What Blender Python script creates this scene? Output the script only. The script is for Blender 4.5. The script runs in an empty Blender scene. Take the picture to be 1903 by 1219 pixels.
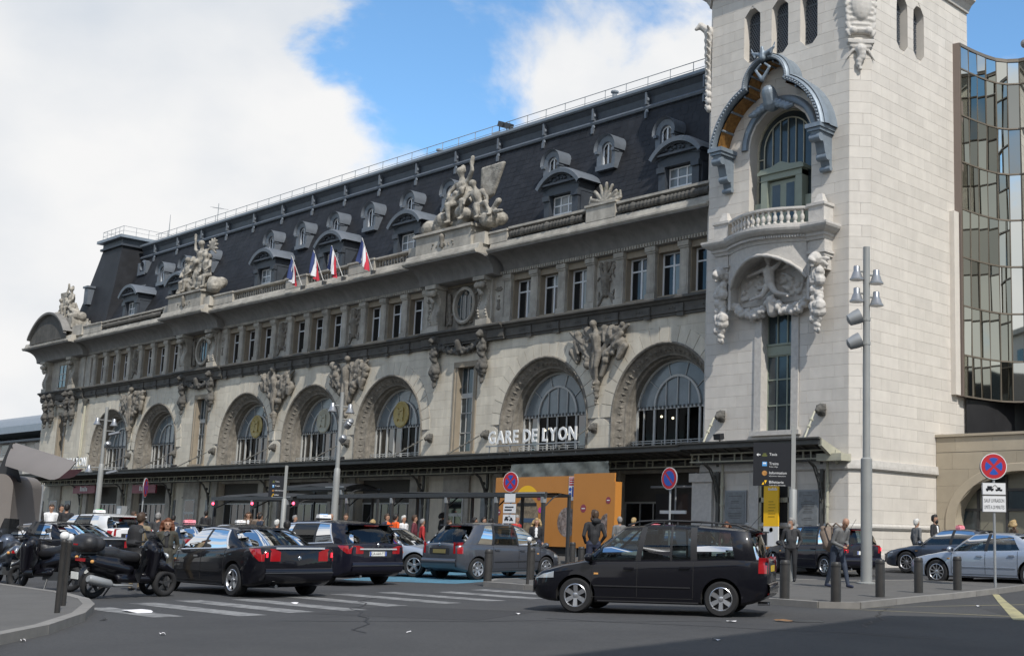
import bpy, bmesh, math, random
import numpy as np
from mathutils import Vector, Matrix, geometry
from math import sin, cos, pi, radians, sqrt, atan2, hypot

sc = bpy.context.scene
COL = sc.collection
RNG = random.Random(11)

# ------------------------------------------------------------------ camera
CAM = Vector((33.6, -37.61, 1.65))
cd = bpy.data.cameras.new('camera')
cam = bpy.data.objects.new('camera', cd); COL.objects.link(cam)
ya, pi_, ro = radians(-41.33), radians(9.07), radians(1.15)
fw = Vector((sin(ya)*cos(pi_), cos(ya)*cos(pi_), sin(pi_)))
rt = Vector((cos(ya), -sin(ya), 0)); up = rt.cross(fw)
rt2 = rt*cos(ro)+up*sin(ro); up2 = -rt*sin(ro)+up*cos(ro)
cam.matrix_world = Matrix(((rt2.x, up2.x, -fw.x, CAM.x), (rt2.y, up2.y, -fw.y, CAM.y), (rt2.z, up2.z, -fw.z, CAM.z), (0, 0, 0, 1)))
cd.sensor_fit = 'HORIZONTAL'; cd.sensor_width = 36
cd.lens = 2263/1903*36
cd.shift_x = (951.5-1330)/1903; cd.shift_y = (632-609.5)/1903
cd.clip_start = .1; cd.clip_end = 3000
sc.camera = cam

# ------------------------------------------------------------------ sky and sun
SUNV = Vector((1, -.40, 0)).normalized()*cos(radians(47)) + Vector((0, 0, sin(radians(47))))
world = bpy.data.worlds.new('World'); sc.world = world; world.use_nodes = True
nt = world.node_tree; nt.nodes.clear()
def N(t, **k):
    n = nt.nodes.new(t)
    for a, v in k.items():
        setattr(n, a, v)
    return n
def LK(a, b): nt.links.new(a, b)
def setin(n, **k):
    for a, v in k.items():
        n.inputs[a.replace('_', ' ')].default_value = v
out = N('ShaderNodeOutputWorld'); sky = N('ShaderNodeTexSky', sky_type='NISHITA', sun_disc=False)
sky.sun_elevation = radians(47); sky.sun_rotation = atan2(SUNV.x, SUNV.y)
sky.air_density = 1.0; sky.dust_density = .2; sky.ozone_density = 1.0
bg1 = N('ShaderNodeBackground'); bg1.inputs[1].default_value = .15
tint = N('ShaderNodeVectorMath', operation='MULTIPLY'); tint.inputs[1].default_value = (.76, 1.03, 1.16); LK(sky.outputs[0], tint.inputs[0]); LK(tint.outputs[0], bg1.inputs[0])
tc = N('ShaderNodeTexCoord'); sep = N('ShaderNodeSeparateXYZ'); LK(tc.outputs['Generated'], sep.inputs[0])
def MA(op, a, b=None, c=None):
    n = N('ShaderNodeMath', operation=op)
    for i, v in enumerate((a, b, c)):
        if v is None: continue
        if isinstance(v, (int, float)): n.inputs[i].default_value = v
        else: LK(v, n.inputs[i])
    return n.outputs[0]
cmb = N('ShaderNodeCombineXYZ'); LK(sep.outputs[0], cmb.inputs[0]); LK(sep.outputs[1], cmb.inputs[1]); LK(MA('MULTIPLY', sep.outputs[2], 1.5), cmb.inputs[2])
def NOISE(vec, scale, det, rough=.55, dist=0.0, off=(0, 0, 0)):
    mp = N('ShaderNodeMapping'); mp.inputs['Location'].default_value = off; LK(vec, mp.inputs[0])
    n = N('ShaderNodeTexNoise'); setin(n, Scale=scale, Detail=det, Roughness=rough, Distortion=dist); LK(mp.outputs[0], n.inputs['Vector'])
    return n.outputs[0]
OFF = (2.6, 11.25, .15)
big = NOISE(cmb.outputs[0], 1.25, 2, .5, .1, OFF)
mid = NOISE(cmb.outputs[0], 4.2, 8, .56, .3, (3.3, 1.2, 0))
cov = MA('ADD', MA('MULTIPLY', big, .95), MA('MULTIPLY', mid, .95))
rampc = N('ShaderNodeValToRGB'); rampc.color_ramp.elements[0].position = .88; rampc.color_ramp.elements[1].position = .99
rampc.color_ramp.interpolation = 'EASE'
LK(cov, rampc.inputs[0])
shade = NOISE(cmb.outputs[0], 3.4, 6, .5, 0, (7.1, 4.4, 2))
rs = N('ShaderNodeValToRGB'); rs.color_ramp.elements[0].position = .28; rs.color_ramp.elements[1].position = .55
rs.color_ramp.elements[0].color = (.70, .76, .84, 1); rs.color_ramp.elements[1].color = (1.0, 1.0, 1.0, 1)
LK(shade, rs.inputs[0])
bg2 = N('ShaderNodeBackground'); bg2.inputs[1].default_value = .78; LK(rs.outputs[0], bg2.inputs[0])
mx = N('ShaderNodeMixShader'); LK(rampc.outputs[0], mx.inputs[0]); LK(bg1.outputs[0], mx.inputs[1]); LK(bg2.outputs[0], mx.inputs[2])
LK(mx.outputs[0], out.inputs[0])

sd = bpy.data.lights.new('sun', 'SUN'); sd.energy = 3.4; sd.angle = radians(.6); sd.color = (1, .955, .885)
sun = bpy.data.objects.new('sun', sd); COL.objects.link(sun)
sun.rotation_euler = SUNV.to_track_quat('Z', 'Y').to_euler(); sun.location = (60, -40, 60)

sc.view_settings.view_transform = 'Standard'; sc.view_settings.look = 'None'
sc.view_settings.exposure = 0.25; sc.view_settings.gamma = 1.0
sc.render.engine = 'CYCLES'
sc.cycles.max_bounces = 6; sc.cycles.transparent_max_bounces = 10

# ------------------------------------------------------------------ terrain height
GY = [(-60, .2), (-20, .2), (-12, .28), (-8, .36), (-4, .5), (0, .6), (60, .6)]
def gz(y):
    for (a, b), (c, d) in zip(GY, GY[1:]):
        if y <= c:
            return b if y < a else b+(d-b)*(y-a)/(c-a)
    return .6

# ------------------------------------------------------------------ materials
MATS = {}
def mat(name, col, rough=.8, metal=0., var=0., vscale=3., bump=0., bscale=40., spec=.5, rnd=0., streak=0., coat=0., emit=None, estr=0., dark=None, darkscale=.6, darkamt=0., alpha=None):
    m = bpy.data.materials.new(name); m.use_nodes = True; t = m.node_tree; b = t.nodes['Principled BSDF']
    b.inputs['Base Color'].default_value = (*col, 1); b.inputs['Roughness'].default_value = rough; b.inputs['Metallic'].default_value = metal
    b.inputs['Specular IOR Level'].default_value = spec
    if coat: b.inputs['Coat Weight'].default_value = coat; b.inputs['Coat Roughness'].default_value = .04
    if emit: b.inputs['Emission Color'].default_value = (*emit, 1); b.inputs['Emission Strength'].default_value = estr
    def nn(ty, **k):
        n = t.nodes.new(ty)
        for a, v in k.items(): setattr(n, a, v)
        return n
    L = t.links.new
    pos = None
    def P():
        nonlocal pos
        if pos is None: pos = nn('ShaderNodeNewGeometry').outputs['Position']
        return pos
    def noise(scale, det=5, r=.6, vec=None):
        n = nn('ShaderNodeTexNoise'); n.inputs['Scale'].default_value = scale; n.inputs['Detail'].default_value = det; n.inputs['Roughness'].default_value = r
        L(vec or P(), n.inputs['Vector']); return n.outputs[0]
    cur = None
    def mul(cursock, fac, lo, hi):
        r = nn('ShaderNodeMapRange'); r.inputs[1].default_value = .25; r.inputs[2].default_value = .75; r.inputs[3].default_value = lo; r.inputs[4].default_value = hi
        L(fac, r.inputs[0]); v = nn('ShaderNodeVectorMath', operation='SCALE')
        if cursock is None: v.inputs[0].default_value = col
        else: L(cursock, v.inputs[0])
        L(r.outputs[0], v.inputs['Scale']); return v.outputs[0]
    if var: cur = mul(cur, noise(vscale), 1-var, 1+var)
    if rnd:
        oi = nn('ShaderNodeObjectInfo'); gi = nn('ShaderNodeNewGeometry'); a = nn('ShaderNodeMath', operation='ADD'); L(oi.outputs['Random'], a.inputs[0]); L(gi.outputs['Random Per Island'], a.inputs[1])
        fr = nn('ShaderNodeMath', operation='FRACT'); L(a.outputs[0], fr.inputs[0]); sr = nn('ShaderNodeMath', operation='MULTIPLY_ADD'); L(fr.outputs[0], sr.inputs[0]); sr.inputs[1].default_value = .5; sr.inputs[2].default_value = .25
        cur = mul(cur, sr.outputs[0], 1-rnd, 1+rnd)
    if streak:
        vm = nn('ShaderNodeVectorMath', operation='MULTIPLY'); vm.inputs[1].default_value = (2.6, 2.6, .22); L(P(), vm.inputs[0])
        cur = mul(cur, noise(1.0, 6, .65, vm.outputs[0]), 1-streak, 1+streak*.35)
    if darkamt:
        rr = nn('ShaderNodeMapRange'); rr.inputs[1].default_value = .42; rr.inputs[2].default_value = .68; L(noise(darkscale, 7, .68), rr.inputs[0])
        mm = nn('ShaderNodeMath', operation='MULTIPLY'); L(rr.outputs[0], mm.inputs[0]); mm.inputs[1].default_value = darkamt
        mixn = nn('ShaderNodeMix', data_type='RGBA'); L(mm.outputs[0], mixn.inputs[0])
        if cur is None: mixn.inputs[6].default_value = (*col, 1)
        else: L(cur, mixn.inputs[6])
        mixn.inputs[7].default_value = (*dark, 1); cur = mixn.outputs[2]
    if cur is not None: L(cur, b.inputs['Base Color'])
    if bump:
        bp = nn('ShaderNodeBump'); bp.inputs['Strength'].default_value = bump; bp.inputs['Distance'].default_value = .02
        L(noise(bscale, 4), bp.inputs['Height']); L(bp.outputs[0], b.inputs['Normal'])
    MATS[name] = m; return m
def glassmat(name, tint, refl=.9, trans=.6, rough=.02):
    "tinted pane: see-through mixed with mirror reflection by fresnel"
    m = bpy.data.materials.new(name); m.use_nodes = True; t = m.node_tree; t.nodes.clear(); L = t.links.new
    o = t.nodes.new('ShaderNodeOutputMaterial'); tr = t.nodes.new('ShaderNodeBsdfTransparent'); gl = t.nodes.new('ShaderNodeBsdfGlossy'); f = t.nodes.new('ShaderNodeFresnel'); mxx = t.nodes.new('ShaderNodeMixShader')
    tr.inputs[0].default_value = (*[c*trans for c in tint], 1); gl.inputs[0].default_value = (refl, refl, refl, 1); gl.inputs['Roughness'].default_value = rough; f.inputs[0].default_value = 1.6
    L(f.outputs[0], mxx.inputs[0]); L(tr.outputs[0], mxx.inputs[1]); L(gl.outputs[0], mxx.inputs[2]); L(mxx.outputs[0], o.inputs[0]); MATS[name] = m; return m

mat('asphalt', (.055, .055, .056), .88, var=.30, vscale=22, bump=.5, bscale=140, dark=(.034, .034, .036), darkamt=.75, darkscale=.30)
mat('asphalt_patch', (.040, .040, .042), .9, var=.30, vscale=22, bump=.5, bscale=140, dark=(.03, .03, .031), darkamt=.5, darkscale=1)
mat('tar', (.018, .018, .019), .6, var=.2, vscale=6)
mat('pavement', (.100, .096, .090), .9, var=.14, vscale=2, bump=.25, bscale=90, dark=(.08, .077, .072), darkamt=.5, darkscale=.8)
mat('kerb', (.20, .19, .175), .85, var=.15, vscale=4, rnd=.12)
mat('paint_white', (.24, .24, .235), .8, var=.25, vscale=14, dark=(.066, .066, .068), darkamt=1.0, darkscale=3.4)
mat('paint_yellow', (.40, .36, .19), .8, var=.15, vscale=6, dark=(.09, .09, .085), darkamt=.7, darkscale=3)
mat('paint_blue', (.07, .21, .30), .8, var=.2, vscale=4, dark=(.06, .085, .10), darkamt=.8, darkscale=1.2)
mat('stone_tower', (.60, .56, .505), .85, var=.06, vscale=2.2, rnd=.055, streak=.08, bump=.12, bscale=60, spec=.25)
mat('stone_tower_carved', (.50, .475, .44), .85, var=.14, vscale=6, bump=.45, bscale=18, spec=.25)
mat('stone_front', (.66, .605, .50), .88, var=.07, vscale=1.6, rnd=.07, streak=.20, bump=.15, bscale=50, spec=.2, dark=(.36, .325, .27), darkamt=.5, darkscale=.33)
mat('stone_trim', (.46, .43, .375), .88, var=.1, vscale=3, streak=.25, bump=.2, bscale=40, spec=.2, dark=(.15, .14, .125), darkamt=.65, darkscale=.8)
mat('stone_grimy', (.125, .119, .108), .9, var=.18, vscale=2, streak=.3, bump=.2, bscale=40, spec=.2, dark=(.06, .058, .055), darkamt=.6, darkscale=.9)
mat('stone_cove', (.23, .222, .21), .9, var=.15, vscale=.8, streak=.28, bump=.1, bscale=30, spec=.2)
mat('stone_relief', (.225, .205, .175), .9, var=.35, vscale=5, bump=.8, bscale=14, spec=.2, dark=(.09, .085, .075), darkamt=.7, darkscale=2.2)
mat('stone_statue', (.36, .335, .29), .9, var=.3, vscale=4, bump=.9, bscale=12, spec=.2, dark=(.10, .095, .085), darkamt=.85, darkscale=2.4)
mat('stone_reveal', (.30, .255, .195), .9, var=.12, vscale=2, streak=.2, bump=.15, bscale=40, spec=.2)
mat('stone_arcade', (.43, .37, .28), .85, var=.08, vscale=1.5, rnd=.08, bump=.12, bscale=40, spec=.25)
mat('stone_far', (.52, .49, .44), .9, var=.08, vscale=.6)
mat('joint', (.27, .25, .22), .95)
mat('slate', (.019, .020, .0235), .6, spec=.25, var=.35, vscale=1.1, rnd=.16, bump=.2, bscale=25, dark=(.012, .012, .013), darkamt=.6, darkscale=.5)
mat('zinc', (.125, .142, .165), .5, metal=.2, var=.15, vscale=3, bump=.08, bscale=20)
mat('zinc_dark', (.042, .05, .062), .55, metal=.1, var=.25, vscale=3, bump=.1, bscale=30)
mat('zinc_light', (.22, .25, .28), .5, metal=.25, var=.12, vscale=3)
mat('copper_blue', (.215, .255, .295), .5, metal=.3, var=.18, vscale=4, bump=.15, bscale=25)
mat('gold', (.42, .25, .05), .38, metal=.75, var=.25, vscale=9, bump=.2, bscale=30)
mat('gold_panel', (.26, .13, .035), .45, metal=.3, var=.5, vscale=7, bump=.5, bscale=14)
mat('medal', (.40, .31, .11), .5, var=.3, vscale=8, bump=.3)
mat('frame_white', (.66, .68, .70), .5)
mat('frame_grey', (.42, .42, .40), .5, var=.1, vscale=4)
mat('frame_sage', (.25, .28, .225), .6, var=.08, vscale=3)
mat('frame_dark', (.05, .05, .05), .5)
mat('glass_dark', (.012, .014, .016), .05, spec=.6)
mat('glass_curtain', (.20, .24, .25), .12, spec=.6, var=.2, vscale=.8)
mat('glass_frost_reflect', (.155, .18, .195), .14, spec=.6, var=.35, vscale=.9)  # frosted pane; its uneven tone puts cloud reflections into the colour
mat('glass_lead', (.045, .062, .07), .1, spec=.6, var=.3, vscale=1.4)
glassmat('glass_clear', (.8, .85, .85), .16, .5)
glassmat('glass_car', (.62, .72, .72), .85, .62)
glassmat('glass_car_dark', (.35, .40, .45), .85, .35)
mat('glass_tower', (.05, .045, .035), .03, metal=.15, spec=.9, var=.15, vscale=.3)
mat('mullion_bronze', (.17, .145, .115), .45, metal=.2)
mat('panel_bronze', (.17, .135, .115), .5, var=.06, vscale=1)
mat('granite_black', (.03, .03, .032), .3, var=.2, vscale=1)
mat('steel_grey', (.30, .31, .315), .5, metal=.3, var=.06, vscale=2)
mat('steel_pole', (.285, .29, .28), .55, metal=.15, var=.08, vscale=2)
mat('steel_dark', (.045, .047, .05), .5, metal=.2, var=.15, vscale=4)
mat('iron_canopy', (.085, .083, .075), .65, var=.25, vscale=2.5, bump=.1)
mat('iron_pale', (.40, .385, .30), .6, var=.15, vscale=3)
mat('canopy_sheet', (.085, .08, .072), .55, var=.35, vscale=1.2, streak=.3)
mat('lamp_alu', (.30, .31, .325), .35, metal=.6)
mat('lamp_glass', (.75, .75, .72), .2)
mat('bollard', (.032, .03, .028), .5, var=.25, vscale=6, bump=.1)
mat('white_gloss', (.75, .75, .74), .3)
mat('white_matte', (.68, .68, .66), .6)
mat('orange_board', (.50, .205, .04), .55, var=.04, vscale=1.2)
mat('yellow_board', (.88, .50, .01), .5)
mat('sheet_plastic', (.13, .14, .125), .35, var=.35, vscale=2.5, bump=.4, bscale=4)
mat('sign_black', (.014, .015, .019), .4)
mat('sign_white', (.70, .70, .70), .5)
mat('sign_red', (.45, .02, .03), .45)
mat('sign_blue', (.02, .08, .38), .45)
mat('sign_back', (.33, .33, .33), .4, metal=.5)
mat('brown_kiosk', (.185, .165, .15), .5, var=.06, vscale=1.5)
mat('pink', (.75, .25, .30), .5)
mat('flag_blue', (.03, .05, .16), .8); mat('flag_white', (.62, .62, .64), .8); mat('flag_red', (.42, .02, .04), .8)
mat('interior_dark', (.02, .02, .02), .9)
mat('wall_dark', (.075, .07, .06), .9, var=.2, vscale=1)
mat('poster_grey', (.19, .20, .205), .4, var=.25, vscale=5)
mat('rubber', (.016, .016, .017), .85)
mat('chrome', (.62, .63, .65), .14, metal=1)
mat('trim_bright', (.72, .73, .75), .28, metal=.6)
mat('alloy', (.52, .53, .55), .28, metal=.85)
mat('plastic_black', (.02, .02, .022), .5)
mat('leather_black', (.018, .018, .02), .42, bump=.15, bscale=60)
mat('car_black', (.006, .006, .009), .35, spec=.1, coat=.7)
mat('car_midnight', (.010, .010, .018), .35, spec=.1, coat=.7)
mat('car_grey', (.085, .09, .105), .35, metal=.5, spec=.4, coat=.9)
mat('car_steelblue', (.13, .15, .19), .35, metal=.5, spec=.4, coat=.9)
mat('car_silver', (.36, .41, .49), .35, metal=.45, spec=.4, coat=.9)
mat('car_slate', (.07, .085, .115), .35, metal=.5, spec=.4, coat=.9)
mat('car_white', (.68, .68, .68), .35, spec=.4, coat=.9)
mat('car_brown', (.028, .024, .02), .35, metal=.2, spec=.1, coat=.7)
mat('tail_red', (.24, .006, .01), .12, emit=(1, .02, .02), estr=.06, coat=1.)
mat('brake_on', (.6, .02, .03), .2, emit=(1, .03, .06), estr=1.1)
mat('led_red', (.6, .02, .05), .3, emit=(1, .08, .15), estr=4)
mat('head_lens', (.55, .58, .60), .08, metal=.4, coat=1.)
mat('plate_white', (.70, .70, .66), .5); mat('plate_yellow', (.58, .40, .03), .5); mat('plate_dark_yellow', (.20, .16, .06), .5); mat('plate_blue', (.03, .08, .35), .5)
mat('bulb', (1, .9, .7), .3, emit=(1, .85, .6), estr=5)
mat('green_lit', (.05, .45, .15), .4, emit=(.05, .9, .3), estr=.25)
mat('paper', (.72, .70, .70), .8)
mat('wood', (.20, .11, .05), .7)

# ------------------------------------------------------------------ mesh builder
class MB:
    def __init__(s): s.v = []; s.f = []; s.m = []
    def add(s, vs, fs, mi=0):
        o = len(s.v); s.v += [tuple(p) for p in vs]; s.f += [tuple(i+o for i in f) for f in fs]; s.m += [mi]*len(fs); return s
    def box(s, x0, x1, y0, y1, z0, z1, mi=0, M=None):
        vs = [Vector((x, y, z)) for z in (z0, z1) for y in (y0, y1) for x in (x0, x1)]
        if M is not None: vs = [M @ v for v in vs]
        return s.add(vs, [(0, 2, 3, 1), (4, 5, 7, 6), (0, 1, 5, 4), (2, 6, 7, 3), (0, 4, 6, 2), (1, 3, 7, 5)], mi)
    def quad(s, a, b, c, d, mi=0): return s.add([a, b, c, d], [(0, 1, 2, 3)], mi)
    def tube(s, pts, r, n=6, mi=0, cap=True):
        pts = [Vector(p) for p in pts]; rs = r if isinstance(r, (list, tuple)) else [r]*len(pts); vs = []; fs = []
        prev = None
        for i, p in enumerate(pts):
            d = (pts[min(i+1, len(pts)-1)]-pts[max(i-1, 0)]).normalized()
            if prev is None:
                a = d.orthogonal().normalized()
            else:
                a = (prev-d*prev.dot(d)); a = a.normalized() if a.length > 1e-6 else d.orthogonal().normalized()
            prev = a; b = d.cross(a)
            for k in range(n):
                t = 2*pi*k/n; vs.append(p+(a*cos(t)+b*sin(t))*rs[i])
        for i in range(len(pts)-1):
            for k in range(n):
                k2 = (k+1) % n; fs.append((i*n+k, i*n+k2, (i+1)*n+k2, (i+1)*n+k))
        if cap: fs.append(tuple(range(n-1, -1, -1))); fs.append(tuple((len(pts)-1)*n+k for k in range(n)))
        return s.add(vs, fs, mi)
    def lathe(s, prof, c=(0, 0, 0), n=12, mi=0, axis='Z', M=None, a0=0, a1=2*pi, cap=True):
        full = abs(a1-a0-2*pi) < 1e-6; m = n if full else n+1; vs = []; fs = []
        for (r, h) in prof:
            for k in range(m):
                t = a0+(a1-a0)*k/n
                if axis == 'Z': p = Vector((r*cos(t), r*sin(t), h))
                elif axis == 'Y': p = Vector((r*cos(t), h, r*sin(t)))
                else: p = Vector((h, r*cos(t), r*sin(t)))
                p = (M @ p if M is not None else p)+Vector(c); vs.append(p)
        for i in range(len(prof)-1):
            for k in range(n):
                k2 = (k+1) % m; fs.append((i*m+k, i*m+k2, (i+1)*m+k2, (i+1)*m+k))
        if full and cap:
            if prof[0][0] > 1e-4: fs.append(tuple(range(m-1, -1, -1)))
            if prof[-1][0] > 1e-4: fs.append(tuple((len(prof)-1)*m+k for k in range(m)))
        return s.add(vs, fs, mi)
    def sphere(s, c, r, n=8, mi=0, sx=1, sy=1, sz=1):
        M = Matrix.Diagonal((sx, sy, sz)).to_3x3(); pr = [(max(1e-5, r*sin(pi*i/n)), -r*cos(pi*i/n)) for i in range(n+1)]
        return s.lathe(pr, c, max(6, n+2), mi, M=M)
    def prof_x(s, x0, x1, prof, mi=0, cap=True):
        n = len(prof); vs = [(x0, y, z) for y, z in prof]+[(x1, y, z) for y, z in prof]
        fs = [(i, (i+1) % n, n+(i+1) % n, n+i) for i in range(n)]
        if cap: fs += [tuple(range(n-1, -1, -1)), tuple(range(n, 2*n))]
        return s.add(vs, fs, mi)
    def prof_y(s, y0, y1, prof, mi=0):
        n = len(prof); vs = [(x, y0, z) for x, z in prof]+[(x, y1, z) for x, z in prof]
        return s.add(vs, [(i, (i+1) % n, n+(i+1) % n, n+i) for i in range(n)]+[tuple(range(n-1, -1, -1)), tuple(range(n, 2*n))], mi)
    def prof_z(s, z0, z1, poly, mi=0):
        n = len(poly); vs = [(x, y, z0) for x, y in poly]+[(x, y, z1) for x, y in poly]
        return s.add(vs, [(i, (i+1) % n, n+(i+1) % n, n+i) for i in range(n)]+[tuple(range(n-1, -1, -1)), tuple(range(n, 2*n))], mi)
    def grid(s, rows, mi=0, closed=False):
        n = len(rows[0]); vs = [p for r in rows for p in r]; fs = []
        for i in range(len(rows)-1):
            for k in range(n if closed else n-1):
                k2 = (k+1) % n; fs.append((i*n+k, i*n+k2, (i+1)*n+k2, (i+1)*n+k))
        return s.add(vs, fs, mi)
    def strip(s, A, B, mi=0): return s.grid([A, B], mi)
    def mesh(s, name, mats, smooth=None, fix=True):
        me = bpy.data.meshes.new(name); me.from_pydata([tuple(v) for v in s.v], [], s.f)
        for m in mats: me.materials.append(MATS[m] if isinstance(m, str) else m)
        if len(mats) > 1: me.polygons.foreach_set('material_index', s.m)
        if fix:
            bm = bmesh.new(); bm.from_mesh(me); bmesh.ops.recalc_face_normals(bm, faces=bm.faces); bm.to_mesh(me); bm.free()
        if smooth is not None:
            me.shade_smooth()
            if smooth < 179: me.set_sharp_from_angle(angle=radians(smooth))
        me.update(); return me
    def tris(s): return sum(len(f)-2 for f in s.f)

BASE = {}
def link(name, me, parent=None):
    o = bpy.data.objects.new(name, me); COL.objects.link(o)
    if parent is not None:
        o.parent = parent
        if parent.name in BASE and BASE[parent.name][1]: o.matrix_parent_inverse = Matrix.Translation(-BASE[parent.name][0])
    return o
def part(name, mb, mats, parent, smooth=None, fix=True, kind=None, label=None):
    if not isinstance(mats, (list, tuple)): mats = [mats]
    o = link(name, mb.mesh(name, mats, smooth, fix), parent)
    if parent is not None and parent.parent is not None:
        root = parent
        while root.parent is not None: root = root.parent
        o.matrix_parent_inverse = Matrix.Identity(4)
    if kind: o['kind'] = kind
    if label: o['label'] = label
    return o
def tag(o, label, cat, group=None):
    o['label'] = label; o['category'] = cat
    if group: o['group'] = group
    return o
def thing(name, label, cat, loc=(0, 0, 0), rz=0., group=None, world=False):
    "an Empty at the base; world=True: parts are given in world coordinates"
    o = bpy.data.objects.new(name, None); COL.objects.link(o); o.location = loc; o.rotation_euler = (0, 0, rz); o.empty_display_size = .3
    BASE[o.name] = (Vector(loc), world); return tag(o, label, cat, group)
def single(name, mb, mats, label, cat, group=None, smooth=None, loc=None, rz=0):
    if not isinstance(mats, (list, tuple)): mats = [mats]
    o = link(name, mb.mesh(name, mats, smooth)); tag(o, label, cat, group)
    if loc: o.location = loc
    o.rotation_euler = (0, 0, rz); return o
def struct(name, mb, mats, smooth=None):
    if not isinstance(mats, (list, tuple)): mats = [mats]
    o = link(name, mb.mesh(name, mats, smooth)); o['kind'] = 'structure'; return o
def copy_tree(o, parent=None):
    c = o.copy(); COL.objects.link(c); c.parent = parent
    if o.name in BASE: BASE[c.name] = BASE[o.name]
    for ch in o.children: copy_tree(ch, c)
    return c
def arc(cx, cz, r, a0, a1, n): return [(cx+r*cos(a0+(a1-a0)*i/n), cz+r*sin(a0+(a1-a0)*i/n)) for i in range(n+1)]
def remesh(mb, name, mats, voxel, smooth_it=2, tags=None):
    "union of closed shapes -> one continuous surface; tags: list of (point, material index) for nearest colouring"
    me = mb.mesh(name+'_raw', [], fix=True); o = bpy.data.objects.new(name+'_raw', me); COL.objects.link(o)
    r = o.modifiers.new('r', 'REMESH'); r.mode = 'VOXEL'; r.voxel_size = voxel; r.use_smooth_shade = True
    if smooth_it: k = o.modifiers.new('s', 'SMOOTH'); k.iterations = smooth_it; k.factor = .5
    dg = bpy.context.evaluated_depsgraph_get(); ev = o.evaluated_get(dg); m2 = bpy.data.meshes.new_from_object(ev); m2.name = name
    bpy.data.objects.remove(o); bpy.data.meshes.remove(me)
    m2.materials.clear()
    for m in mats: m2.materials.append(MATS[m] if isinstance(m, str) else m)
    if tags:
        n = len(m2.polygons); C_ = np.empty(n*3); m2.polygons.foreach_get('center', C_); C_ = C_.reshape(n, 3); best = np.full(n, 9e9); idx = np.zeros(n, int)
        for (a, b, ra, rb, mi) in tags:
            A = np.array(a); AB = np.array(b)-A; d = C_-A; t = np.clip(d @ AB/max(AB @ AB, 1e-9), 0, 1); dist = np.linalg.norm(d-t[:, None]*AB, axis=1)-(ra+(rb-ra)*t); k = dist < best; best[k] = dist[k]; idx[k] = mi
        m2.polygons.foreach_set('material_index', idx.astype(np.int32))
    m2.shade_smooth(); return m2
def capsule(mb, a, b, ra, rb, n=8, mi=0):
    a = Vector(a); b = Vector(b); d = b-a; L = d.length
    if L < 1e-5: d = Vector((0, 0, 1)); L = 1e-5
    q = d.normalized().to_track_quat('Z', 'Y').to_matrix(); pr = []
    for i in range(4): t = -pi/2+pi/2*i/3; pr.append((max(1e-5, ra*cos(t)), ra*sin(t)))
    for i in range(4): t = pi/2*i/3; pr.append((max(1e-5, rb*cos(t)), L+rb*sin(t)))
    mb.lathe(pr, a, n, mi, M=q)
FONTS = {}
def text_mb(txt, size, ext=.0, align='CENTER', off=0.):
    cu = bpy.data.curves.new('t', 'FONT'); cu.body = txt; cu.size = size; cu.extrude = ext; cu.align_x = align; cu.align_y = 'CENTER'; cu.resolution_u = 2; cu.offset = off
    o = bpy.data.objects.new('t', cu); COL.objects.link(o); dg = bpy.context.evaluated_depsgraph_get(); me = bpy.data.meshes.new_from_object(o.evaluated_get(dg))
    mb = MB(); mb.add([v.co.copy() for v in me.vertices], [tuple(p.vertices) for p in me.polygons]); bpy.data.objects.remove(o); bpy.data.curves.remove(cu); bpy.data.meshes.remove(me); return mb
def xf(mb, M):
    mb.v = [tuple(M @ Vector(p)) for p in mb.v]; return mb
def join(a, b, mi=None):
    o = len(a.v); a.v += b.v; a.f += [tuple(i+o for i in f) for f in b.f]; a.m += (b.m if mi is None else [mi]*len(b.f)); return a
# text standing upright on a plane facing -y
TXT_FRONT = Matrix.Rotation(pi/2, 4, 'X')
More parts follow.
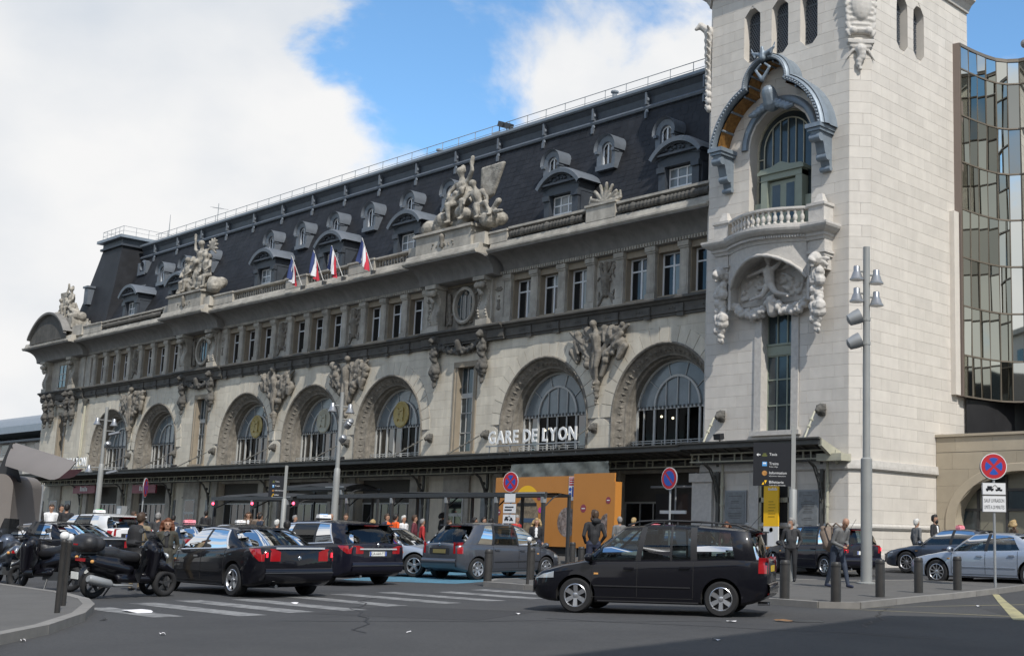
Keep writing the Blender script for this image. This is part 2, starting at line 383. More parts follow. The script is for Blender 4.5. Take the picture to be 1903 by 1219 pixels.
# ================================================================== ground
def ground_sheet(poly_x, poly_ys, dz):
    return [[Vector((x, y, gz(y)+dz)) for x in poly_x] for y in poly_ys]
mb = MB()
ys = [-700, -200, -60, -20, -16, -12, -10, -8, -6, -4, -2, 0, 60, 300, 900]
mb.grid(ground_sheet([-900, -300, -120, -60, -30, 0, 15, 30, 60, 120, 300, 900], ys, 0))
struct('ground', mb, 'asphalt')
def slab(name, poly, h=.12, kerb=.16, matn='pavement'):
    "raised pavement following the terrain, with a row of kerb stones along its edge"
    mb = MB(); n = len(poly)
    dense = []
    for i in range(n):
        a = Vector(poly[i]); b = Vector(poly[(i+1) % n]); k = max(1, int((b-a).length/1.2))
        for t in range(k): dense.append(a+(b-a)*(t/k))
    cx = sum(p.x for p in dense)/len(dense); cy = sum(p.y for p in dense)/len(dense)
    topz = lambda p: gz(p.y)+h
    tri = geometry.tessellate_polygon([[Vector((p.x, p.y, 0)) for p in dense]])
    # inner grid so that the top follows the slope
    bm = bmesh.new(); vs = [bm.verts.new((p.x, p.y, 0)) for p in dense]
    for t in tri: 
        try: bm.faces.new([vs[i] for i in t])
        except ValueError: pass
    for yy in (-20, -12, -8, -4, 0):
        bmesh.ops.bisect_plane(bm, geom=bm.verts[:]+bm.edges[:]+bm.faces[:], plane_co=(0, yy, 0), plane_no=(0, 1, 0))
    for v in bm.verts: v.co.z = gz(v.co.y)+h
    bm.verts.ensure_lookup_table()
    for v in bm.verts: v.index = -1
    for i, v in enumerate(bm.verts): v.index = i
    mb.add([v.co.copy() for v in bm.verts], [tuple(v.index for v in f.verts) for f in bm.faces]); bm.free()
    o = struct(name, mb, matn)
    ks = []
    for i in range(len(dense)):
        a = dense[i]; b = dense[(i+1) % len(dense)]; d = (b-a); 
        if d.length < .05: continue
        nrm = Vector((d.y, -d.x)).normalized(); mid = (a+b)/2
        if (Vector((cx, cy))-mid).dot(nrm) > 0: nrm = -nrm
        t = d.normalized()*.008; q = [a+t+nrm*.02, b-t+nrm*.02, b-t-nrm*kerb, a+t-nrm*kerb]
        ks.append((min((p-Vector((CAM.x, CAM.y))).length for p in q), q))
    ks.sort(key=lambda e: e[0]); rest = MB()
    for i, (dd, q) in enumerate(ks):
        vs = [(p.x, p.y, gz(p.y)-.05) for p in q]+[(p.x, p.y, gz(p.y)+h+.006) for p in q]; fs = [(0, 1, 5, 4), (1, 2, 6, 5), (2, 3, 7, 6), (3, 0, 4, 7), (4, 5, 6, 7)]
        if i < 40 and dd < 32: part('kerb_stone', MB().add(vs, fs), 'kerb', o)
        else: rest.add(vs, fs)
    if rest.v: part('kerb_stones_far', rest, 'kerb', o, kind='stuff')
    return o
slab('pavement_left', [(33, -40), (21, -34.2), (17.6, -32.1), (16.4, -31.1), (14.4, -29.85), (12.4, -28.9), (10.8, -28.35), (8.5, -27.9), (3, -27.6), (-8, -27.3), (-40, -27), (-40, -44), (33, -44)])
slab('traffic_island', [(19.25, -16.7), (18.8, -13.4), (18.45, -9.5), (18.0, -6.0), (17.6, -4.2), (13.6, -8.6), (11.2, -9.9), (8.0, -12.6), (7.0, -16.2), (8.2, -17.55), (10.0, -17.7), (13.5, -17.15), (17.0, -17.1), (18.6, -17.25)])
slab('station_forecourt', [(9.6, -3.4), (9.0, -.4), (-75, -.4), (-75, -6.4), (-30, -6.6), (-8, -6.4), (2, -5.2)], .10)
slab('taxi_rank_pavement', [(-4, -11.2), (-7, -10.2), (-24, -10.2), (-24, -12.2), (-7, -12.4)], .10)
slab('kiosk_pavement', [(-7.9, -22.2), (-8.6, -18.3), (-14, -16), (-50, -14), (-50, -19), (-14, -23.5)], .26)
# zebra crossing, lines, painted lane
def flat(name, quads, matn, dz=.004):
    mb = MB()
    for q in quads:
        a, b, c, d = [Vector(p) for p in q]; rows = []
        for i in range(7):
            t = i/6; p = a+(d-a)*t; r = b+(c-b)*t; rows.append([Vector((p.x, p.y, gz(p.y)+dz)), Vector((r.x, r.y, gz(r.y)+dz))])
        mb.grid(rows)
    o = struct(name, mb, matn); return o
zq = []
for i, (xa, y, xb) in enumerate([(11.5, -28.25, 14.2), (10.6, -27.05, 14.6), (10.2, -26.0, 14.3), (10.3, -24.95, 14.3), (9.7, -23.6, 13.6), (9.4, -22.2, 13.4), (9.2, -20.9, 13.2), (9.6, -19.6, 13.0), (9.3, -18.35, 12.6)]):
    zq.append([(xa, y), (xb, y+.03), (xb, y-.47), (xa, y-.5)])
flat('crosswalk_stripes', zq, 'paint_white')
flat('yellow_line', [[(18.35, -9.6), (18.62, -9.75), (23.1, -16.9), (22.8, -17.0)], [(18.9, -16.9), (18.95, -16.82), (21.6, -11.0), (21.5, -11.0)], [(19.1, -17.1), (19.15, -17.05), (24.5, -15.6), (24.5, -15.7)]], 'paint_yellow', .006)
flat('blue_lane', [[(3.2, -18.6), (6.7, -17.3), (4.6, -11.5), (-.5, -13.2)]], 'paint_blue')
flat('road_patch', [[(13.5, -24.0), (16.2, -22.6), (17.4, -24.9), (14.6, -26.3)], [(4.0, -22.4), (8.5, -21.6), (8.7, -22.6), (4.2, -23.3)], [(20.8, -14.6), (22.5, -13.2), (23.6, -14.4), (22.0, -15.9)]], 'asphalt_patch', .002)
mbc = MB(); Rc = random.Random(4)
for (x, y, dx, dy, n) in ((11.0, -22.5, .42, -.28, 18), (15.8, -27.5, .25, .42, 16), (17.6, -23.6, .5, .12, 14), (22.0, -20.5, -.2, .5, 12)):
    pts = []
    for i in range(n): pts.append((x, y)); x += dx+Rc.uniform(-.18, .18); y += dy+Rc.uniform(-.18, .18)
    for a, b in zip(pts, pts[1:]):
        d = Vector((b[0]-a[0], b[1]-a[1])).normalized()*.018; mbc.add([(a[0]-d.y, a[1]+d.x, gz(a[1])+.005), (a[0]+d.y, a[1]-d.x, gz(a[1])+.005), (b[0]+d.y, b[1]-d.x, gz(b[1])+.005), (b[0]-d.y, b[1]+d.x, gz(b[1])+.005)], [(0, 1, 2, 3)])
struct('road_cracks', mbc, 'tar')
# manhole and litter
for i, (x, y) in enumerate([(20.6, -20.3)]):
    mbm = MB().lathe([(.30, 0), (.30, .012), (.27, .014), (0.0001, .014)], n=20); o = single('manhole_cover', mbm, 'steel_dark', 'round iron manhole cover in the shaded road', 'manhole', loc=(x, y, .2))
lit = [(12.9, -28.35, .2, .26, 'paper', 'large crumpled white paper on the road by the crosswalk stripes'), (15.9, -31.2, .2, .07, 'wood', 'orange scrap lying beside the left kerb'), (15.6, -30.9, .2, .08, 'paper', 'torn white scrap beside the left kerb'), (14.4, -29.55, .2, .06, 'paper', 'white scrap at the bend of the left kerb'), (17.3, -31.7, .2, .04, 'paper', 'tiny white scrap at the foot of the left kerb'), (12.1, -25.1, .2, .09, 'paper', 'white scrap behind the black saloon'), (16.6, -23.4, .2, .05, 'paper', 'white scrap alone on the open road'), (20.0, -21.6, .2, .07, 'paper', 'pale wrapper in the shadow behind the black people carrier'), (20.4, -20.7, .2, .12, 'wood', 'pale stick on the road beside the manhole'), (20.6, -14.3, .27, .05, 'paper', 'white scrap by the yellow line'), (17.3, -30.0, .2, .05, 'paper', 'white speck in the foreground road'), (22.2, -24.5, .2, .05, 'paper', 'white speck in the shaded foreground road'), (18.8, -27.2, .2, .035, 'paper', 'small white speck in the middle of the road')]
for (x, y, z, r, m, lb) in lit:
    mbm = MB(); rr = random.Random(int(x*100)); ring = [(x+r*cos(t)*rr.uniform(.6, 1.2)*1.5, y+r*sin(t)*rr.uniform(.5, 1), z+.006+rr.uniform(0, .03)) for t in [k*pi/4 for k in range(8)]]
    mbm.add(ring+[(x, y, z+.05*min(1, r*8))], [(k, (k+1) % 8, 8) for k in range(8)]); single('litter', mbm, m, lb, 'litter', 'litter on the road')

# ================================================================== stone courses
def courses(u0, u1, z0, z1, ch, bl, holes, seed=1):
    "running bond; returns blocks (ub0, ub1, ut0, ut1, zb, zt)"
    n = max(1, round((z1-z0)/ch)); ch = (z1-z0)/n; R = random.Random(seed); outb = []
    for r in range(n):
        zb = z0+r*ch; zt = zb+ch; zm = (zb+zt)/2; free = [((u0, u0), (u1, u1))]
        for h in holes:
            m = h(zm)
            if m is None: continue
            c = (m[0]+m[1])/2; b = h(zb) or (c, c); t = h(zt) or (c, c); nf = []
            for (l, rr) in free:
                if m[1] <= min(l) or m[0] >= max(rr): nf.append((l, rr)); continue
                if m[0] > max(l)+.06: nf.append((l, (b[0], t[0])))
                if m[1] < min(rr)-.06: nf.append(((b[1], t[1]), rr))
            free = nf
        off = (r % 2)*bl*.5+R.uniform(-.08, .08)
        for (l, rr) in free:
            lo = max(l); hi = min(rr)
            ks = []; k = math.floor((min(l)-off)/bl)
            while off+k*bl < max(rr):
                x = off+k*bl
                if x > max(l)+.16 and x < min(rr)-.16: ks.append(x)
                k += 1
            eds = [l]+[(x, x) for x in ks]+[rr]
            for a, b in zip(eds, eds[1:]): outb.append((a[0], b[0], a[1], b[1], zb, zt))
    return outb
def block_geo(b, M, dep=.007, j=.0032, bev=.0035):
    ub0, ub1, ut0, ut1, zb, zt = b
    q = [(ub0+j, zb+j), (ub1-j, zb+j), (ut1-j, zt-j), (ut0+j, zt-j)]; cu = sum(p[0] for p in q)/4; cz = (zb+zt)/2
    f = [(u+(bev if u < cu else -bev), z+(bev if z < cz else -bev)) for u, z in q]
    vs = [M(u, z, -.02) for u, z in q]+[M(u, z, dep-.003) for u, z in q]+[M(u, z, dep) for u, z in f]
    fs = [(0, 1, 5, 4), (1, 2, 6, 5), (2, 3, 7, 6), (3, 0, 4, 7), (4, 5, 9, 8), (5, 6, 10, 9), (6, 7, 11, 10), (7, 4, 8, 11), (8, 9, 10, 11)]
    return vs, fs
def lay(parent, items, matn, nobj, name='stone'):
    "items: (block, M, mapid). nearest nobj become objects, the rest one joined part"
    def dist(it):
        b, M, k = it; return (M((b[0]+b[1])/2, (b[4]+b[5])/2, 0)-CAM).length
    items = sorted(items, key=dist); cache = {}; rest = MB()
    for i, (b, M, k) in enumerate(items):
        if i < nobj:
            rect = abs(b[0]-b[2]) < 1e-4 and abs(b[1]-b[3]) < 1e-4
            key = (k, round(b[1]-b[0], 2), round(b[5]-b[4], 3)) if rect else None
            o0 = M(b[0], b[4], 0)
            if key and key in cache: me = cache[key]
            else:
                vs, fs = block_geo(b, M); me = MB().add([v-o0 for v in vs], fs).mesh(name, [matn])
                if key: cache[key] = me
            o = link(name, me, parent); o.location = o0
        else:
            vs, fs = block_geo(b, M); rest.add(vs, fs)
    if rest.v: part(name+'_courses', rest, matn, parent, kind='stuff')

# ================================================================== station building
ST = thing('station_building', 'long ornate stone railway station with arched windows and dark slate mansard roof', 'building', (-31, 4, .6), world=True)
AX = [-2.42, -10.21, -22.86, -30.64, -38.42, -50.5, -58.0]
PAVX = [-16.6, -44.6]
PV3 = -66.8
ZS, RO, RV, RI, WD = 6.72, 3.12, 3.84, 2.48, .92
FM = lambda u, z, d: Vector((u, -d, z))
def arch_hole(c): 
    return lambda z: ((c-RO, c+RO) if z < ZS else ((c-sqrt(RV*RV-(z-ZS)**2), c+sqrt(RV*RV-(z-ZS)**2)) if z < ZS+RV-.02 else None))
def rect_hole(a, b, z0, z1): return lambda z: (a, b) if z0 < z < z1 else None
NW = [(p+.35-.95, p+.35+.95) for p in PAVX]+[(PV3-.1-.8, PV3-.1+.8)]
holes = [arch_hole(c) for c in AX]+[rect_hole(a, b, 5.2, 10.05) for a, b in NW]
blocks = courses(-71.0, 1.1, 5.0, 10.93, .455, 1.16, holes, 3)
lay(ST, [(b, FM, 'f') for b in blocks], 'stone_front', 260)
# voussoirs round every arch
vs_items = []
for ci, c in enumerate(AX):
    n = 19
    for k in range(n):
        a0 = pi*k/n; a1 = pi*(k+1)/n; g = .0045; mbv = MB(); pts = []
        for (r, a) in ((RO+.0, a0+g), (RO, a1-g), (RV-.012, a1-g*.8), (RV-.012, a0+g*.8)): pts.append((c+r*cos(a), ZS+r*sin(a)))
        vsx = [Vector((x, .02, z)) for x, z in pts]+[Vector((x, -.024, z)) for x, z in pts]
        vs_items.append((vsx, [(4, 5, 6, 7), (0, 1, 5, 4), (1, 2, 6, 5), (2, 3, 7, 6), (3, 0, 4, 7)]))
vs_items.sort(key=lambda e: (e[0][0]-CAM).length)
vr = MB()
for i, (v, f) in enumerate(vs_items):
    if i < 76: part('voussoir', MB().add(v, f), 'stone_front', ST)
    else: vr.add(v, f)
part('voussoirs_far', vr, 'stone_front', ST, kind='stuff')
# backing wall behind the joints
wb = MB(); yb = .012; ztop = 10.93
xs_prev = -71.0
feats = sorted([(c-RO, c+RO, 'a', c) for c in AX]+[(a, b, 'w', 0) for a, b in NW])
for (a, b, k, c) in feats:
    wb.quad((xs_prev, yb, 5), (a, yb, 5), (a, yb, ztop), (xs_prev, yb, ztop))
    if k == 'a':
        A = [(x, yb, z) for x, z in arc(c, ZS, RO, pi, 0, 24)]; wb.strip(A, [(p[0], yb, ztop) for p in A])
    else: wb.quad((a, yb, 10.05), (b, yb, 10.05), (b, yb, ztop), (a, yb, ztop))
    xs_prev = b
wb.quad((xs_prev, yb, 5), (1.3, yb, 5), (1.3, yb, ztop), (xs_prev, yb, ztop))
wb.quad((-71.0, yb, .4), (-71.0, 14, .4), (-71.0, 14, 16), (-71.0, yb, 16))
part('wall', wb, 'joint', ST)
# end wall blocks (left flank is never faced) and dark rooms behind the glass
rm = MB(); rm.box(-70.5, 1.0, 5.5, 5.8, .3, 15.5); rm.box(-70.5, 1.0, 1.2, 5.5, 10.75, 10.9); rm.box(-70.5, 1.0, 1.2, 5.5, 4.7, 4.9); rm.box(1.0, 1.25, .5, 5.8, .3, 15)
part('interior_wall', rm, 'wall_dark', ST)
# archivolts
def path_arch(c, r, z0=5.0, n=28): return [(c-r, z0)]+arc(c, ZS, r, pi, 0, n)+[(c+r, z0)]
PR = [(RO+.0, .02), (RO+.02, -.05), (RO-.04, -.085), (RO-.10, -.05), (RO-.12, .06), (2.66, .36), (2.64, .33), (2.58, .36), (2.55, .52), (2.50, .54), (2.47, .58), (2.46, WD+.12)]
for ci, c in enumerate(AX):
    rows = [[Vector((x, y, z)) for x, z in path_arch(c, r)] for r, y in PR]
    o = part('archivolt', MB().grid(rows), 'stone_relief', ST, smooth=35)
    # carved leaf and rosette ornament on the sloping band
    cb = MB(); band = []
    m = 30
    for k in range(m):
        a = pi*(k+.5)/m; band.append((c+2.82*cos(a), ZS+2.82*sin(a), a, k))
    for k in range(5): band.append((c-2.82, ZS-.2-k*.34, pi, k)); band.append((c+2.82, ZS-.2-k*.34, 0, k))
    for (x, z, a, k) in band:
        rad = Vector((cos(a), 0, sin(a))); y0 = .215; tang = Vector((-sin(a), 0, cos(a)))
        nrm = Vector((-cos(a)*.30, -.36, -sin(a)*.30)).normalized(); slope = (rad*.34+Vector((0, -.30, 0))).normalized()
        P0 = Vector((x, y0, z))
        for (su, sv, hh) in ((.06, .16, .05), (.11, .07, .06)) if k % 2 else ((.09, .12, .055), (.04, .18, .045)):
            q = [P0+slope*sv*i+tang*su*j for i, j in ((-1, 0), (0, 1), (1, 0), (0, -1))]
            cb.add(q+[P0+nrm*hh], [(0, 1, 4), (1, 2, 4), (2, 3, 4), (3, 0, 4)])
    part('carved_band', cb, 'stone_relief', o, kind='stuff')
    # window
    w = part('window_frame', MB().grid([[Vector((x, y, z)) for x, z in path_arch(c, r, 5.4)] for r, y in ((2.46, WD-.05), (2.36, WD-.05), (2.36, WD+.06))]), 'frame_grey', ST)
    fr = MB(); zt = 7.1
    fr.box(c-2.44, c+2.44, WD-.06, WD+.04, zt-.06, zt+.03)
    for i in range(21): xx = c-2.35+i*.235; fr.box(xx-.045, xx+.045, WD-.10, WD-.062, zt-.03, zt+.09, 1)
    rows = [[Vector((x, y, z)) for x, z in arc(c, zt+.03, r, pi, 0, 20)] for r, y in ((1.40, WD+.02), (1.40, WD-.05), (1.30, WD-.05), (1.30, WD+.02))]
    fr.grid(rows)
    for xx, tt in ((-1.35, .055), (1.35, .055), (-.68, .028), (.68, .028), (0, .03), (-2.0, .02), (2.0, .02)): fr.box(c+xx-tt, c+xx+tt, WD-.045, WD+.03, 5.45, zt-.06)
    for xx in (-.68, 0, .68): fr.box(c+xx-.022, c+xx+.022, WD-.03, WD+.02, zt+.03, zt+.03+sqrt(1.31**2-xx*xx))
    for a in (36, 72, 108, 144):
        a = radians(a); p = Vector((c+1.38*cos(a), WD, zt+1.38*sin(a))); rr = 2.4; # meet outer ring
        d = Vector((cos(a), 0, sin(a))); t = 1.0
        while hypot(p.x+d.x*t-c, p.z+d.z*t-ZS) < 2.38 and t < 2: t += .02
        fr.tube([p, p+d*t], .018, 4)
    for zz_ in (5.52, 5.62): fr.box(c-2.4, c+2.4, WD-.35, WD-.32, zz_, zz_+.03)
    for i in range(9): fr.box(c-2.3+i*.575-.015, c-2.3+i*.575+.015, WD-.35, WD-.32, 5.3, 5.62)
    part('mullions', fr, ['frame_grey', 'frame_dark'], w)
    gl = MB(); A = [(x, WD+.03, z) for x, z in arc(c, ZS, 2.42, radians(171), radians(9), 24)]; gl.add(A+[(c, WD+.03, zt)], [(i, i+1, len(A)) for i in range(len(A)-1)])
    part('pane', gl, 'glass_frost_reflect', w)
    for a, b in ((-2.40, -1.40), (-1.30, 0), (0, 1.30), (1.40, 2.40)): part('pane', MB().quad((c+a, WD+.03, 5.4), (c+b, WD+.03, 5.4), (c+b, WD+.03, zt-.05), (c+a, WD+.03, zt-.05)), 'glass_clear', w)
    if ci in (2, 3, 4):
        md = MB(); md.lathe([(.72, 0), (.72, -.05), (.64, -.08), (.59, -.05), (.0001, -.06)], (c-.05, WD-.06, 7.78), 28, 0, axis='Y')
        for k in range(5): a = 2*pi*k/5; md.box(-.06, .06, -.10, -.02, -.22, .22, 0, Matrix.Translation((c-.05+.22*cos(a), WD-.08, 7.78+.26*sin(a))) @ Matrix.Rotation(a, 4, 'Y'))
        md.box(c-.20, c+.10, WD-.17, WD-.1, 7.55, 7.9); part('medallion', md, 'medal' if ci != 3 else 'iron_pale', ST, smooth=40)
bulbs = [(-12.2, 6.55), (-12.0, 6.62), (-10.6, 6.3), (-10.15, 6.35), (-9.0, 6.95), (-8.8, 6.93), (-4.3, 6.85), (-3.6, 6.75), (-31.2, 5.95), (-31.0, 6.05), (-29.4, 6.0), (-49.9, 7.1), (-49.0, 7.2)]
for x, z in bulbs:
    o = single('hall_lamp', MB().sphere((0, 0, 0), .055, 6), 'bulb', 'small lit hall lamp seen through a big arched window', 'lamp', 'lit lamps inside the station hall', loc=(x, 1.9, z))

# narrow windows in the pavilions
def narrow(c, hw, z0, z1, parent, y0=0., nv=3):
    f = MB(); 
    for s in (-1, 1):
        f.prof_z(z0-.25, z1+.28, [(c+s*(hw+.28), y0+.02), (c+s*(hw+.28), y0-.06), (c+s*(hw+.16), y0-.06), (c+s*(hw+.13), y0-.02), (c+s*hw, y0-.02), (c+s*hw, y0+.5), (c+s*(hw+.28), y0+.5)])
    f.box(c-hw-.283, c+hw+.283, y0-.063, y0+.5, z1, z1+.283); f.box(c-hw-.34, c+hw+.34, y0-.16, y0+.4, z0-.12, z0)
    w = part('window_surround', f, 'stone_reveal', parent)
    m = MB(); m.box(c-hw, c+hw, y0+.28, y0+.36, z1-1.55, z1-1.3)
    for i in range(nv+1): x = c-hw+2*hw*i/nv; m.box(x-.03, x+.03, y0+.30, y0+.345, z0, z1)
    for zz_ in (z0+.95, z0+1.95): m.box(c-hw, c+hw, y0+.30, y0+.343, zz_, zz_+.05)
    part('mullions', m, 'frame_grey', w)
    zs = [z0, z0+.97, z0+1.97, z1-1.5, z1]
    for a, b in zip(zs, zs[1:]): part('pane', MB().quad((c-hw, y0+.34, a), (c+hw, y0+.34, a), (c+hw, y0+.34, b), (c-hw, y0+.34, b)), 'glass_lead', w)
for p in PAVX: narrow(p+.35, .67, 5.5, 9.78, ST)
narrow(PV3-.1, .52, 5.5, 9.78, ST)

# ------------------------------------------------------------------ string course and window band
def run(x0, x1, prof, matn, name, e=0.):
    return part(name, MB().prof_x(x0, x1, [(y-e, z) for y, z in prof]), matn, ST)
STR = [(.05, 10.93), (-.10, 10.93), (-.10, 11.02), (-.16, 11.05), (-.16, 11.42), (-.24, 11.46), (-.30, 11.55), (-.42, 11.60), (-.42, 11.68), (-.36, 11.72), (.05, 11.72)]
bays = [(-71.0, -62.9, .16), (-62.9, -47.8, 0), (-47.8, -41.4, .14), (-41.4, -19.85, 0), (-19.85, -13.1, .14), (-13.1, 1.1, 0)]
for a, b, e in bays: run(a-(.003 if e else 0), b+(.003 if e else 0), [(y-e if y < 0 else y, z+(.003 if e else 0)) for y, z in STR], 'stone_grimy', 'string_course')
# brackets and carved frieze under the string course
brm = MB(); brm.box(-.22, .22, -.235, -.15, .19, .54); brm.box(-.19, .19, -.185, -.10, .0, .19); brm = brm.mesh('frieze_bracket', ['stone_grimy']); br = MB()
x = .6
while x > -62:
    if not any(abs(x-p) < 3.4 for p in PAVX):
        o = link('frieze_bracket', brm, ST); o.location = (x, 0, 10.86)
        for k in range(5): br.sphere((x-.99+.33+k*.17, -.17, 11.24), .055, 4, sy=.6)
    x -= 1.985
part('frieze_beads', br, 'stone_grimy', ST, kind='stuff')
BZ0, BZ1 = 11.72, 14.12
def band_window(xc, y=.0):
    hw = .68
    f = MB()
    for s in (-1, 1): f.box(xc+s*(hw+.025)-.025, xc+s*(hw+.025)+.025, y, y+.62, BZ0+.1, BZ1-.2)
    f.box(xc-hw-.048, xc+hw+.048, y-.02, y+.62, BZ1-.30, BZ1-.12); f.box(xc-hw-.045, xc+hw+.045, y-.07, y+.62, BZ0, BZ0+.14)
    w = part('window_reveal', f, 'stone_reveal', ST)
    m = MB(); yw = y+.30; z0, z1 = BZ0+.14, BZ1-.30
    for xx, ww in ((xc-hw, .09), (xc-.05, .10), (xc+hw-.09, .09)): m.box(xx, xx+ww, yw, yw+.05, z0, z1)
    m.box(xc-hw+.09, xc+hw-.09, yw+.003, yw+.047, z1-.62, z1-.55); m.box(xc-hw+.09, xc+hw-.09, yw+.003, yw+.047, z0, z0+.08); m.box(xc-hw+.09, xc+hw-.09, yw+.003, yw+.047, z1-.07, z1)
    part('sash', m, 'frame_white', w)
    rr = random.Random(int(xc*10))
    for a, b in ((xc-hw, xc-.03), (xc+.03, xc+hw)):
        for zz0, zz1 in ((z0, z1-.6), (z1-.56, z1)): part('pane', MB().quad((a, yw+.03, zz0), (b, yw+.03, zz0), (b, yw+.03, zz1), (a, yw+.03, zz1)), 'glass_dark' if (a < xc or rr.random() < .3) else 'glass_curtain', w)
def pilaster(x, w=.25, y=-.05):
    m = MB(); m.box(x-w, x+w, y-.10, .06, BZ0+.28, BZ1-.22); m.box(x-w-.05, x+w+.05, y-.16, .06, BZ0, BZ0+.28); m.box(x-w-.04, x+w+.04, y-.15, .06, BZ1-.30, BZ1-.22); m.box(x-w-.07, x+w+.07, y-.20, .06, BZ1-.22, BZ1)
    m.box(x-w+.07, x+w-.07, y-.115, y-.10, BZ0+.36, BZ1-.38); part('pilaster', m, 'stone_trim', ST)
def blob_relief(parent, x0, x1, z0, z1, y, seed, n=26, r=(.06, .16), flatness=.5, name='relief', matn='stone_relief', extra=None, voxel=.035):
    R = random.Random(seed); m = MB(); cx = (x0+x1)/2; cz = (z0+z1)/2
    for i in range(n):
        x = R.uniform(x0, cx); z = R.uniform(z0, z1); rr = R.uniform(*r); a = R.uniform(0, pi); l = R.uniform(0, .22)
        for s in (0, 1):
            xx = x if s == 0 else 2*cx-x; dx = cos(a)*l*(1 if s == 0 else -1)
            capsule(m, (xx, y, z), (xx+dx, y-R.uniform(0, .05), z+sin(a)*l), rr, rr*.6, 6)
    if extra: extra(m)
    me = remesh(m, name, [matn], voxel, 1); return link(name, me, parent)
def emblem(m, x, y, z0, z1):
    h = z1-z0
    capsule(m, (x, y, z0+.25*h), (x, y-.05, z0+.6*h), .20, .26, 8); capsule(m, (x, y-.05, z0+.7*h), (x, y-.06, z0+.92*h), .10, .14, 8)
    for s in (-1, 1): capsule(m, (x+s*.15, y, z0+.6*h), (x+s*.42, y, z0+.9*h), .09, .05, 6); capsule(m, (x+s*.1, y, z0+.3*h), (x+s*.35, y, z0+.1*h), .07, .05, 6); capsule(m, (x+s*.35, y, z0+.1*h), (x+s*.5, y, z0+.28*h), .05, .04, 6)
relief_mesh = None
def relief_panel(xc):
    global relief_mesh
    part('relief_panel', MB().box(xc-.74, xc+.74, .02, .2, BZ0+.02, BZ1-.02), 'stone_trim', ST)
    if relief_mesh is None:
        m = MB(); emblem(m, 0, 0, .15, 2.2); R = random.Random(5)
        for i in range(16):
            x = R.uniform(.05, .55); z = R.uniform(.2, 2.1)
            for s in (-1, 1): capsule(m, (s*x, .03, z), (s*(x+R.uniform(-.1, .1)), .0, z+R.uniform(-.15, .2)), R.uniform(.05, .10), .04, 6)
        relief_mesh = remesh(m, 'carved_trophy', ['stone_relief'], .03, 1)
    o = link('carved_trophy', relief_mesh, ST); o.location = (xc, -.02, BZ0)
bandwall = []
def bay(x0, pattern):
    x = x0; pilaster(x)
    for k in pattern:
        if k == 'w': band_window(x+.99); x += 1.985
        else: relief_panel(x+.95); x += 1.90
        pilaster(x)
    return x
xe1 = bay(-13.07, 'wwwrwww'); xe2 = bay(-41.44, 'wwwrwwwrwww'); xe3 = bay(-61.63, 'wwwrwww')
# wall above / around band windows
mbw = MB(); mbw.box(-71, 1.1, .62, .8, BZ0, BZ1+.1); mbw.box(-71, 1.1, -.02, .62, BZ1-.12, BZ1+.05)
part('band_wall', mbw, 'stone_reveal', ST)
# dentil row under the cove
dn = MB(); x = 1.0
while x > -62.5:
    off = .36 if any(abs(x-p) < 2.9 for p in PAVX) else 0
    dn.box(x-.05, x+.05, -.30-off, -.10-off, BZ1+.02, BZ1+.17); x -= .17
part('dentils', dn, 'stone_trim', ST, kind='stuff')
# ------------------------------------------------------------------ pavilions of the band: oval window between scroll consoles
def console(x, parent):
    m = MB(); pts = []
    for i in range(15):
        t = i/14; z = BZ0+.30+t*(BZ1-BZ0-.42); y = -.28-.34*t-.16*sin(t*2*pi+.6); pts.append((y, z))
    prof = pts+[(-.02, BZ1-.1), (-.02, BZ0+.28)]
    m.prof_x(x-.36, x+.36, prof); m.box(x-.46, x+.46, -.52, .05, BZ0, BZ0+.30); m.box(x-.46, x+.46, -.80, .05, BZ1-.18, BZ1+.02)
    for s in (-1, 1):
        for k, (y, z) in enumerate(pts[::1]): m.sphere((x+s*.30, y+.01, z), .075, 4)
    for i in range(3): m.sphere((x-.2+.2*i, -.70, BZ1-.42), .17, 6); m.sphere((x-.1+.1*i, -.64, BZ1-.66-.1*i), .12, 5)
    part('console', m, 'stone_trim', parent, smooth=50)
for p in PAVX:
    part('oval_panel', MB().box(p-2.1, p+2.1, .05, .35, BZ0, BZ1), 'stone_relief', ST)
    rows = []
    for (r, y) in ((1.0, .06), (1.0, -.12), (.92, -.18), (.82, -.14), (.80, .10), (.76, .28)): rows.append([Vector((p+r*.92*cos(2*pi*k/28), y, 12.98+r*cos(0)*.98*sin(2*pi*k/28))) for k in range(28)])
    w = part('oval_window', MB().grid(rows, closed=True), 'stone_trim', ST, smooth=40)
    part('pane', MB().add([(p+.72*cos(2*pi*k/24), .045, 12.98+.76*sin(2*pi*k/24)) for k in range(24)], [tuple(range(24))]), 'glass_lead', w)
    mm = MB(); mm.box(p-.02, p+.02, .0, .04, 12.24, 13.7); mm.box(p-.4, p-.37, .0, .04, 12.34, 13.6); mm.box(p+.37, p+.4, .0, .04, 12.34, 13.6); part('mullions', mm, 'frame_grey', w)
    blob_relief(ST, p-1.45, p+1.45, BZ0+.15, BZ1-.2, .02, 31, 14, (.06, .11), name='carved_scrollwork', extra=lambda m: [capsule(m, (p+s*1.15, 0, BZ0+.4), (p+s*1.28, -.08, BZ1-.5), .10, .12, 6) for s in (-1, 1)])
    console(p-2.0, ST); console(p+2.0, ST)
    for s in (-1, 1):
        part('pier', MB().box(p+s*2.86-.36, p+s*2.86+.36, -.13, .3, BZ0, BZ1), 'stone_trim', ST)
        o = blob_relief(ST, p+s*2.86-.16, p+s*2.86+.16, BZ0+.6, BZ1-.3, -.13, 77, 9, (.05, .09), name='carved_drop')
        part('side_wall', MB().box(p+s*2.45-.08, p+s*2.45+.08, -.3, .3, BZ0, BZ1), 'stone_trim', ST)

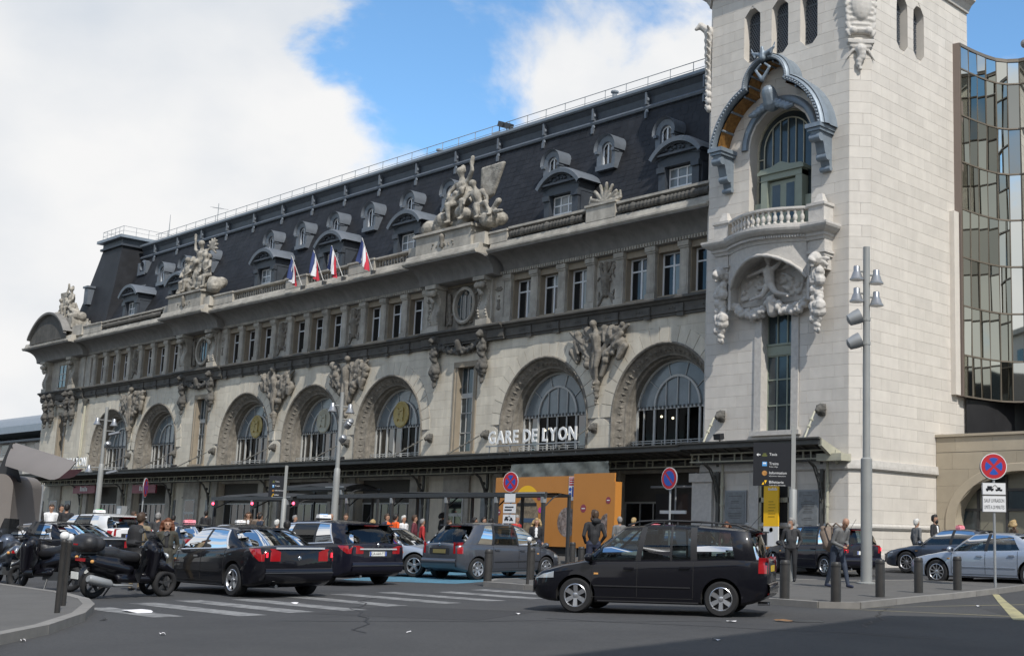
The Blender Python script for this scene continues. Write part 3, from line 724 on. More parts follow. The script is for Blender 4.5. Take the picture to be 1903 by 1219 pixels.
# ------------------------------------------------------------------ cove cornice and gutter ledge
def cove(x0, x1, e, dz=0., ends=True, dl=0., dr=0.):
    pr = [(.2, BZ1), (-.14-e, BZ1+.0)]
    for i in range(9):
        t = i/8*pi/2; pr.append((-.22-e-1.02*(1-cos(t)), BZ1+.06+.84*sin(t)))
    pr += [(-1.34-e, 15.00), (-1.34-e, 15.05)]
    pr = [(y, z+dz) for y, z in pr]+[(.2, 15.05+dz)]
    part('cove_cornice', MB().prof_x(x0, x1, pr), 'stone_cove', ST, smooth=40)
    up = [(.0, 15.05), (-1.36-e, 15.05), (-1.42-e, 15.12), (-1.42-e, 15.20), (-1.22-e, 15.26), (-1.16-e, 15.50), (-1.10-e, 15.56), (.0, 15.56)]
    part('gutter_ledge', MB().prof_x(x0-.002, x1+.002, [(y, z+dz) for y, z in up]), 'stone_trim', ST)
for a, b, e in [(-62.9, -47.6, 0), (-41.6, -19.65, 0), (-13.3, 1.12, 0)]: cove(a, b, e)
for p in PAVX: cove(p-3.05, p+3.05, .5, .005)
cove(-71.6, -62.6, .45, .006)
# ------------------------------------------------------------------ parapets
PY = -1.05
def parapet_block(x0, x1, z1=16.18, y0=-1.18, y1=-.62, cap=True):
    m = MB(); m.box(x0, x1, y0, y1, 15.5, z1-.1); m.box(x0-.05, x1+.05, y0-.07, y1+.05, z1-.1, z1); part('parapet_pedestal', m, 'stone_trim', ST)
bal = MB().lathe([(.05, 0), (.05, .05), (.028, .08), (.062, .18), (.055, .26), (.028, .36), (.05, .40), (.05, .44)], n=6).mesh('baluster', ['stone_trim'], 60)
def balustrade(x0, x1):
    part('parapet_rail', MB().prof_x(x0, x1, [(-1.12, 16.04), (-1.17, 16.08), (-1.17, 16.16), (-.68, 16.16), (-.68, 16.08), (-.73, 16.04)]), 'stone_trim', ST)
    part('parapet_base', MB().box(x0, x1, -1.10, -.75, 15.5, 15.62), 'stone_trim', ST)
    n = int((x1-x0)/.27)
    for i in range(n):
        o = link('baluster', bal, ST); o.location = (x0+(i+.5)*(x1-x0)/n, -.92, 15.61)
def roll(x0, x1):
    "bundle of laurel laid along the parapet"
    m = MB(); part('parapet_base', MB().box(x0, x1, -1.02, -.62, 15.5, 16.02), 'stone_grimy', ST)
    part('parapet_rail', MB().prof_x(x0, x1, [(-1.0, 16.02), (-1.16, 16.07), (-1.16, 16.18), (-.6, 16.18), (-.6, 16.02)]), 'stone_trim', ST)
    n = int((x1-x0)/.115); 
    rows = []
    for i in range(n+1):
        x = x0+.12+(x1-x0-.24)*i/n; r = .185 if i % 2 else .145
        if i % 16 == 8: r = .225
        rows.append([Vector((x, -1.07+r*cos(t), 15.79+r*sin(t))) for t in [2*pi*k/10 for k in range(10)]])
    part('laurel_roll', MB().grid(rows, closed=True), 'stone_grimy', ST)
roll(-4.5, 1.1); roll(-12.0, -6.5); parapet_block(-6.45, -4.55, 16.28)
parapet_block(-13.6, -12.05, 16.1)
for a, b in ((-23.3, -18.9), (-30.2, -25.9), (-38.9, -32.6), ): balustrade(a, b)
for a, b in ((-25.85, -23.35), (-32.55, -30.25), (-41.6, -38.95), (-18.85, -18.2)): parapet_block(a, b)
roll(-58.4, -48.6); parapet_block(-62.6, -58.45); parapet_block(-48.55, -47.9)
for p in PAVX:
    m = MB(); m.box(p-2.3, p+2.3, -1.62, -.5, 15.5, 16.50); m.box(p-2.45, p+2.45, -1.76, -.45, 16.50, 16.58); m.box(p-2.40, p+2.40, -1.70, -.47, 16.58, 16.66)
    part('statue_pedestal', m, 'stone_trim', ST)
    blob_relief(ST, p-.9, p+.9, 15.75, 16.12, -1.62, 9, 8, (.04, .08), name='carved_crest', extra=lambda m: [capsule(m, (p, -1.64, 15.75), (p, -1.66, 16.28), .10, .17, 8)])
    for s in (-1, 1): part('pedestal_wing', MB().box(p+s*2.75-.42, p+s*2.75+.42, -1.45, -.6, 15.5, 16.12), 'stone_trim', ST)
# shell trophy and weeds on the right pedestal
def plant_tuft(m, x, y, z, n, h, R):
    for i in range(n):
        a = R.uniform(0, 2*pi); l = R.uniform(.4, 1)*h; d = Vector((cos(a)*.35, sin(a)*.25, 1)).normalized(); p = Vector((x+R.uniform(-.15, .15), y+R.uniform(-.1, .1), z)); q = p+d*l; s = Vector((-sin(a), cos(a), 0))*.03
        m.add([p-s, p+s, q+s*.3, q-s*.3], [(0, 1, 2, 3)])
def tro(m):
    for k in range(9):
        a = radians(200-k*27.5+20); capsule(m, (-5.5, -.9, 16.35), (-5.5+.85*cos(a), -.95, 16.38+.85*abs(sin(a))), .14, .08, 6)
    for s in (-1, 1): capsule(m, (-5.5+s*.5, -.9, 16.3), (-5.5+s*1.0, -.9, 16.45), .14, .08, 6); capsule(m, (-5.5+s*1.0, -.9, 16.45), (-5.5+s*.95, -.9, 16.75), .07, .06, 6)
o = blob_relief(None, -6.4, -4.6, 16.3, 16.55, -.9, 4, 10, (.08, .14), name='stone_trophy', matn='stone_statue', extra=tro)
tag(o, 'small shell shaped stone trophy on the parapet right of the big rooftop statue', 'sculpture')
mp = MB(); plant_tuft(mp, -5.55, -.85, 16.8, 40, .45, random.Random(3)); plant_tuft(mp, -4.75, -.85, 16.4, 24, .4, random.Random(4)); plant_tuft(mp, -6.25, -.85, 16.4, 18, .3, random.Random(5))
mat('weeds', (.10, .11, .03), .8, var=.3, vscale=5); single('weeds', mp, 'weeds', 'tuft of wild weeds growing on the stone shell trophy of the parapet', 'plant')

# ------------------------------------------------------------------ mansard roof
RP = [(-.35, 15.7), (.10, 16.55), (.62, 17.6), (1.10, 18.7), (1.52, 19.8), (1.86, 20.8), (2.12, 21.72)]
def roof_y(z):
    for (a, b), (c, d) in zip(RP, RP[1:]):
        if z <= d: return a+(c-a)*(z-b)/(d-b)
    return RP[-1][0]
rf = MB(); nseg = 90; X0, X1 = -60.4, 1.2
rf.grid([[Vector((X0+(X1-X0)*i/nseg, y, z)) for i in range(nseg+1)] for y, z in RP])
rf.box(X0, X1, 2.3, 9, 21.6, 22.4)
roof = part('roof', rf, 'slate', ST)
# slates: overlapping courses that stand a little proud
sl = MB(); R = random.Random(8); z = 16.0
while z < 21.5:
    h = .30; y0 = roof_y(z); y1 = roof_y(z+h+.04); nx = 124; off = R.random()
    for i in range(nx):
        a = X0+(X1-X0)*(i+off*.5)/nx; b = a+(X1-X0)/nx*.95; j = R.uniform(.006, .016)
        nv = Vector((0, -(h+.04), (y1-y0))).normalized()
        sl.add([(a, y0+nv.y*j, z+nv.z*j), (b, y0+nv.y*j, z+nv.z*j), (b, y1+nv.y*.004, z+h+.04), (a, y1+nv.y*.004, z+h+.04)], [(0, 1, 2, 3)])
    z += h
part('slates', sl, 'slate', roof, kind='stuff', fix=False)
part('roof_moulding', MB().prof_x(X0, X1, [(2.25, 21.62), (1.98, 21.66), (1.94, 21.76), (2.0, 21.86), (2.25, 21.92)]), 'zinc', ST)
part('roof_band', MB().prof_x(X0, X1, [(2.5, 21.9), (2.16, 21.9), (2.14, 22.3), (2.0, 22.55), (2.5, 22.58)]), 'zinc_dark', ST)
part('roof_gutter', MB().prof_x(X0-.01, X1, [(3.2, 22.58), (1.94, 22.58), (1.86, 22.64), (1.86, 22.78), (1.98, 22.82), (3.2, 22.86)]), 'zinc_light', ST)
part('roof_flat', MB().box(X0, X1, 3.2, 9, 22.5, 22.84), 'zinc', ST)
orn = MB(); orn.sphere((0, 2.0, 21.55), .13, 5, sy=.6); orn.box(-.07, .07, 1.9, 2.1, 21.2, 21.5); orn.sphere((0, 2.02, 22.15), .14, 5, sy=.6); orn.box(-.05, .05, 1.9, 2.16, 21.9, 22.5); orn = orn.mesh('roof_ornament', ['zinc']); x = -2.2
while x > -59: o = link('roof_ornament', orn, ST); o.location.x = x; x -= 3.72
# railing along the ridge
rl = thing('roof_railing', 'thin metal safety railing along the flat top of the station roof', 'railing', (-30, 2.6, 22.85), world=True)
m = MB(); m.tube([(-59.5, 2.6, 23.62), (1.1, 2.6, 23.62)], .022, 5); m.tube([(-59.5, 2.6, 23.25), (1.1, 2.6, 23.25)], .016, 5); part('rail', m, 'steel_grey', rl)
x = 1.0; post = MB().tube([(0, 0, 0), (0, 0, .8)], .02, 5).mesh('post', ['steel_grey'])
while x > -59.5:
    o = link('post', post, rl); o.location = (x, 2.6, 22.84); x -= 1.5
fl = thing('roof_floodlights', 'pair of small floodlights on the roof edge behind the big statue', 'floodlight', (-17.9, 2.7, 22.85))
m = MB(); m.box(-.5, .1, -.2, .2, 0, .35); part('box', m, 'steel_grey', fl)
for dx in (-.1, .55): m = MB(); m.box(dx-.22, dx+.22, -.18, .1, .62, .92, 0, Matrix.Rotation(.35, 4, 'Y')); m.tube([(dx, 0, 0), (dx, 0, .7)], .03, 5); part('lamp_head', m, 'steel_dark', fl)
for (x, h) in ((-8.6, .4), (-23.0, .25)):
    single('roof_vent', MB().lathe([(.12, 0), (.12, h), (.2, h), (.2, h+.08), (.02, h+.16)], n=10), 'zinc_light', 'small mushroom vent on the roof edge, '+('nearer the tower' if x > -10 else 'near the middle of the roof'), 'vent', loc=(x, 2.4, 22.83))
an = MB(); an.tube([(0, 0, 0), (0, 0, 1.9)], .025, 5); an.tube([(-.9, 0, 1.75), (.9, .3, 1.35)], .015, 4)
for i in range(6): an.tube([(-.8+i*.3, -.25, 1.74-i*.07), (-.8+i*.3, .35, 1.74-i*.07)], .01, 4)
single('roof_antenna', an, 'steel_grey', 'thin aerial on the roof ridge toward the left end', 'antenna', loc=(-50.5, 3.0, 22.8))
single('roof_mast', MB().tube([(0, 0, 0), (0, 0, 2.3)], [.05, .015], 5), 'steel_grey', 'short spike mast on the roof beside the left pavilion', 'antenna', loc=(-58.2, 3.0, 22.8))

# ------------------------------------------------------------------ dormers
def dormer_meshes():
    P = {}
    yf = -.28
    m = MB()  # frame cheeks, lintel
    for s in (-1, 1):
        m.box(s*1.0-.20, s*1.0+.20, yf-.04, 1.5, 16.1, 17.55); m.box(s*1.02-.23, s*1.02+.23, yf-.14, yf+.1, 17.3, 17.55); m.box(s*1.24-.05, s*1.24+.05, yf+.1, 1.0, 16.1, 17.5)
    m.box(-1.24, 1.24, yf-.06, 1.5, 17.55, 18.0); m.box(-1.45, 1.45, yf-.26, 1.4, 18.0, 18.1)
    P['frame'] = (m, 'zinc_dark', None)
    # segmental pediment hood
    R = 1.95; cz = 18.1-1.33
    a = math.asin(1.55/R); rows = []
    pts = arc(0, cz, R, pi/2+a, pi/2-a, 18); pti = arc(0, cz, R-.20, pi/2+a, pi/2-a, 18)
    rows = [[Vector((x, yf-.34, z)) for x, z in pti], [Vector((x, yf-.36, z)) for x, z in pts], [Vector((x, yf-.20, z+.07)) for x, z in pts], [Vector((x, 1.75, z+.07)) for x, z in pts]]
    m = MB().grid(rows); m.grid([[Vector((x, yf-.34, z)) for x, z in pti], [Vector((x, yf-.14, z-.02)) for x, z in pti]])
    P['hood'] = (m, 'zinc', 50)
    m = MB(); A = [Vector((x, yf-.12, z)) for x, z in pti]; m.add(A+[Vector((0, yf-.12, 18.1))], [(i, i+1, len(A)) for i in range(len(A)-1)])
    Rn = random.Random(2)
    for i in range(16):
        x = Rn.uniform(-1.0, 1.0); z = 18.14+Rn.uniform(0, .36)*(1-abs(x)/1.15); m.sphere((x, yf-.15, z+.05), Rn.uniform(.06, .11), 5, sy=.7)
    m.tube([(-1.0, yf-.18, 18.2), (-.5, yf-.2, 18.42), (0, yf-.2, 18.5), (.5, yf-.2, 18.42), (1.0, yf-.18, 18.2)], .05, 5)
    P['tympanum'] = (m, 'zinc_dark', 50)
    m = MB(); hw = .78
    for xx in (-hw, -.29, .25, hw-.06): m.box(xx, xx+.06, yf+.22, yf+.27, 16.1, 17.5)
    for z_ in (16.62, 17.02, 17.45): m.box(-hw, hw, yf+.223, yf+.268, z_, z_+.06)
    P['sash'] = (m, 'frame_white', None)
    panes = []
    for a_, b_ in ((-hw+.06, -.29), (-.23, .25), (.31, hw-.06)):
        for c_, d_ in ((16.1, 16.62), (16.68, 17.02), (17.08, 17.45)): panes.append(MB().quad((a_, yf+.25, c_), (b_, yf+.25, c_), (b_, yf+.25, d_), (a_, yf+.25, d_)))
    P['panes'] = panes
    return P
DP = dormer_meshes(); dcache = {}
for xc in [-1.55, -9.2, -21.7, -29.2, -36.8, -48.5, -55.9]:
    fr_ = None
    for nm in ('frame', 'hood', 'tympanum', 'sash'):
        mbd, mt, sm = DP[nm]
        if nm not in dcache: dcache[nm] = mbd.mesh('dormer_'+nm, [mt], sm)
        if nm == 'frame': fr_ = link('dormer', dcache[nm], ST); fr_.location = (xc, 0, 0)
        else: o = link({'hood': 'dormer_hood', 'tympanum': 'tympanum', 'sash': 'sash'}[nm], dcache[nm], fr_)
    for i, q in enumerate(DP['panes']):
        k = 'p%d' % i
        if k not in dcache: dcache[k] = q.mesh('pane', ['glass_frost_reflect' if i % 3 else 'glass_curtain'])
        link('pane', dcache[k], fr_)
# small round-headed upper dormers
def oeil_meshes():
    yf = .95; P = {}; hw, z0, zs = .36, 18.95, 19.75
    path = [(-hw, z0)]+arc(0, zs, hw, pi, 0, 12)+[(hw, z0)]; path2 = [(-hw-.26, z0)]+arc(0, zs, hw+.26, pi, 0, 12)+[(hw+.26, z0)]
    m = MB().grid([[Vector((x, yf+.3, z)) for x, z in path], [Vector((x, yf, z)) for x, z in path], [Vector((x, yf-.04, z)) for x, z in path2], [Vector((x, yf+1.0, z)) for x, z in path2]]); m.box(-hw-.28, hw+.28, yf-.1, yf+.5, z0-.24, z0)
    P['f'] = m
    hood = arc(0, zs, hw+.27, radians(188), radians(-8), 12); hood2 = arc(0, zs, hw+.36, radians(188), radians(-8), 12)
    m = MB().grid([[Vector((x, yf-.05, z)) for x, z in hood], [Vector((x, yf-.18, z)) for x, z in hood2], [Vector((x, yf+1.15, z+.02)) for x, z in hood2]])
    for s in (-1, 1): m.box(s*(hw+.2)-.1, s*(hw+.2)+.1, yf-.16, yf+.2, zs-.2, zs-.06)
    P['h'] = m
    m = MB(); 
    for xx in (-hw, -.045, hw-.09): m.box(xx, xx+.09, yf+.12, yf+.17, z0, zs+(.30 if xx == -.045 else .05))
    m.grid([[Vector((x, yf+.12, z)) for x, z in arc(0, zs, r, pi, 0, 10)] for r in (hw, hw-.09)]); P['s'] = m
    m = MB(); A = [(x, yf+.16, z) for x, z in path]; m.add(A, [tuple(range(len(A)))]); P['p'] = m
    return P
OM = oeil_meshes(); of, oh, os_, op = OM['f'].mesh('oeil_frame', ['zinc'], 40), OM['h'].mesh('oeil_hood', ['zinc'], 40), OM['s'].mesh('sash', ['frame_white']), OM['p'].mesh('pane', ['glass_dark'])
for xc in [-3.6, -7.5, -11.4, -19.8, -23.5, -27.4, -31.1, -34.9, -38.7, -47.1, -50.6, -54.1]:
    f = link('attic_window', of, ST); f.location = (xc, 0, 0); link('hood', oh, f); link('sash', os_, f); link('pane', op, f)

# ------------------------------------------------------------------ left end pavilion
pv = MB(); A = [(-67.6, -.35, 15.6), (-60.4, -.35, 15.6), (-60.4, 9, 15.6), (-67.6, 9, 15.6)]; rows = []
for t in [0, .15, .35, .6, .85, 1]:
    k = t**.75; rows.append([Vector((-67.6+3.2*k, -.35+1.15*k, 15.6+7.2*t)), Vector((-60.4-.5*k, -.35+1.15*k, 15.6+7.2*t)), Vector((-60.4-.5*k, 9, 15.6+7.2*t)), Vector((-67.6+3.2*k, 9, 15.6+7.2*t))])
pv.grid(rows, closed=True); part('pavilion_roof', pv, 'slate', ST)
tp = MB(); tp.box(-64.45, -60.85, .75, 8.5, 22.75, 23.2); tp.box(-64.6, -60.7, .6, 8.5, 22.62, 22.78); part('pavilion_roof_band', tp, 'zinc_dark', ST)
part('pavilion_roof_cap', MB().prof_z(23.2, 23.42, [(-64.85, .4), (-60.45, .4), (-60.45, 8.6), (-64.85, 8.6)]), 'zinc_light', ST)
m = MB(); hc = [(-64.5, .7), (-60.8, .7), (-60.8, 5.5), (-64.5, 5.5), (-64.5, .7)]
for a, b in zip(hc, hc[1:]):
    m.tube([(*a, 24.15), (*b, 24.15)], .02, 4); m.tube([(*a, 23.8), (*b, 23.8)], .015, 4)
    for i in range(5): t = i/5; m.tube([(a[0]+(b[0]-a[0])*t, a[1]+(b[1]-a[1])*t, 23.4), (a[0]+(b[0]-a[0])*t, a[1]+(b[1]-a[1])*t, 24.15)], .018, 4)
single('pavilion_railing', m, 'steel_grey', 'small metal railing round the flat top of the left end pavilion', 'railing')
m = MB(); m.lathe([(.5, .25), (.5, -.1), (.34, -.2), (.30, .25)], (-59.0, 1.75, 20.9), 16, axis='Y'); m.box(-59.6, -58.4, 1.5, 2.3, 20.2, 20.45); m.box(-59.7, -59.45, 1.55, 2.3, 20.3, 21.2); m.box(-58.55, -58.3, 1.55, 2.3, 20.3, 21.2)
w = part('oval_dormer', m, 'zinc', ST, smooth=40); part('pane', MB().lathe([(.31, .1), (.0001, .1)], (-59.0, 1.75, 20.9), 14, axis='Y'), 'glass_dark', w)
part('roof_hatch', MB().prof_x(-59.6, -57.4, [(1.9, 19.0), (.75, 18.75), (.65, 18.95), (.75, 19.05), (1.9, 19.5)]), 'zinc', ST)
m = MB(); m.box(-65.0, -64.3, -.1, 1.2, 18.3, 19.6); m.box(-65.1, -64.2, -.2, 1.3, 19.6, 19.75); part('side_dormer', m, 'zinc', ST)
# curved gable over the left corner
rows = []
for y in (-1.75, -1.9, -1.9, -.4):
    pass
cA = arc(-66.9, 12.93, 4.55, radians(142), radians(38), 20)
m = MB().grid([[Vector((x, -1.70, 15.4)) for x, z in cA], [Vector((x, -1.72, z)) for x, z in cA]]); part('gable_face', m, 'stone_grimy', ST)
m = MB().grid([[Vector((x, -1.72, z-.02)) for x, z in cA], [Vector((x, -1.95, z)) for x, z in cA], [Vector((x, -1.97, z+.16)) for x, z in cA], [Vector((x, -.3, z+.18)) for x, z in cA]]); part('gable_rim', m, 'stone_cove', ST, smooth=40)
part('corner_pedestal', MB().box(-64.6, -61.6, -1.3, -.5, 15.5, 16.3), 'stone_trim', ST)
blob_relief(ST, -63.3, -60.9, 15.65, 16.35, -1.05, 55, 10, (.12, .22), name='carved_scroll', matn='stone_statue')
# corner bay between consoles
part('corner_bay', MB().box(-70.6, -63.1, -.12, .3, BZ0, BZ1), 'stone_trim', ST)
for x in (-70.0, -64.9): console(x, ST)
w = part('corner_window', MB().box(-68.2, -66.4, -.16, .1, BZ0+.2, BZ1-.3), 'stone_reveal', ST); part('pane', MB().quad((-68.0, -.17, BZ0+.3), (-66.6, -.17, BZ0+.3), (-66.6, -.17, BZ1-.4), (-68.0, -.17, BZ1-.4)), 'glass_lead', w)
mm = MB()
for xx in (-68.0, -67.3, -66.65): mm.box(xx-.03, xx+.03, -.21, -.175, BZ0+.3, BZ1-.4)
for z_ in (BZ0+.8, BZ0+1.3): mm.box(-68, -66.6, -.208, -.177, z_, z_+.05)
part('mullions', mm, 'frame_grey', w)
for x in (-63.6, -62.5): part('pier', MB().box(x-.4, x+.4, -.2, .3, BZ0, BZ1), 'stone_trim', ST)
part('drain_pipe', MB().tube([(-62.4, -.2, 4.8), (-62.4, -.2, 10.3), (-62.4, -.2, 10.5)], .09, 8), 'iron_pale', ST)
part('drain_hopper', MB().lathe([(.1, 0), (.22, .35), (.24, .5)], (-62.4, -.22, 10.3), 8), 'iron_canopy', ST)
# ------------------------------------------------------------------ garlands, lions, spandrel figures
def garland_pts(m, pts, r, seed, dens=9, j=.5):
    R = random.Random(seed)
    for i, p in enumerate(pts):
        for k in range(dens):
            d = Vector((R.uniform(-1, 1), R.uniform(-1, .2), R.uniform(-1, 1))); rr = r*R.uniform(.35, .65); m.sphere(tuple(Vector(p)+d*r*j), rr, 5)
def lion_head(m, x, y, z, s=1.):
    c = Vector((x, y, z))
    capsule(m, c+Vector((0, .1, .05))*s, c+Vector((0, -.15, 0))*s, .27*s, .24*s, 8)
    for k in range(11):
        a = 2*pi*k/11; capsule(m, c+Vector((cos(a)*.24, -.02, sin(a)*.24+.02))*s, c+Vector((cos(a)*.34, .08, sin(a)*.36))*s, .10*s, .07*s, 6)
    capsule(m, c+Vector((0, -.2, .05))*s, c+Vector((0, -.40, -.06))*s, .12*s, .11*s, 7); capsule(m, c+Vector((-.07, -.36, -.12))*s, c+Vector((.07, -.36, -.12))*s, .09*s, .09*s, 6)
    capsule(m, c+Vector((0, -.3, -.16))*s, c+Vector((0, -.34, -.26))*s, .09*s, .07*s, 6)
    for q in (-1, 1): m.sphere(tuple(c+Vector((q*.11, -.26, .10))*s), .05*s, 5); m.sphere(tuple(c+Vector((q*.22, -.05, .24))*s), .08*s, 5)
def drop_mesh(seed, L, s=1., head=True):
    m = MB()
    if head: lion_head(m, 0, -.15, -.15*s, s)
    n = int(L/.14); pts = []
    for i in range(n):
        t = i/(n-1); w = .25*s*(.75+.5*sin(t*pi*2.2+.4)**2)*(1-.55*max(0, t-.75)/.25); garland_pts(m, [(0, -.12, -.5*s-t*(L-.6*s))], w, seed+i, 7, .6)
    return m
dm = remesh(drop_mesh(3, 2.65), 'garland_drop', ['stone_grimy'], .035, 1)
def swag(x0, x1, z, sag, seed, s=1.):
    m = MB()
    n = 18; garland_pts(m, [(x0+(x1-x0)*i/n, -.14, z-sag*sin(pi*i/n)) for i in range(n+1)], .21*s, seed, 6, .6); return m
for p in PAVX:
    for dx in (-1.95, 1.95):
        o = link('garland_drop', dm, ST); o.location = (p+dx, -.1, 11.45)
    m = swag(p-1.8, p+1.8, 11.0, .42, 5); capsule(m, (p, -.2, 10.7), (p, -.35, 11.0), .25, .2, 8); capsule(m, (p-.4, -.2, 11.2), (p+.4, -.2, 11.2), .10, .10, 6)
    link('garland_swag', remesh(m, 'garland_swag', ['stone_grimy'], .035, 1), ST)
for dx in (-2.7, -1.55, 1.35, 2.4):
    o = link('garland_drop', dm, ST); o.location = (PV3+dx, -.2, 11.5)
link('garland_swag', remesh(swag(PV3-1.4, PV3+1.2, 10.9, .3, 6), 'garland_swag', ['stone_relief'], .04, 1), ST)
part('corner_pier', MB().box(-63.9, -62.9, -.14, .02, 5.0, 10.93), 'stone_front', ST)

def figure(m, J, s=1., head=True, drape=None, R=random.Random(1)):
    """stone body as overlapping tapered limbs; J: dict of joints"""
    g = lambda k: Vector(J[k])
    capsule(m, g('pelvis'), g('chest'), .16*s, .19*s, 9); capsule(m, g('chest'), g('neck'), .17*s, .07*s, 8); capsule(m, g('neck'), g('head'), .065*s, .10*s, 8); m.sphere(tuple(g('head')+Vector((0, 0, .04*s))), .125*s, 8)
    for a in ('l', 'r'):
        capsule(m, g('chest')*.6+g('sh'+a)*.4, g('sh'+a), .10*s, .085*s, 7); capsule(m, g('sh'+a), g('el'+a), .078*s, .06*s, 7); capsule(m, g('el'+a), g('ha'+a), .06*s, .04*s, 7); m.sphere(tuple(g('ha'+a)), .055*s, 6)
        capsule(m, g('pelvis'), g('hi'+a), .14*s, .13*s, 7); capsule(m, g('hi'+a), g('kn'+a), .125*s, .085*s, 8); capsule(m, g('kn'+a), g('fo'+a), .08*s, .05*s, 8)
        f = g('fo'+a); capsule(m, f, f+Vector((0, -.12*s, -.05*s)), .055*s, .045*s, 6)
# spandrel reliefs: winged drapery, a standing or floating body, volute below
def spandrel(xc, seed, mirror, bulky=.0):
    R = random.Random(seed); q = -1 if mirror else 1; m = MB(); y = -.16
    J = dict(pelvis=(q*.05, y-.12, 9.75), chest=(q*.0, y-.18, 10.35), neck=(-q*.10, y-.16, 10.72), head=(-q*.18, y-.26, 10.92), shl=(q*.28, y-.14, 10.55), shr=(-q*.30, y-.14, 10.52), ell=(q*.75, y-.1, 10.35), elr=(-q*.62, y-.12, 10.2), hal=(q*1.25, y-.08, 10.5), har=(-q*1.0, y-.1, 10.5), hil=(q*.14, y-.14, 9.65), hir=(-q*.10, y-.14, 9.6), knl=(q*.10, y-.26, 9.0), knr=(-q*.16, y-.18, 8.95), fol=(q*.0, y-.12, 8.3), **{'for': (-q*.06, y-.1, 8.15)})
    figure(m, J, 1.4)
    # drapery and side masses
    for s in (-1, 1):
        top = Vector((s*1.75, y, 10.5)); 
        for i in range(16):
            a = Vector((s*R.uniform(.35, 1.75), y+R.uniform(-.1, .05), R.uniform(9.7, 10.75))); b = a+Vector((s*R.uniform(-.45, .1), R.uniform(-.1, .05), -R.uniform(.2, .6))); capsule(m, a, b, R.uniform(.14, .26), R.uniform(.07, .15), 6)
        for i in range(int(8+10*bulky)):
            t = i/(8+10*bulky); m.sphere((s*(1.45-1.0*t+R.uniform(-.15, .15)), y-R.uniform(0, .12), 10.65-1.6*t+R.uniform(-.15, .15)), R.uniform(.12, .24), 6)
        capsule(m, (s*1.0, y-.1, 10.2), (s*1.9, y-.05, 10.75), .17, .08, 6); capsule(m, (s*.5, y-.05, 9.5), (s*1.3, y, 10.1), .2, .16, 6); capsule(m, (s*.25, y-.05, 8.6), (s*.6, y, 9.5), .12, .2, 6)
    for i in range(7): t = i/6; m.sphere((R.uniform(-.06, .06), y-.05, 8.3-.95*t), .20*(1-.65*t), 6)
    for v in range(len(m.v)): pass
    me = remesh(m, 'spandrel_figure', ['stone_relief'], .032, 0); o = link('spandrel_figure', me, ST); o.location = (xc, 0, 0)
spandrel(-6.35, 1, False); spandrel(-26.75, 2, True, 1.); spandrel(-34.5, 3, False, .8); spandrel(-54.3, 4, True, .4)

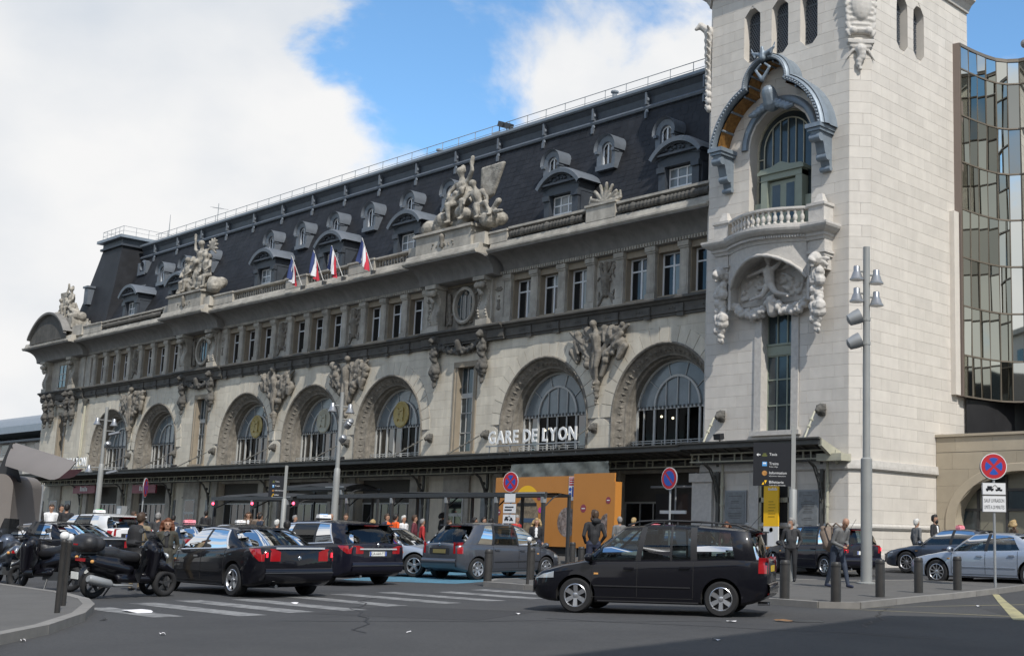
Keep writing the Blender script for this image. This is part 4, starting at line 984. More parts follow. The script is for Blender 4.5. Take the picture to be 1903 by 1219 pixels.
# ------------------------------------------------------------------ rooftop statue groups (stand on pedestals)
def group_statue(loc, label, seed, variant):
    R = random.Random(seed); m = MB()
    for i in range(26): 
        x = R.uniform(-2.2, 2.2); h = .35+.5*(1-abs(x)/2.4); m.sphere((x, R.uniform(-.35, .45), h*R.uniform(.2, 1)), R.uniform(.3, .45), 6)
    if variant == 0:
        # seated central figure in heavy drapery holding a tall shield
        J = dict(pelvis=(-.1, 0, 1.45), chest=(-.25, -.05, 2.25), neck=(-.3, -.1, 2.7), head=(-.32, -.18, 2.98), shl=(.1, -.05, 2.5), shr=(-.65, -.05, 2.45), ell=(.45, -.2, 2.9), elr=(-.95, -.25, 2.0), hal=(.35, -.15, 3.35), har=(-.75, -.5, 1.6), hil=(.15, -.1, 1.4), hir=(-.35, -.1, 1.4), knl=(.35, -.65, 1.25), knr=(-.55, -.7, 1.2), fol=(.3, -.55, .4), **{'for': (-.5, -.6, .35)})
        figure(m, J, 1.75)
        capsule(m, (-.32, -.1, 3.1), (-.32, -.05, 3.3), .2, .12, 8); capsule(m, (.35, -.15, 3.3), (.4, -.15, 3.62), .12, .1, 6)
        for i in range(40): 
            t = R.random(); a = Vector((-1.5*t+R.uniform(-.2, .4), R.uniform(-.5, .3), 2.0-1.4*t+R.uniform(-.3, .3))); capsule(m, a, a+Vector((R.uniform(-.5, .1), R.uniform(-.2, .1), -R.uniform(.2, .6))), R.uniform(.10, .2), .08, 6)
        # shield / anvil at right
        for i in range(15): capsule(m, (.95, .05, 1.2+i*.12), (1.7+.04*i, .0, 1.5+i*.10), .13, .11, 6)
        J2 = dict(pelvis=(1.1, -.2, .95), chest=(1.0, -.35, 1.5), neck=(.95, -.45, 1.8), head=(.9, -.55, 2.0), shl=(1.3, -.3, 1.65), shr=(.7, -.45, 1.6), ell=(1.6, -.3, 1.25), elr=(.5, -.6, 1.3), hal=(1.75, -.4, .9), har=(.6, -.75, 1.0), hil=(1.25, -.25, .9), hir=(.95, -.3, .9), knl=(1.75, -.55, .9), knr=(1.3, -.7, .8), fol=(2.0, -.45, .3), **{'for': (1.5, -.7, .2)})
        figure(m, J2, 1.45); capsule(m, (2.0, -.3, .5), (2.35, -.3, .9), .12, .16, 6); capsule(m, (2.2, -.3, .4), (2.6, -.35, .35), .13, .1, 6)
        for s in range(6): m.sphere((-2.1+.15*s, -.2, .3+.12*s), .22, 6)
    else:
        J = dict(pelvis=(.1, 0, 1.75), chest=(.1, -.1, 2.5), neck=(.12, -.12, 2.92), head=(.14, -.2, 3.2), shl=(.5, -.08, 2.72), shr=(-.28, -.08, 2.72), ell=(.8, -.2, 2.3), elr=(-.65, -.1, 3.0), hal=(.7, -.4, 1.9), har=(-.72, -.12, 3.7), hil=(.3, -.1, 1.7), hir=(-.1, -.1, 1.7), knl=(.55, -.45, 1.1), knr=(-.2, -.3, 1.0), fol=(.5, -.35, .45), **{'for': (-.25, -.2, .4)})
        figure(m, J, 1.7); capsule(m, (-.72, -.12, 3.7), (-.74, -.12, 4.0), .08, .1, 6)
        for k in range(9): a = radians(-40+k*28); capsule(m, (.85, .15, 2.9), (.85+.55*cos(a), .12, 2.9+.6*sin(a)), .12, .08, 6)
        for q, xx in ((-1, -1.0), (1, 1.15)):
            J2 = dict(pelvis=(xx, -.2, 1.0), chest=(xx-.1*q, -.3, 1.65), neck=(xx-.12*q, -.35, 1.98), head=(xx-.12*q, -.42, 2.22), shl=(xx+.25, -.28, 1.82), shr=(xx-.3, -.28, 1.8), ell=(xx+.45, -.4, 1.45), elr=(xx-.5, -.4, 1.45), hal=(xx+.3, -.6, 1.2), har=(xx-.3, -.6, 1.15), hil=(xx+.15, -.25, .95), hir=(xx-.15, -.25, .95), knl=(xx+.3, -.65, .8), knr=(xx-.25, -.6, .75), fol=(xx+.25, -.6, .15), **{'for': (xx-.3, -.55, .1)})
            figure(m, J2, 1.5)
        for i in range(40): 
            a = Vector((R.uniform(-1.5, 1.6), R.uniform(-.4, .2), R.uniform(.7, 2.4))); capsule(m, a, a+Vector((R.uniform(-.3, .3), R.uniform(-.2, .1), -R.uniform(.2, .5))), R.uniform(.12, .22), .09, 6)
    me = remesh(m, 'statue_group', ['stone_statue'], .048, 0); o = link('statue_group', me); o.location = loc; o.scale = (1.25, 1.0, 1.0); tag(o, label, 'statue', 'stone figure groups on the station parapet'); return o
group_statue((-15.6, -1.0, 16.66), 'big stone statue group with seated figure and shield on the parapet, nearest the tower', 21, 0)
group_statue((-43.9, -1.0, 16.66), 'big stone statue group with raised arm on the parapet at the left of the flags', 22, 1)
# corner statue group on the curved gable: smaller
o = group_statue((-65.3, -.9, 16.9), 'weathered stone figure group on the curved gable at the far left corner', 23, 0); o.scale = (-.85, .8, .82)
part('statue_block', MB().box(-67.2, -63.4, -1.4, -.2, 16.2, 17.05), 'stone_statue', ST)

# ------------------------------------------------------------------ flags
def flag(x, seed, label, sway):
    f = thing('flag', label, 'flag', (x, -1.35, 15.35), 0, 'french flags on the station parapet')
    tip = Vector((-.10+.04*sway, -.75, 1.75)); part('flagpole', MB().tube([(0, .1, -.1), tip], .022, 6), 'white_matte', f); part('bracket', MB().box(-.08, .08, -.05, .3, -.2, .1), 'steel_dark', f)
    for k, c in enumerate(('flag_blue', 'flag_white', 'flag_red')):
        rows = []
        for i in range(13):
            t = i/12; row = []
            for j in range(6):
                s = (k+j/5)/3; a = tip*(1-s*.42); fold = .09*sin(s*17+seed*2.1+t*2.5)*(.3+t)
                row.append(a+Vector((.34*(s-.35)*t*(1+.2*sway)+fold, .09*cos(s*21+seed)*(.3+t)-.05*t, -(1.28-.18*s)*t)))
            rows.append(row)
        part('stripe', MB().grid(rows), c, f, smooth=180)
flag(-30.4, 1, 'french flag hanging limp, leftmost of the four on the parapet', 1); flag(-28.1, 2, 'french flag with open folds, second from the left on the parapet', 2.5); flag(-26.1, 3, 'french flag bunched in two falls, third from the left on the parapet', -1); flag(-23.2, 4, 'french flag on the pedestal, rightmost of the four on the parapet', 1.5)

# ------------------------------------------------------------------ ground floor under the canopy
gx = -71.0
for c in sorted(AX)+[3.75]:
    part('ground_floor_wall', MB().box(gx, c-2.55, .0, .5, .3, 5.0), 'stone_front', ST); gx = c+2.55
for c in AX:
    m = MB(); m.box(c-2.553, c+2.553, .08, .5, 4.2, 5.0); m.box(c-2.5, c+2.5, .35, .45, 3.0, 4.2, 1)
    for s in (-1, 1):
        m.box(c+s*2.9-.33, c+s*2.9+.33, -.16, 0, 1.3, 4.55); m.box(c+s*2.9-.45, c+s*2.9+.45, -.24, -.003, .4, 1.3); m.box(c+s*2.9-.42, c+s*2.9+.42, -.22, -.003, 4.55, 4.8)
    part('door_bay', m, ['stone_trim', 'wall_dark'], ST)
    dr = MB(); dr.box(c-2.5, c+2.5, .36, .42, 2.92, 3.05)
    for xx in (-2.5, -1.6, -.8, 0, .8, 1.6, 2.44): dr.box(c+xx, c+xx+.06, .37, .43, .55, 2.92)
    d = part('door_frame', dr, 'frame_grey', ST)
    for a, b in ((-2.5, -1.6), (-1.6, -.8), (-.8, 0), (0, .8), (.8, 1.6), (1.6, 2.44)): part('pane', MB().quad((c+a, .41, .6), (c+b, .41, .6), (c+b, .41, 2.92), (c+a, .41, 2.92)), 'glass_dark', d)
for p in PAVX+[PV3]:
    m = MB(); m.box(p-.9, p+1.2, -.12, .02, .4, 4.3); m.box(p-1.1, p+1.4, -.2, .02, 4.3, 4.5); m.box(p-1.0, p+1.3, -.16, .02, 3.3, 3.42); part('doorcase', m, 'stone_trim', ST)
    d = part('door', MB().box(p-.55, p+.85, -.16, -.1, .6, 3.25), 'frame_grey', ST)
    for a, b, z0, z1 in ((-.45, .1, .8, 2.3), (.2, .75, .8, 2.3), (-.45, .75, 2.45, 3.15)): part('pane', MB().quad((p+a, -.165, z0), (p+b, -.165, z0), (p+b, -.165, z1), (p+a, -.165, z1)), 'glass_dark', d)
    for s in (-2.6, 2.6):
        part('poster_frame', MB().box(p+s-.5, p+s+.5, -.06, .02, 1.5, 3.2), 'poster_grey', ST)
flr = MB(); flr.box(-71, 1, .5, 5.5, .3, .62); part('hall_floor', flr, 'wall_dark', ST)

# ------------------------------------------------------------------ canopy (marquise)
CA = thing('entrance_canopy', 'long dark iron and glass entrance canopy hung along the station front', 'canopy', (-30, -1, 4.6), world=True)
def canopy_run(x0, x1, yw, yf, zf, zw, prow=None):
    part('roof_sheet', MB().prof_x(x0, x1, [(yw, zw), (yf, zf), (yf, zf+.03), (yw, zw+.03)]), 'canopy_sheet', CA)
    part('front_beam', MB().prof_x(x0, x1, [(yf, zf-.16), (yf-.06, zf-.14), (yf-.06, zf+.06), (yf, zf+.08)]), 'iron_canopy', CA)
    part('front_gutter', MB().prof_x(x0-.01, x1+.01, [(yf-.06, zf+.02), (yf-.16, zf+.05), (yf-.17, zf+.11), (yf-.06, zf+.10)]), 'iron_canopy', CA)
    ym = yw-.9 if yw > -1 else yw-.55; zm = zw+(zf-zw)*(ym-yw)/(yf-yw)
    m = MB(); m.box(x0, x1, ym-.04, ym+.04, zm-.12, zm-.07); m.box(x0, x1, ym-.04, ym+.04, zm-.42, zm-.37)
    x = x0+.1
    while x < x1: m.box(x-.02, x+.02, ym-.03, ym+.03, zm-.37, zm-.12); m.box(x+.33, x+.37, ym-.03, ym+.03, zm-.37, zm-.12); x += 1.1
    part('lattice_girder', m, 'iron_pale', CA)
    x = x0+.15; r = MB()
    while x < x1: r.prof_x(x-.02, x+.02, [(yw, zw-.09), (yf, zf-.09), (yf, zf-.005), (yw, zw-.005)]); x += .62
    part('rafters', r, 'iron_canopy', CA, kind='stuff')
    part('wall_gutter', MB().box(x0, x1, yw-.22, yw-.02, zw-.28, zw-.02), 'iron_canopy', CA)
canopy_run(-68.5, .95, .0, -2.45, 5.02, 4.62)
canopy_run(.96, 7.8, -1.32, -2.47, 5.06, 4.66)
part('end_truss', MB().prof_x(7.7, 7.85, [(-1.32, 4.2), (-1.32, 4.72), (-2.5, 5.12), (-2.5, 4.86)]), 'iron_pale', CA)
part('end_gutter', MB().box(7.2, 8.3, -1.95, -1.33, 4.36, 4.62), 'iron_pale', CA)
# wall brackets with down pipes
def bracket(x, yw, z=4.55):
    m = MB(); pts = [(x, yw-.04, 2.2), (x, yw-.10, 2.9), (x, yw-.25, 3.6), (x, yw-.55, 4.15), (x, yw-.95, 4.4)]
    for dx in (-.05, .05): m.tube([(p[0]+dx, p[1], p[2]) for p in pts], .035, 5)
    m.box(x-.07, x+.07, yw-.12, yw-.003, .9, 4.5)
    for i in range(4): t = .25+i*.2; m.lathe([(.09, -.02), (.09, .02)], (x, yw-.08-.3*t*t, 2.6+1.5*t), 8, axis='X')
    part('bracket', m, 'iron_canopy', CA); px = x+.28
    pp = MB().tube([(px, yw-.14, 4.4), (px, yw-.14, 1.1), (px-.06, yw-.2, .8), (px-.2, yw-.2, .62)], .055, 7)
    for z_ in (1.3, 2.0, 2.8, 3.5): pp.lathe([(.085, -.05), (.085, .05)], (px, yw-.14, z_), 8)
    part('down_pipe', pp, 'iron_pale', CA, smooth=50)
for x in (-6.3, -14.0, -19.2, -26.75, -34.5, -42.0, -47.2, -54.3, -61.8): bracket(x, 0)
bracket(2.0, -1.3); bracket(7.05, -1.3)
# lion head anchors with tie rods
lm = MB(); lion_head(lm, 0, -.12, 0, .60); lm.box(-.15, .15, -.08, .05, -.22, .22); lmesh = remesh(lm, 'lion_anchor', ['stone_grimy'], .03, 1)
for i, (x, yw, dx) in enumerate([(-6.6, 0, 0), (-14.3, 0, 0), (-18.9, 0, 0), (-26.6, 0, 0), (-34.5, 0, 0), (-42.0, 0, 0), (-47.4, 0, 0), (-54.3, 0, 0), (-62.9, 0, 0), (2.1, -1.3, 0), (7.0, -1.3, 0)]):
    o = link('lion_anchor', lmesh, CA); o.location = (x, yw-.02, 6.28)
    m = MB().tube([(x, yw-.5, 6.18), (x, -2.42, 5.12)], .04 if yw else .03, 6)
    for t in (.3, .55): p = Vector((x, yw-.5, 6.18)).lerp(Vector((x, -2.42, 5.12)), t); m.sphere(tuple(p), .08, 5)
    part('tie_rod', m, 'iron_pale' if yw else 'iron_canopy', CA)
# floodlights standing on the canopy
for i, (x, y, lb) in enumerate([(2.9, -2.35, 'small black floodlight on the canopy edge under the tower window'), (-31.5+5.2, -.5, 'small black floodlight on the canopy between the medallion windows'), (-46.2, -.5, 'small black floodlight on the canopy left of the medallion windows'), (-53.6, -.5, 'small black floodlight on the canopy between the far left arches')]):
    f = thing('canopy_floodlight', lb, 'floodlight', (x, y, 5.06)); part('lamp_head', MB().box(-.17, .17, -.12, .12, .2, .42, 0, Matrix.Rotation(.2, 4, 'X')), 'plastic_black', f); part('lens', MB().box(-.14, .14, -.1, .1, .17, .2), 'lamp_glass', f); part('stand', MB().tube([(0, 0, 0), (0, 0, .22)], .03, 5), 'steel_dark', f)
# GARE DE LYON letters
def letters(x, y, z, txt, size, label, w=None):
    s = thing('station_sign', label, 'sign', (x, y, z))
    xx = 0; spans = []
    for ch in txt:
        if ch == ' ': xx += size*.34; continue
        t = text_mb(ch, size, .03, 'LEFT', .018); xs = [v[0] for v in t.v]; zs = [v[1] for v in t.v]; wdt = max(xs)-min(xs); y0 = -size*.34
        t.v = [((v[0]-min(xs))*.92+xx, v[1], v[2]) for v in t.v]; xf(t, TXT_FRONT); t.v = [(v[0], v[1], v[2]+size*.36+.1) for v in t.v]
        part('letter', t, 'white_gloss', s, fix=False); xx += wdt*.92+size*.12
    m = MB(); m.box(-.15, xx+.05, -.03, .05, .0, .06); 
    for k in range(5): m.box(.1+k*(xx-.2)/4-.02, .1+k*(xx-.2)/4+.02, -.02, .02, -.42, 0)
    part('rail', m, 'steel_grey', s); return s
letters(-11.0, -2.5, 5.40, 'GARE DE LYON', .80, 'large white letters reading GARE DE LYON above the canopy')
letters(-61.3, -2.5, 5.4, 'GARE DE LYON', .80, 'second set of white GARE DE LYON letters above the canopy at the far left end')
# ================================================================== clock tower
TW = thing('clock_tower', 'tall pale limestone tower with balcony and copper hooded window at the right of the station', 'tower', (4.7, 2.5, .6), world=True)
TX0, TX1, TY, CH, TXR, TYB = 1.16, 8.16, -1.3, .59, 8.75, 6.6
TC = 4.72
HB = 29.0
WT = [(3.33, .42), (4.77, .42), (6.22, .42)]
def arch_rect(c, hw, z0, zs):
    return lambda z: ((c-hw, c+hw) if z0 <= z < zs else ((c-sqrt(max(0, hw*hw-(z-zs)**2)), c+sqrt(max(0, hw*hw-(z-zs)**2))) if zs <= z < zs+hw-.01 else None))
thol = [arch_rect(c, hw, 20.72, 22.58) for c, hw in WT]+[arch_rect(4.85, 1.55, 13.3, 16.95), rect_hole(3.75, 5.9, 5.40, 10.35), rect_hole(4.0, 5.7, .6, 3.9)]
FT = lambda u, z, d: Vector((u, TY-d, z))
RT = lambda u, z, d: Vector((TXR+d, u, z))
s2 = sqrt(.5)
CT = lambda u, z, d: Vector((TX1+u*s2+d*s2, TY+u*s2-d*s2, z))
CTL = lambda u, z, d: Vector((TX0-u*s2-d*s2, TY+u*s2-d*s2, z))
LT = lambda u, z, d: Vector((TX0-CH-d, u, z))
rhol = [arch_rect(1.47, .40, 20.72, 22.56), arch_rect(2.70, .40, 20.72, 22.56)]
it = []
for (za, zb, sd) in ((.45, 2.0, 1), (2.16, 4.05, 2), (4.42, 24.0, 3)):
    it += [(b, FT, 'F') for b in courses(TX0, TX1, za, zb, .437, 1.15, thol, sd)]
    it += [(b, CT, 'C') for b in courses(0, CH/s2, za, zb, .437, .9, [], sd+9)]
    it += [(b, RT, 'R') for b in courses(TY+CH, TYB, za, zb, .437, 1.2, rhol, sd+4)]
    it += [(b, CTL, 'D') for b in courses(0, CH/s2, za, zb, .437, .9, [], sd+7)]
it += [(b, LT, 'L') for b in courses(TY+CH, 6, 15.5, 24.0, .437, 1.0, [], 6)]
lay(TW, it, 'stone_tower', 300)
def poly_wall(M, u0, u1, z0, z1, hs, dep=-.012):
    "sheet with holes given as polygons"
    P3 = [[Vector((u, z, 0)) for u, z in [(u0, z0), (u1, z0), (u1, z1), (u0, z1)]]]+[[Vector((u, z, 0)) for u, z in h] for h in hs]
    tri = geometry.tessellate_polygon(P3); flat_ = [p for l in P3 for p in l]; m = MB(); m.add([M(p.x, p.y, dep) for p in flat_], [tuple(t) for t in tri]); return m
def arch_poly(c, hw, z0, zs, n=14): return [(c-hw, z0)]+arc(c, zs, hw, pi, 0, n)+[(c+hw, z0)]
fh = [arch_poly(c, hw, 20.72, 22.58) for c, hw in WT]+[arch_poly(4.85, 1.55, 13.3, 16.95, 20), [(3.75, 5.4), (3.75, 10.35), (5.9, 10.35), (5.9, 5.4)]]
rh = [arch_poly(1.47, .40, 20.72, 22.56), arch_poly(2.70, .40, 20.72, 22.56)]
m = poly_wall(FT, TX0, TX1, .3, HB, fh); join(m, poly_wall(RT, TY+CH, TYB, .3, HB, rh)); join(m, poly_wall(CT, 0, CH/s2, .3, HB, [])); join(m, poly_wall(CTL, 0, CH/s2, .3, HB, [])); join(m, poly_wall(LT, TY+CH, TYB, .3, HB, []))
m.quad((TX0-CH, TYB, .3), (TXR, TYB, .3), (TXR, TYB, HB), (TX0-CH, TYB, HB)); m.add([(TX0, TY, HB), (TX1, TY, HB), (TXR, TY+CH, HB), (TXR, TYB, HB), (TX0-CH, TYB, HB), (TX0-CH, TY+CH, HB)], [(0, 1, 2, 3, 4, 5)])
part('wall', m, 'stone_tower', TW, fix=False)
m = MB(); m.box(2.2, 7.6, .2, .35, .4, 24); m.box(7.4, 7.55, .2, 5, 19, 24); part('inner_wall', m, 'wall_dark', TW)
# string mouldings wrapping front, chamfer and side
def wrap(prof, name, z, matn='stone_tower_carved'):
    path = [(TX0-CH, TYB), (TX0-CH, TY+CH), (TX0, TY), (TX1, TY), (TXR, TY+CH), (TXR, TYB)]; rows = []
    for (d, h) in prof:
        r = []
        offs = [(-1, 0), (-1, -.414), (-.414, -1), (.414, -1), (1, -.414), (1, 0)]
        for (x, y), (ox, oy) in zip(path, offs): r.append(Vector((x+ox*d, y+oy*d, z+h)))
        rows.append(r)
    part(name, MB().grid(rows), matn, TW)
wrap([(-.01, 0), (.05, .0), (.13, .06), (.13, .16), (.10, .36), (-.01, .38)], 'band_moulding', 4.05)
wrap([(-.01, -.06), (.05, -.04), (.10, .03), (.10, .09), (.05, .16), (-.01, .18)], 'roll_moulding', 1.98)
wrap([(-.01, 0), (.10, 0), (.12, .1), (.25, .3), (.45, .45), (.45, .65), (-.01, .8)], 'top_cornice', 24.0)
wrap([(-.01, 0), (.10, 0), (.08, .5), (-.01, .52)], 'plinth', .55)
# bell openings with pierced screens
def screen(M, c, hw, z0, zs, dep):
    m = MB()
    def inside(u, z): return abs(u-c) < hw and z > z0 and (z < zs or hypot(u-c, z-zs) < hw)
    st = .115; bars = []
    for s in (-1, 1):
        k = -40
        while k < 60:
            seg = []
            for i in range(60):
                z = z0+i*(zs+hw-z0)/59; u = c-hw*3+k*st+s*(z-z0)*.62
                ok = inside(u, z)
                if ok: seg.append((u, z))
                if (not ok or i == 59) and len(seg) > 1: bars.append((seg[0], seg[-1])); seg = []
                elif not ok: seg = []
            k += 1
    for (a, b) in bars: m.tube([M(a[0], a[1], -dep), M(b[0], b[1], -dep)], .017, 4, cap=False)
    for z in (z0+.02, zs-.12): m.tube([M(c-hw, z, -dep+.02), M(c+hw, z, -dep+.02)], .022, 4)
    return m
for M, lst, z in ((FT, WT, 22.58), (RT, [(1.47, .40), (2.70, .40)], 22.56)):
    for c, hw in lst:
        path = arch_poly(c, hw, 20.72, z)+[(c-hw, 20.72)]
        w = part('belfry_opening', MB().grid([[M(u, zz_, d) for u, zz_ in path] for d in (.0, -.42)]), 'stone_tower', TW)
        part('pierced_screen', screen(M, c, hw, 20.72, z, .36), 'zinc', w); part('backing', MB().add([M(u, zz_, -.44) for u, zz_ in path[:-1]], [tuple(range(len(path)-1))]), 'interior_dark', w)
# stone surround and lower tall window
m = MB()
for s in (-1, 1): m.box(4.82+s*.90-.17, 4.82+s*.90+.17, TY-.07, TY+.3, 5.6, 10.15)
m.box(3.753, 5.897, TY-.073, TY+.3, 10.15, 10.38); m.box(3.62, 6.0, TY-.16, TY+.3, 5.42, 5.6); m.box(3.75, 5.9, TY-.04, TY+.2, 5.0, 5.42); w = part('window_surround', m, 'stone_tower_carved', TW)
m = MB(); yw = TY+.38
for i in range(4): x = 4.09+1.46*i/3; m.box(x-.028, x+.028, yw-.05, yw, 5.6, 10.15)
for z in (6.58, 7.58, 8.5, 10.1): m.box(4.09, 5.55, yw-.052, yw-.003, z, z+.05)
m.box(4.09, 5.55, yw-.09, yw-.002, 8.55, 8.92); m.box(4.05, 5.6, yw-.13, yw-.002, 8.92, 9.0)
part('mullions', m, 'frame_sage', w)
for a, b in ((5.6, 6.6), (6.6, 7.6), (7.6, 8.55), (8.95, 10.12)):
    for i in range(3): part('pane', MB().quad((4.09+1.46*i/3, yw, a), (4.09+1.46*(i+1)/3, yw, a), (4.09+1.46*(i+1)/3, yw, b), (4.09+1.46*i/3, yw, b)), 'glass_lead', w)
m = MB()
for s in (-1, 1): m.box(4.82+s*.98-.25, 4.82+s*.98+.25, TY+.3, TY+.5, 5.4, 10.3)
part('window_jamb', m, 'stone_tower', TW)
# big arched window with balcony door
c, R_ = 4.85, 1.55
path = [(c-R_, 13.3)]+arc(c, 16.95, R_, pi, 0, 20)+[(c+R_, 13.3)]
w = part('arched_window', MB().grid([[FT(u, z, d) for u, z in path] for d in (0, -.62)]), 'stone_tower', TW, smooth=40)
part('pane', MB().add([FT(u, z, -.56) for u, z in path], [tuple(range(len(path)))]), 'glass_lead', w)
m = MB()
rows = [[FT(u, z, d) for u, z in [(c-r, 13.3)]+arc(c, 16.95, r, pi, 0, 20)+[(c+r, 13.3)]] for r, d in ((1.55, -.5), (1.47, -.5), (1.47, -.56))]; m.grid(rows)
rows = [[FT(u, z, d) for u, z in [(c-r, 15.0)]+arc(c, 16.95, r, pi, 0, 20)+[(c+r, 15.0)]] for r, d in ((1.22, -.53), (1.22, -.49), (1.17, -.49), (1.17, -.53))]; m.grid(rows)
for x in (-.78, -.39, 0, .39, .78): m.box(c+x-.018, c+x+.018, TY+.50, TY+.54, 15.5, 16.95+sqrt(1.18**2-x*x))
for z in (16.6, 15.7): 
    for s in (-1, 1): m.box(c+s*1.35-.16, c+s*1.35+.16, TY+.5, TY+.54, z, z+.04)
part('mullions', m, 'iron_pale', w)
m = MB(); m.box(c-1.5, c+1.5, TY+.30, TY+.54, 13.3, 14.75); 
for s in (-1, 1): m.box(c+s*.86-.16, c+s*.86+.16, TY+.10, TY+.5, 13.3, 15.75); m.box(c+s*1.25-.17, c+s*1.25+.17, TY+.27, TY+.32, 13.5, 14.6)
m.box(c-1.02, c+1.02, TY+.08, TY+.5, 15.55, 15.8); m.box(c-1.15, c+1.15, TY+.0, TY+.5, 15.8, 15.92); m.prof_y(TY+.02, TY+.4, [(c-1.12, 15.92), (c+1.12, 15.92), (c+1.02, 16.02), (c+.5, 16.05), (c, 16.22), (c-.5, 16.05), (c-1.02, 16.02)])
d = part('door_frame', m, 'frame_sage', TW)
m = MB()
for s in (-1, 1): m.box(c+s*.35-.35, c+s*.35+.35, TY+.24, TY+.30, 13.3, 15.5)
part('door_leaf', m, 'frame_sage', d)
for s in (-1, 1): part('pane', MB().quad((c+s*.35-.2, TY+.235, 13.9), (c+s*.35+.2, TY+.235, 13.9), (c+s*.35+.2, TY+.235, 15.35), (c+s*.35-.2, TY+.235, 15.35)), 'glass_lead', d)
# copper hood: trefoil rim, barrel roof, gilded soffit
HC = 4.72
def tre(off=0., n1=10, n2=12):
    R1 = 2.62+off; cz = 16.65; R2 = .98+off*.8; c2 = 19.2; pts = []
    a0 = math.asin((17.0-cz)/R1); a1 = math.acos((.92+off*.3)/R1)
    for i in range(n1+1): a = a0+(a1-a0)*i/n1; pts.append((R1*cos(a), cz+R1*sin(a)))
    b0 = radians(-8); 
    for i in range(1, n2+1): b = b0+(pi/2-b0)*i/n2; pts.append((R2*cos(b), c2+R2*sin(b)))
    return [(HC-x, z) for x, z in pts]+[(HC+x, z) for x, z in reversed(pts[:-1])]
hd = thing('window_hood', 'blue grey copper trefoil hood with gilded underside over the tower balcony window', 'hood', (HC, -1.8, 17), world=True)
yf = -2.2
rim = MB().grid([[Vector((x, y, z)) for x, z in tre(o_)] for o_, y in ((.04, yf+.22), (.02, yf+.02), (.05, yf-.04), (.11, yf+.0), (.18, yf-.04), (.24, yf+.0), (.28, yf+.25))])
part('rim', rim, 'copper_blue', hd, smooth=60)
rb = MB(); tp_ = tre(.10)
for i in range(len(tp_)-1):
    for k in (0, 1): 
        t = (k+.5)/2; x = tp_[i][0]*(1-t)+tp_[i+1][0]*t; z = tp_[i][1]*(1-t)+tp_[i+1][1]*t; rb.sphere((x, yf-.02, z), .055, 4)
part('rim_beads', rb, 'zinc_light', hd, smooth=180)
part('hood_roof', MB().grid([[Vector((x, y, z)) for x, z in tre(o_)] for o_, y in ((.30, yf+.1), (.36, yf+.3), (.30, yf+.45), (.32, -1.28))]), 'copper_blue', hd, smooth=50)
so = tre(-.05); seg = len(so)-1
ribs = MB()
for i in range(0, seg):
    a, b = so[i], so[i+1]; q = MB().quad((a[0], yf+.2, a[1]), (b[0], yf+.2, b[1]), (b[0], -1.28, b[1]), (a[0], -1.28, a[1])); part('soffit_panel', q, 'gold_panel', hd)
    if i % 3 == 0: ribs.tube([(a[0], yf+.2, a[1]), (a[0], -1.3, a[1])], .05, 5)
part('soffit_ribs', ribs, 'copper_blue', hd)
part('arch_moulding', MB().grid([[Vector((x, y, z)) for x, z in arc(4.85, 16.95, r, pi, 0, 24)] for r, y in ((1.62, -1.29), (1.66, -1.42), (1.80, -1.46), (1.92, -1.40), (1.95, -1.29))]), 'copper_blue', hd, smooth=50)
for s in (-1, 1):
    m = MB(); x = HC+s*2.45
    m.box(x-.36, x+.36, -2.3, -1.29, 16.86, 17.02); m.box(x-.30, x+.30, -2.22, -1.29, 16.74, 16.86)
    prof = [(-1.29, 16.74), (-2.15, 16.74), (-2.1, 16.5), (-1.85, 16.35), (-1.75, 16.0), (-1.62, 15.75), (-1.5, 15.7), (-1.42, 15.45), (-1.29, 15.35)]
    m.prof_x(x-.2, x+.2, prof)
    for (yy, zz_, r) in ((-2.05, 16.5, .16), (-1.6, 15.85, .15), (-1.42, 15.42, .1)): m.lathe([(r, -.24), (r, .24)], (x, yy, zz_), 10, axis='X')
    part('corbel', m, 'copper_blue', hd, smooth=50)
m = MB(); 
for s in (-1, 1): capsule(m, (HC, yf-.05, 20.3), (HC+s*.55, yf-.1, 20.52), .13, .05, 6); capsule(m, (HC+s*.4, yf-.1, 20.3), (HC+s*.6, yf-.1, 20.7), .06, .03, 6); capsule(m, (HC, yf-.1, 19.3), (HC+s*.35, yf-.1, 19.75), .09, .06, 6); capsule(m, (HC+s*.35, yf-.1, 19.75), (HC+s*.1, yf-.1, 19.95), .06, .05, 6)
    
capsule(m, (HC, yf-.1, 20.2), (HC, yf-.15, 20.6), .14, .08, 6)
# carved bull-like mask and scrolls hanging in the upper lobe
capsule(m, (HC, -1.7, 18.5), (HC, -1.9, 18.9), .34, .30, 8)
for s in (-1, 1):
    for i in range(5): capsule(m, (HC+s*.2*i, -1.75, 18.5-.08*i), (HC+s*(.2*i+.25), -1.75, 18.6-.1*i), .14, .10, 6)
link('cresting', remesh(m, 'cresting', ['copper_blue'], .035, 1), hd).matrix_parent_inverse = Matrix.Translation((-HC, 1.8, -17))
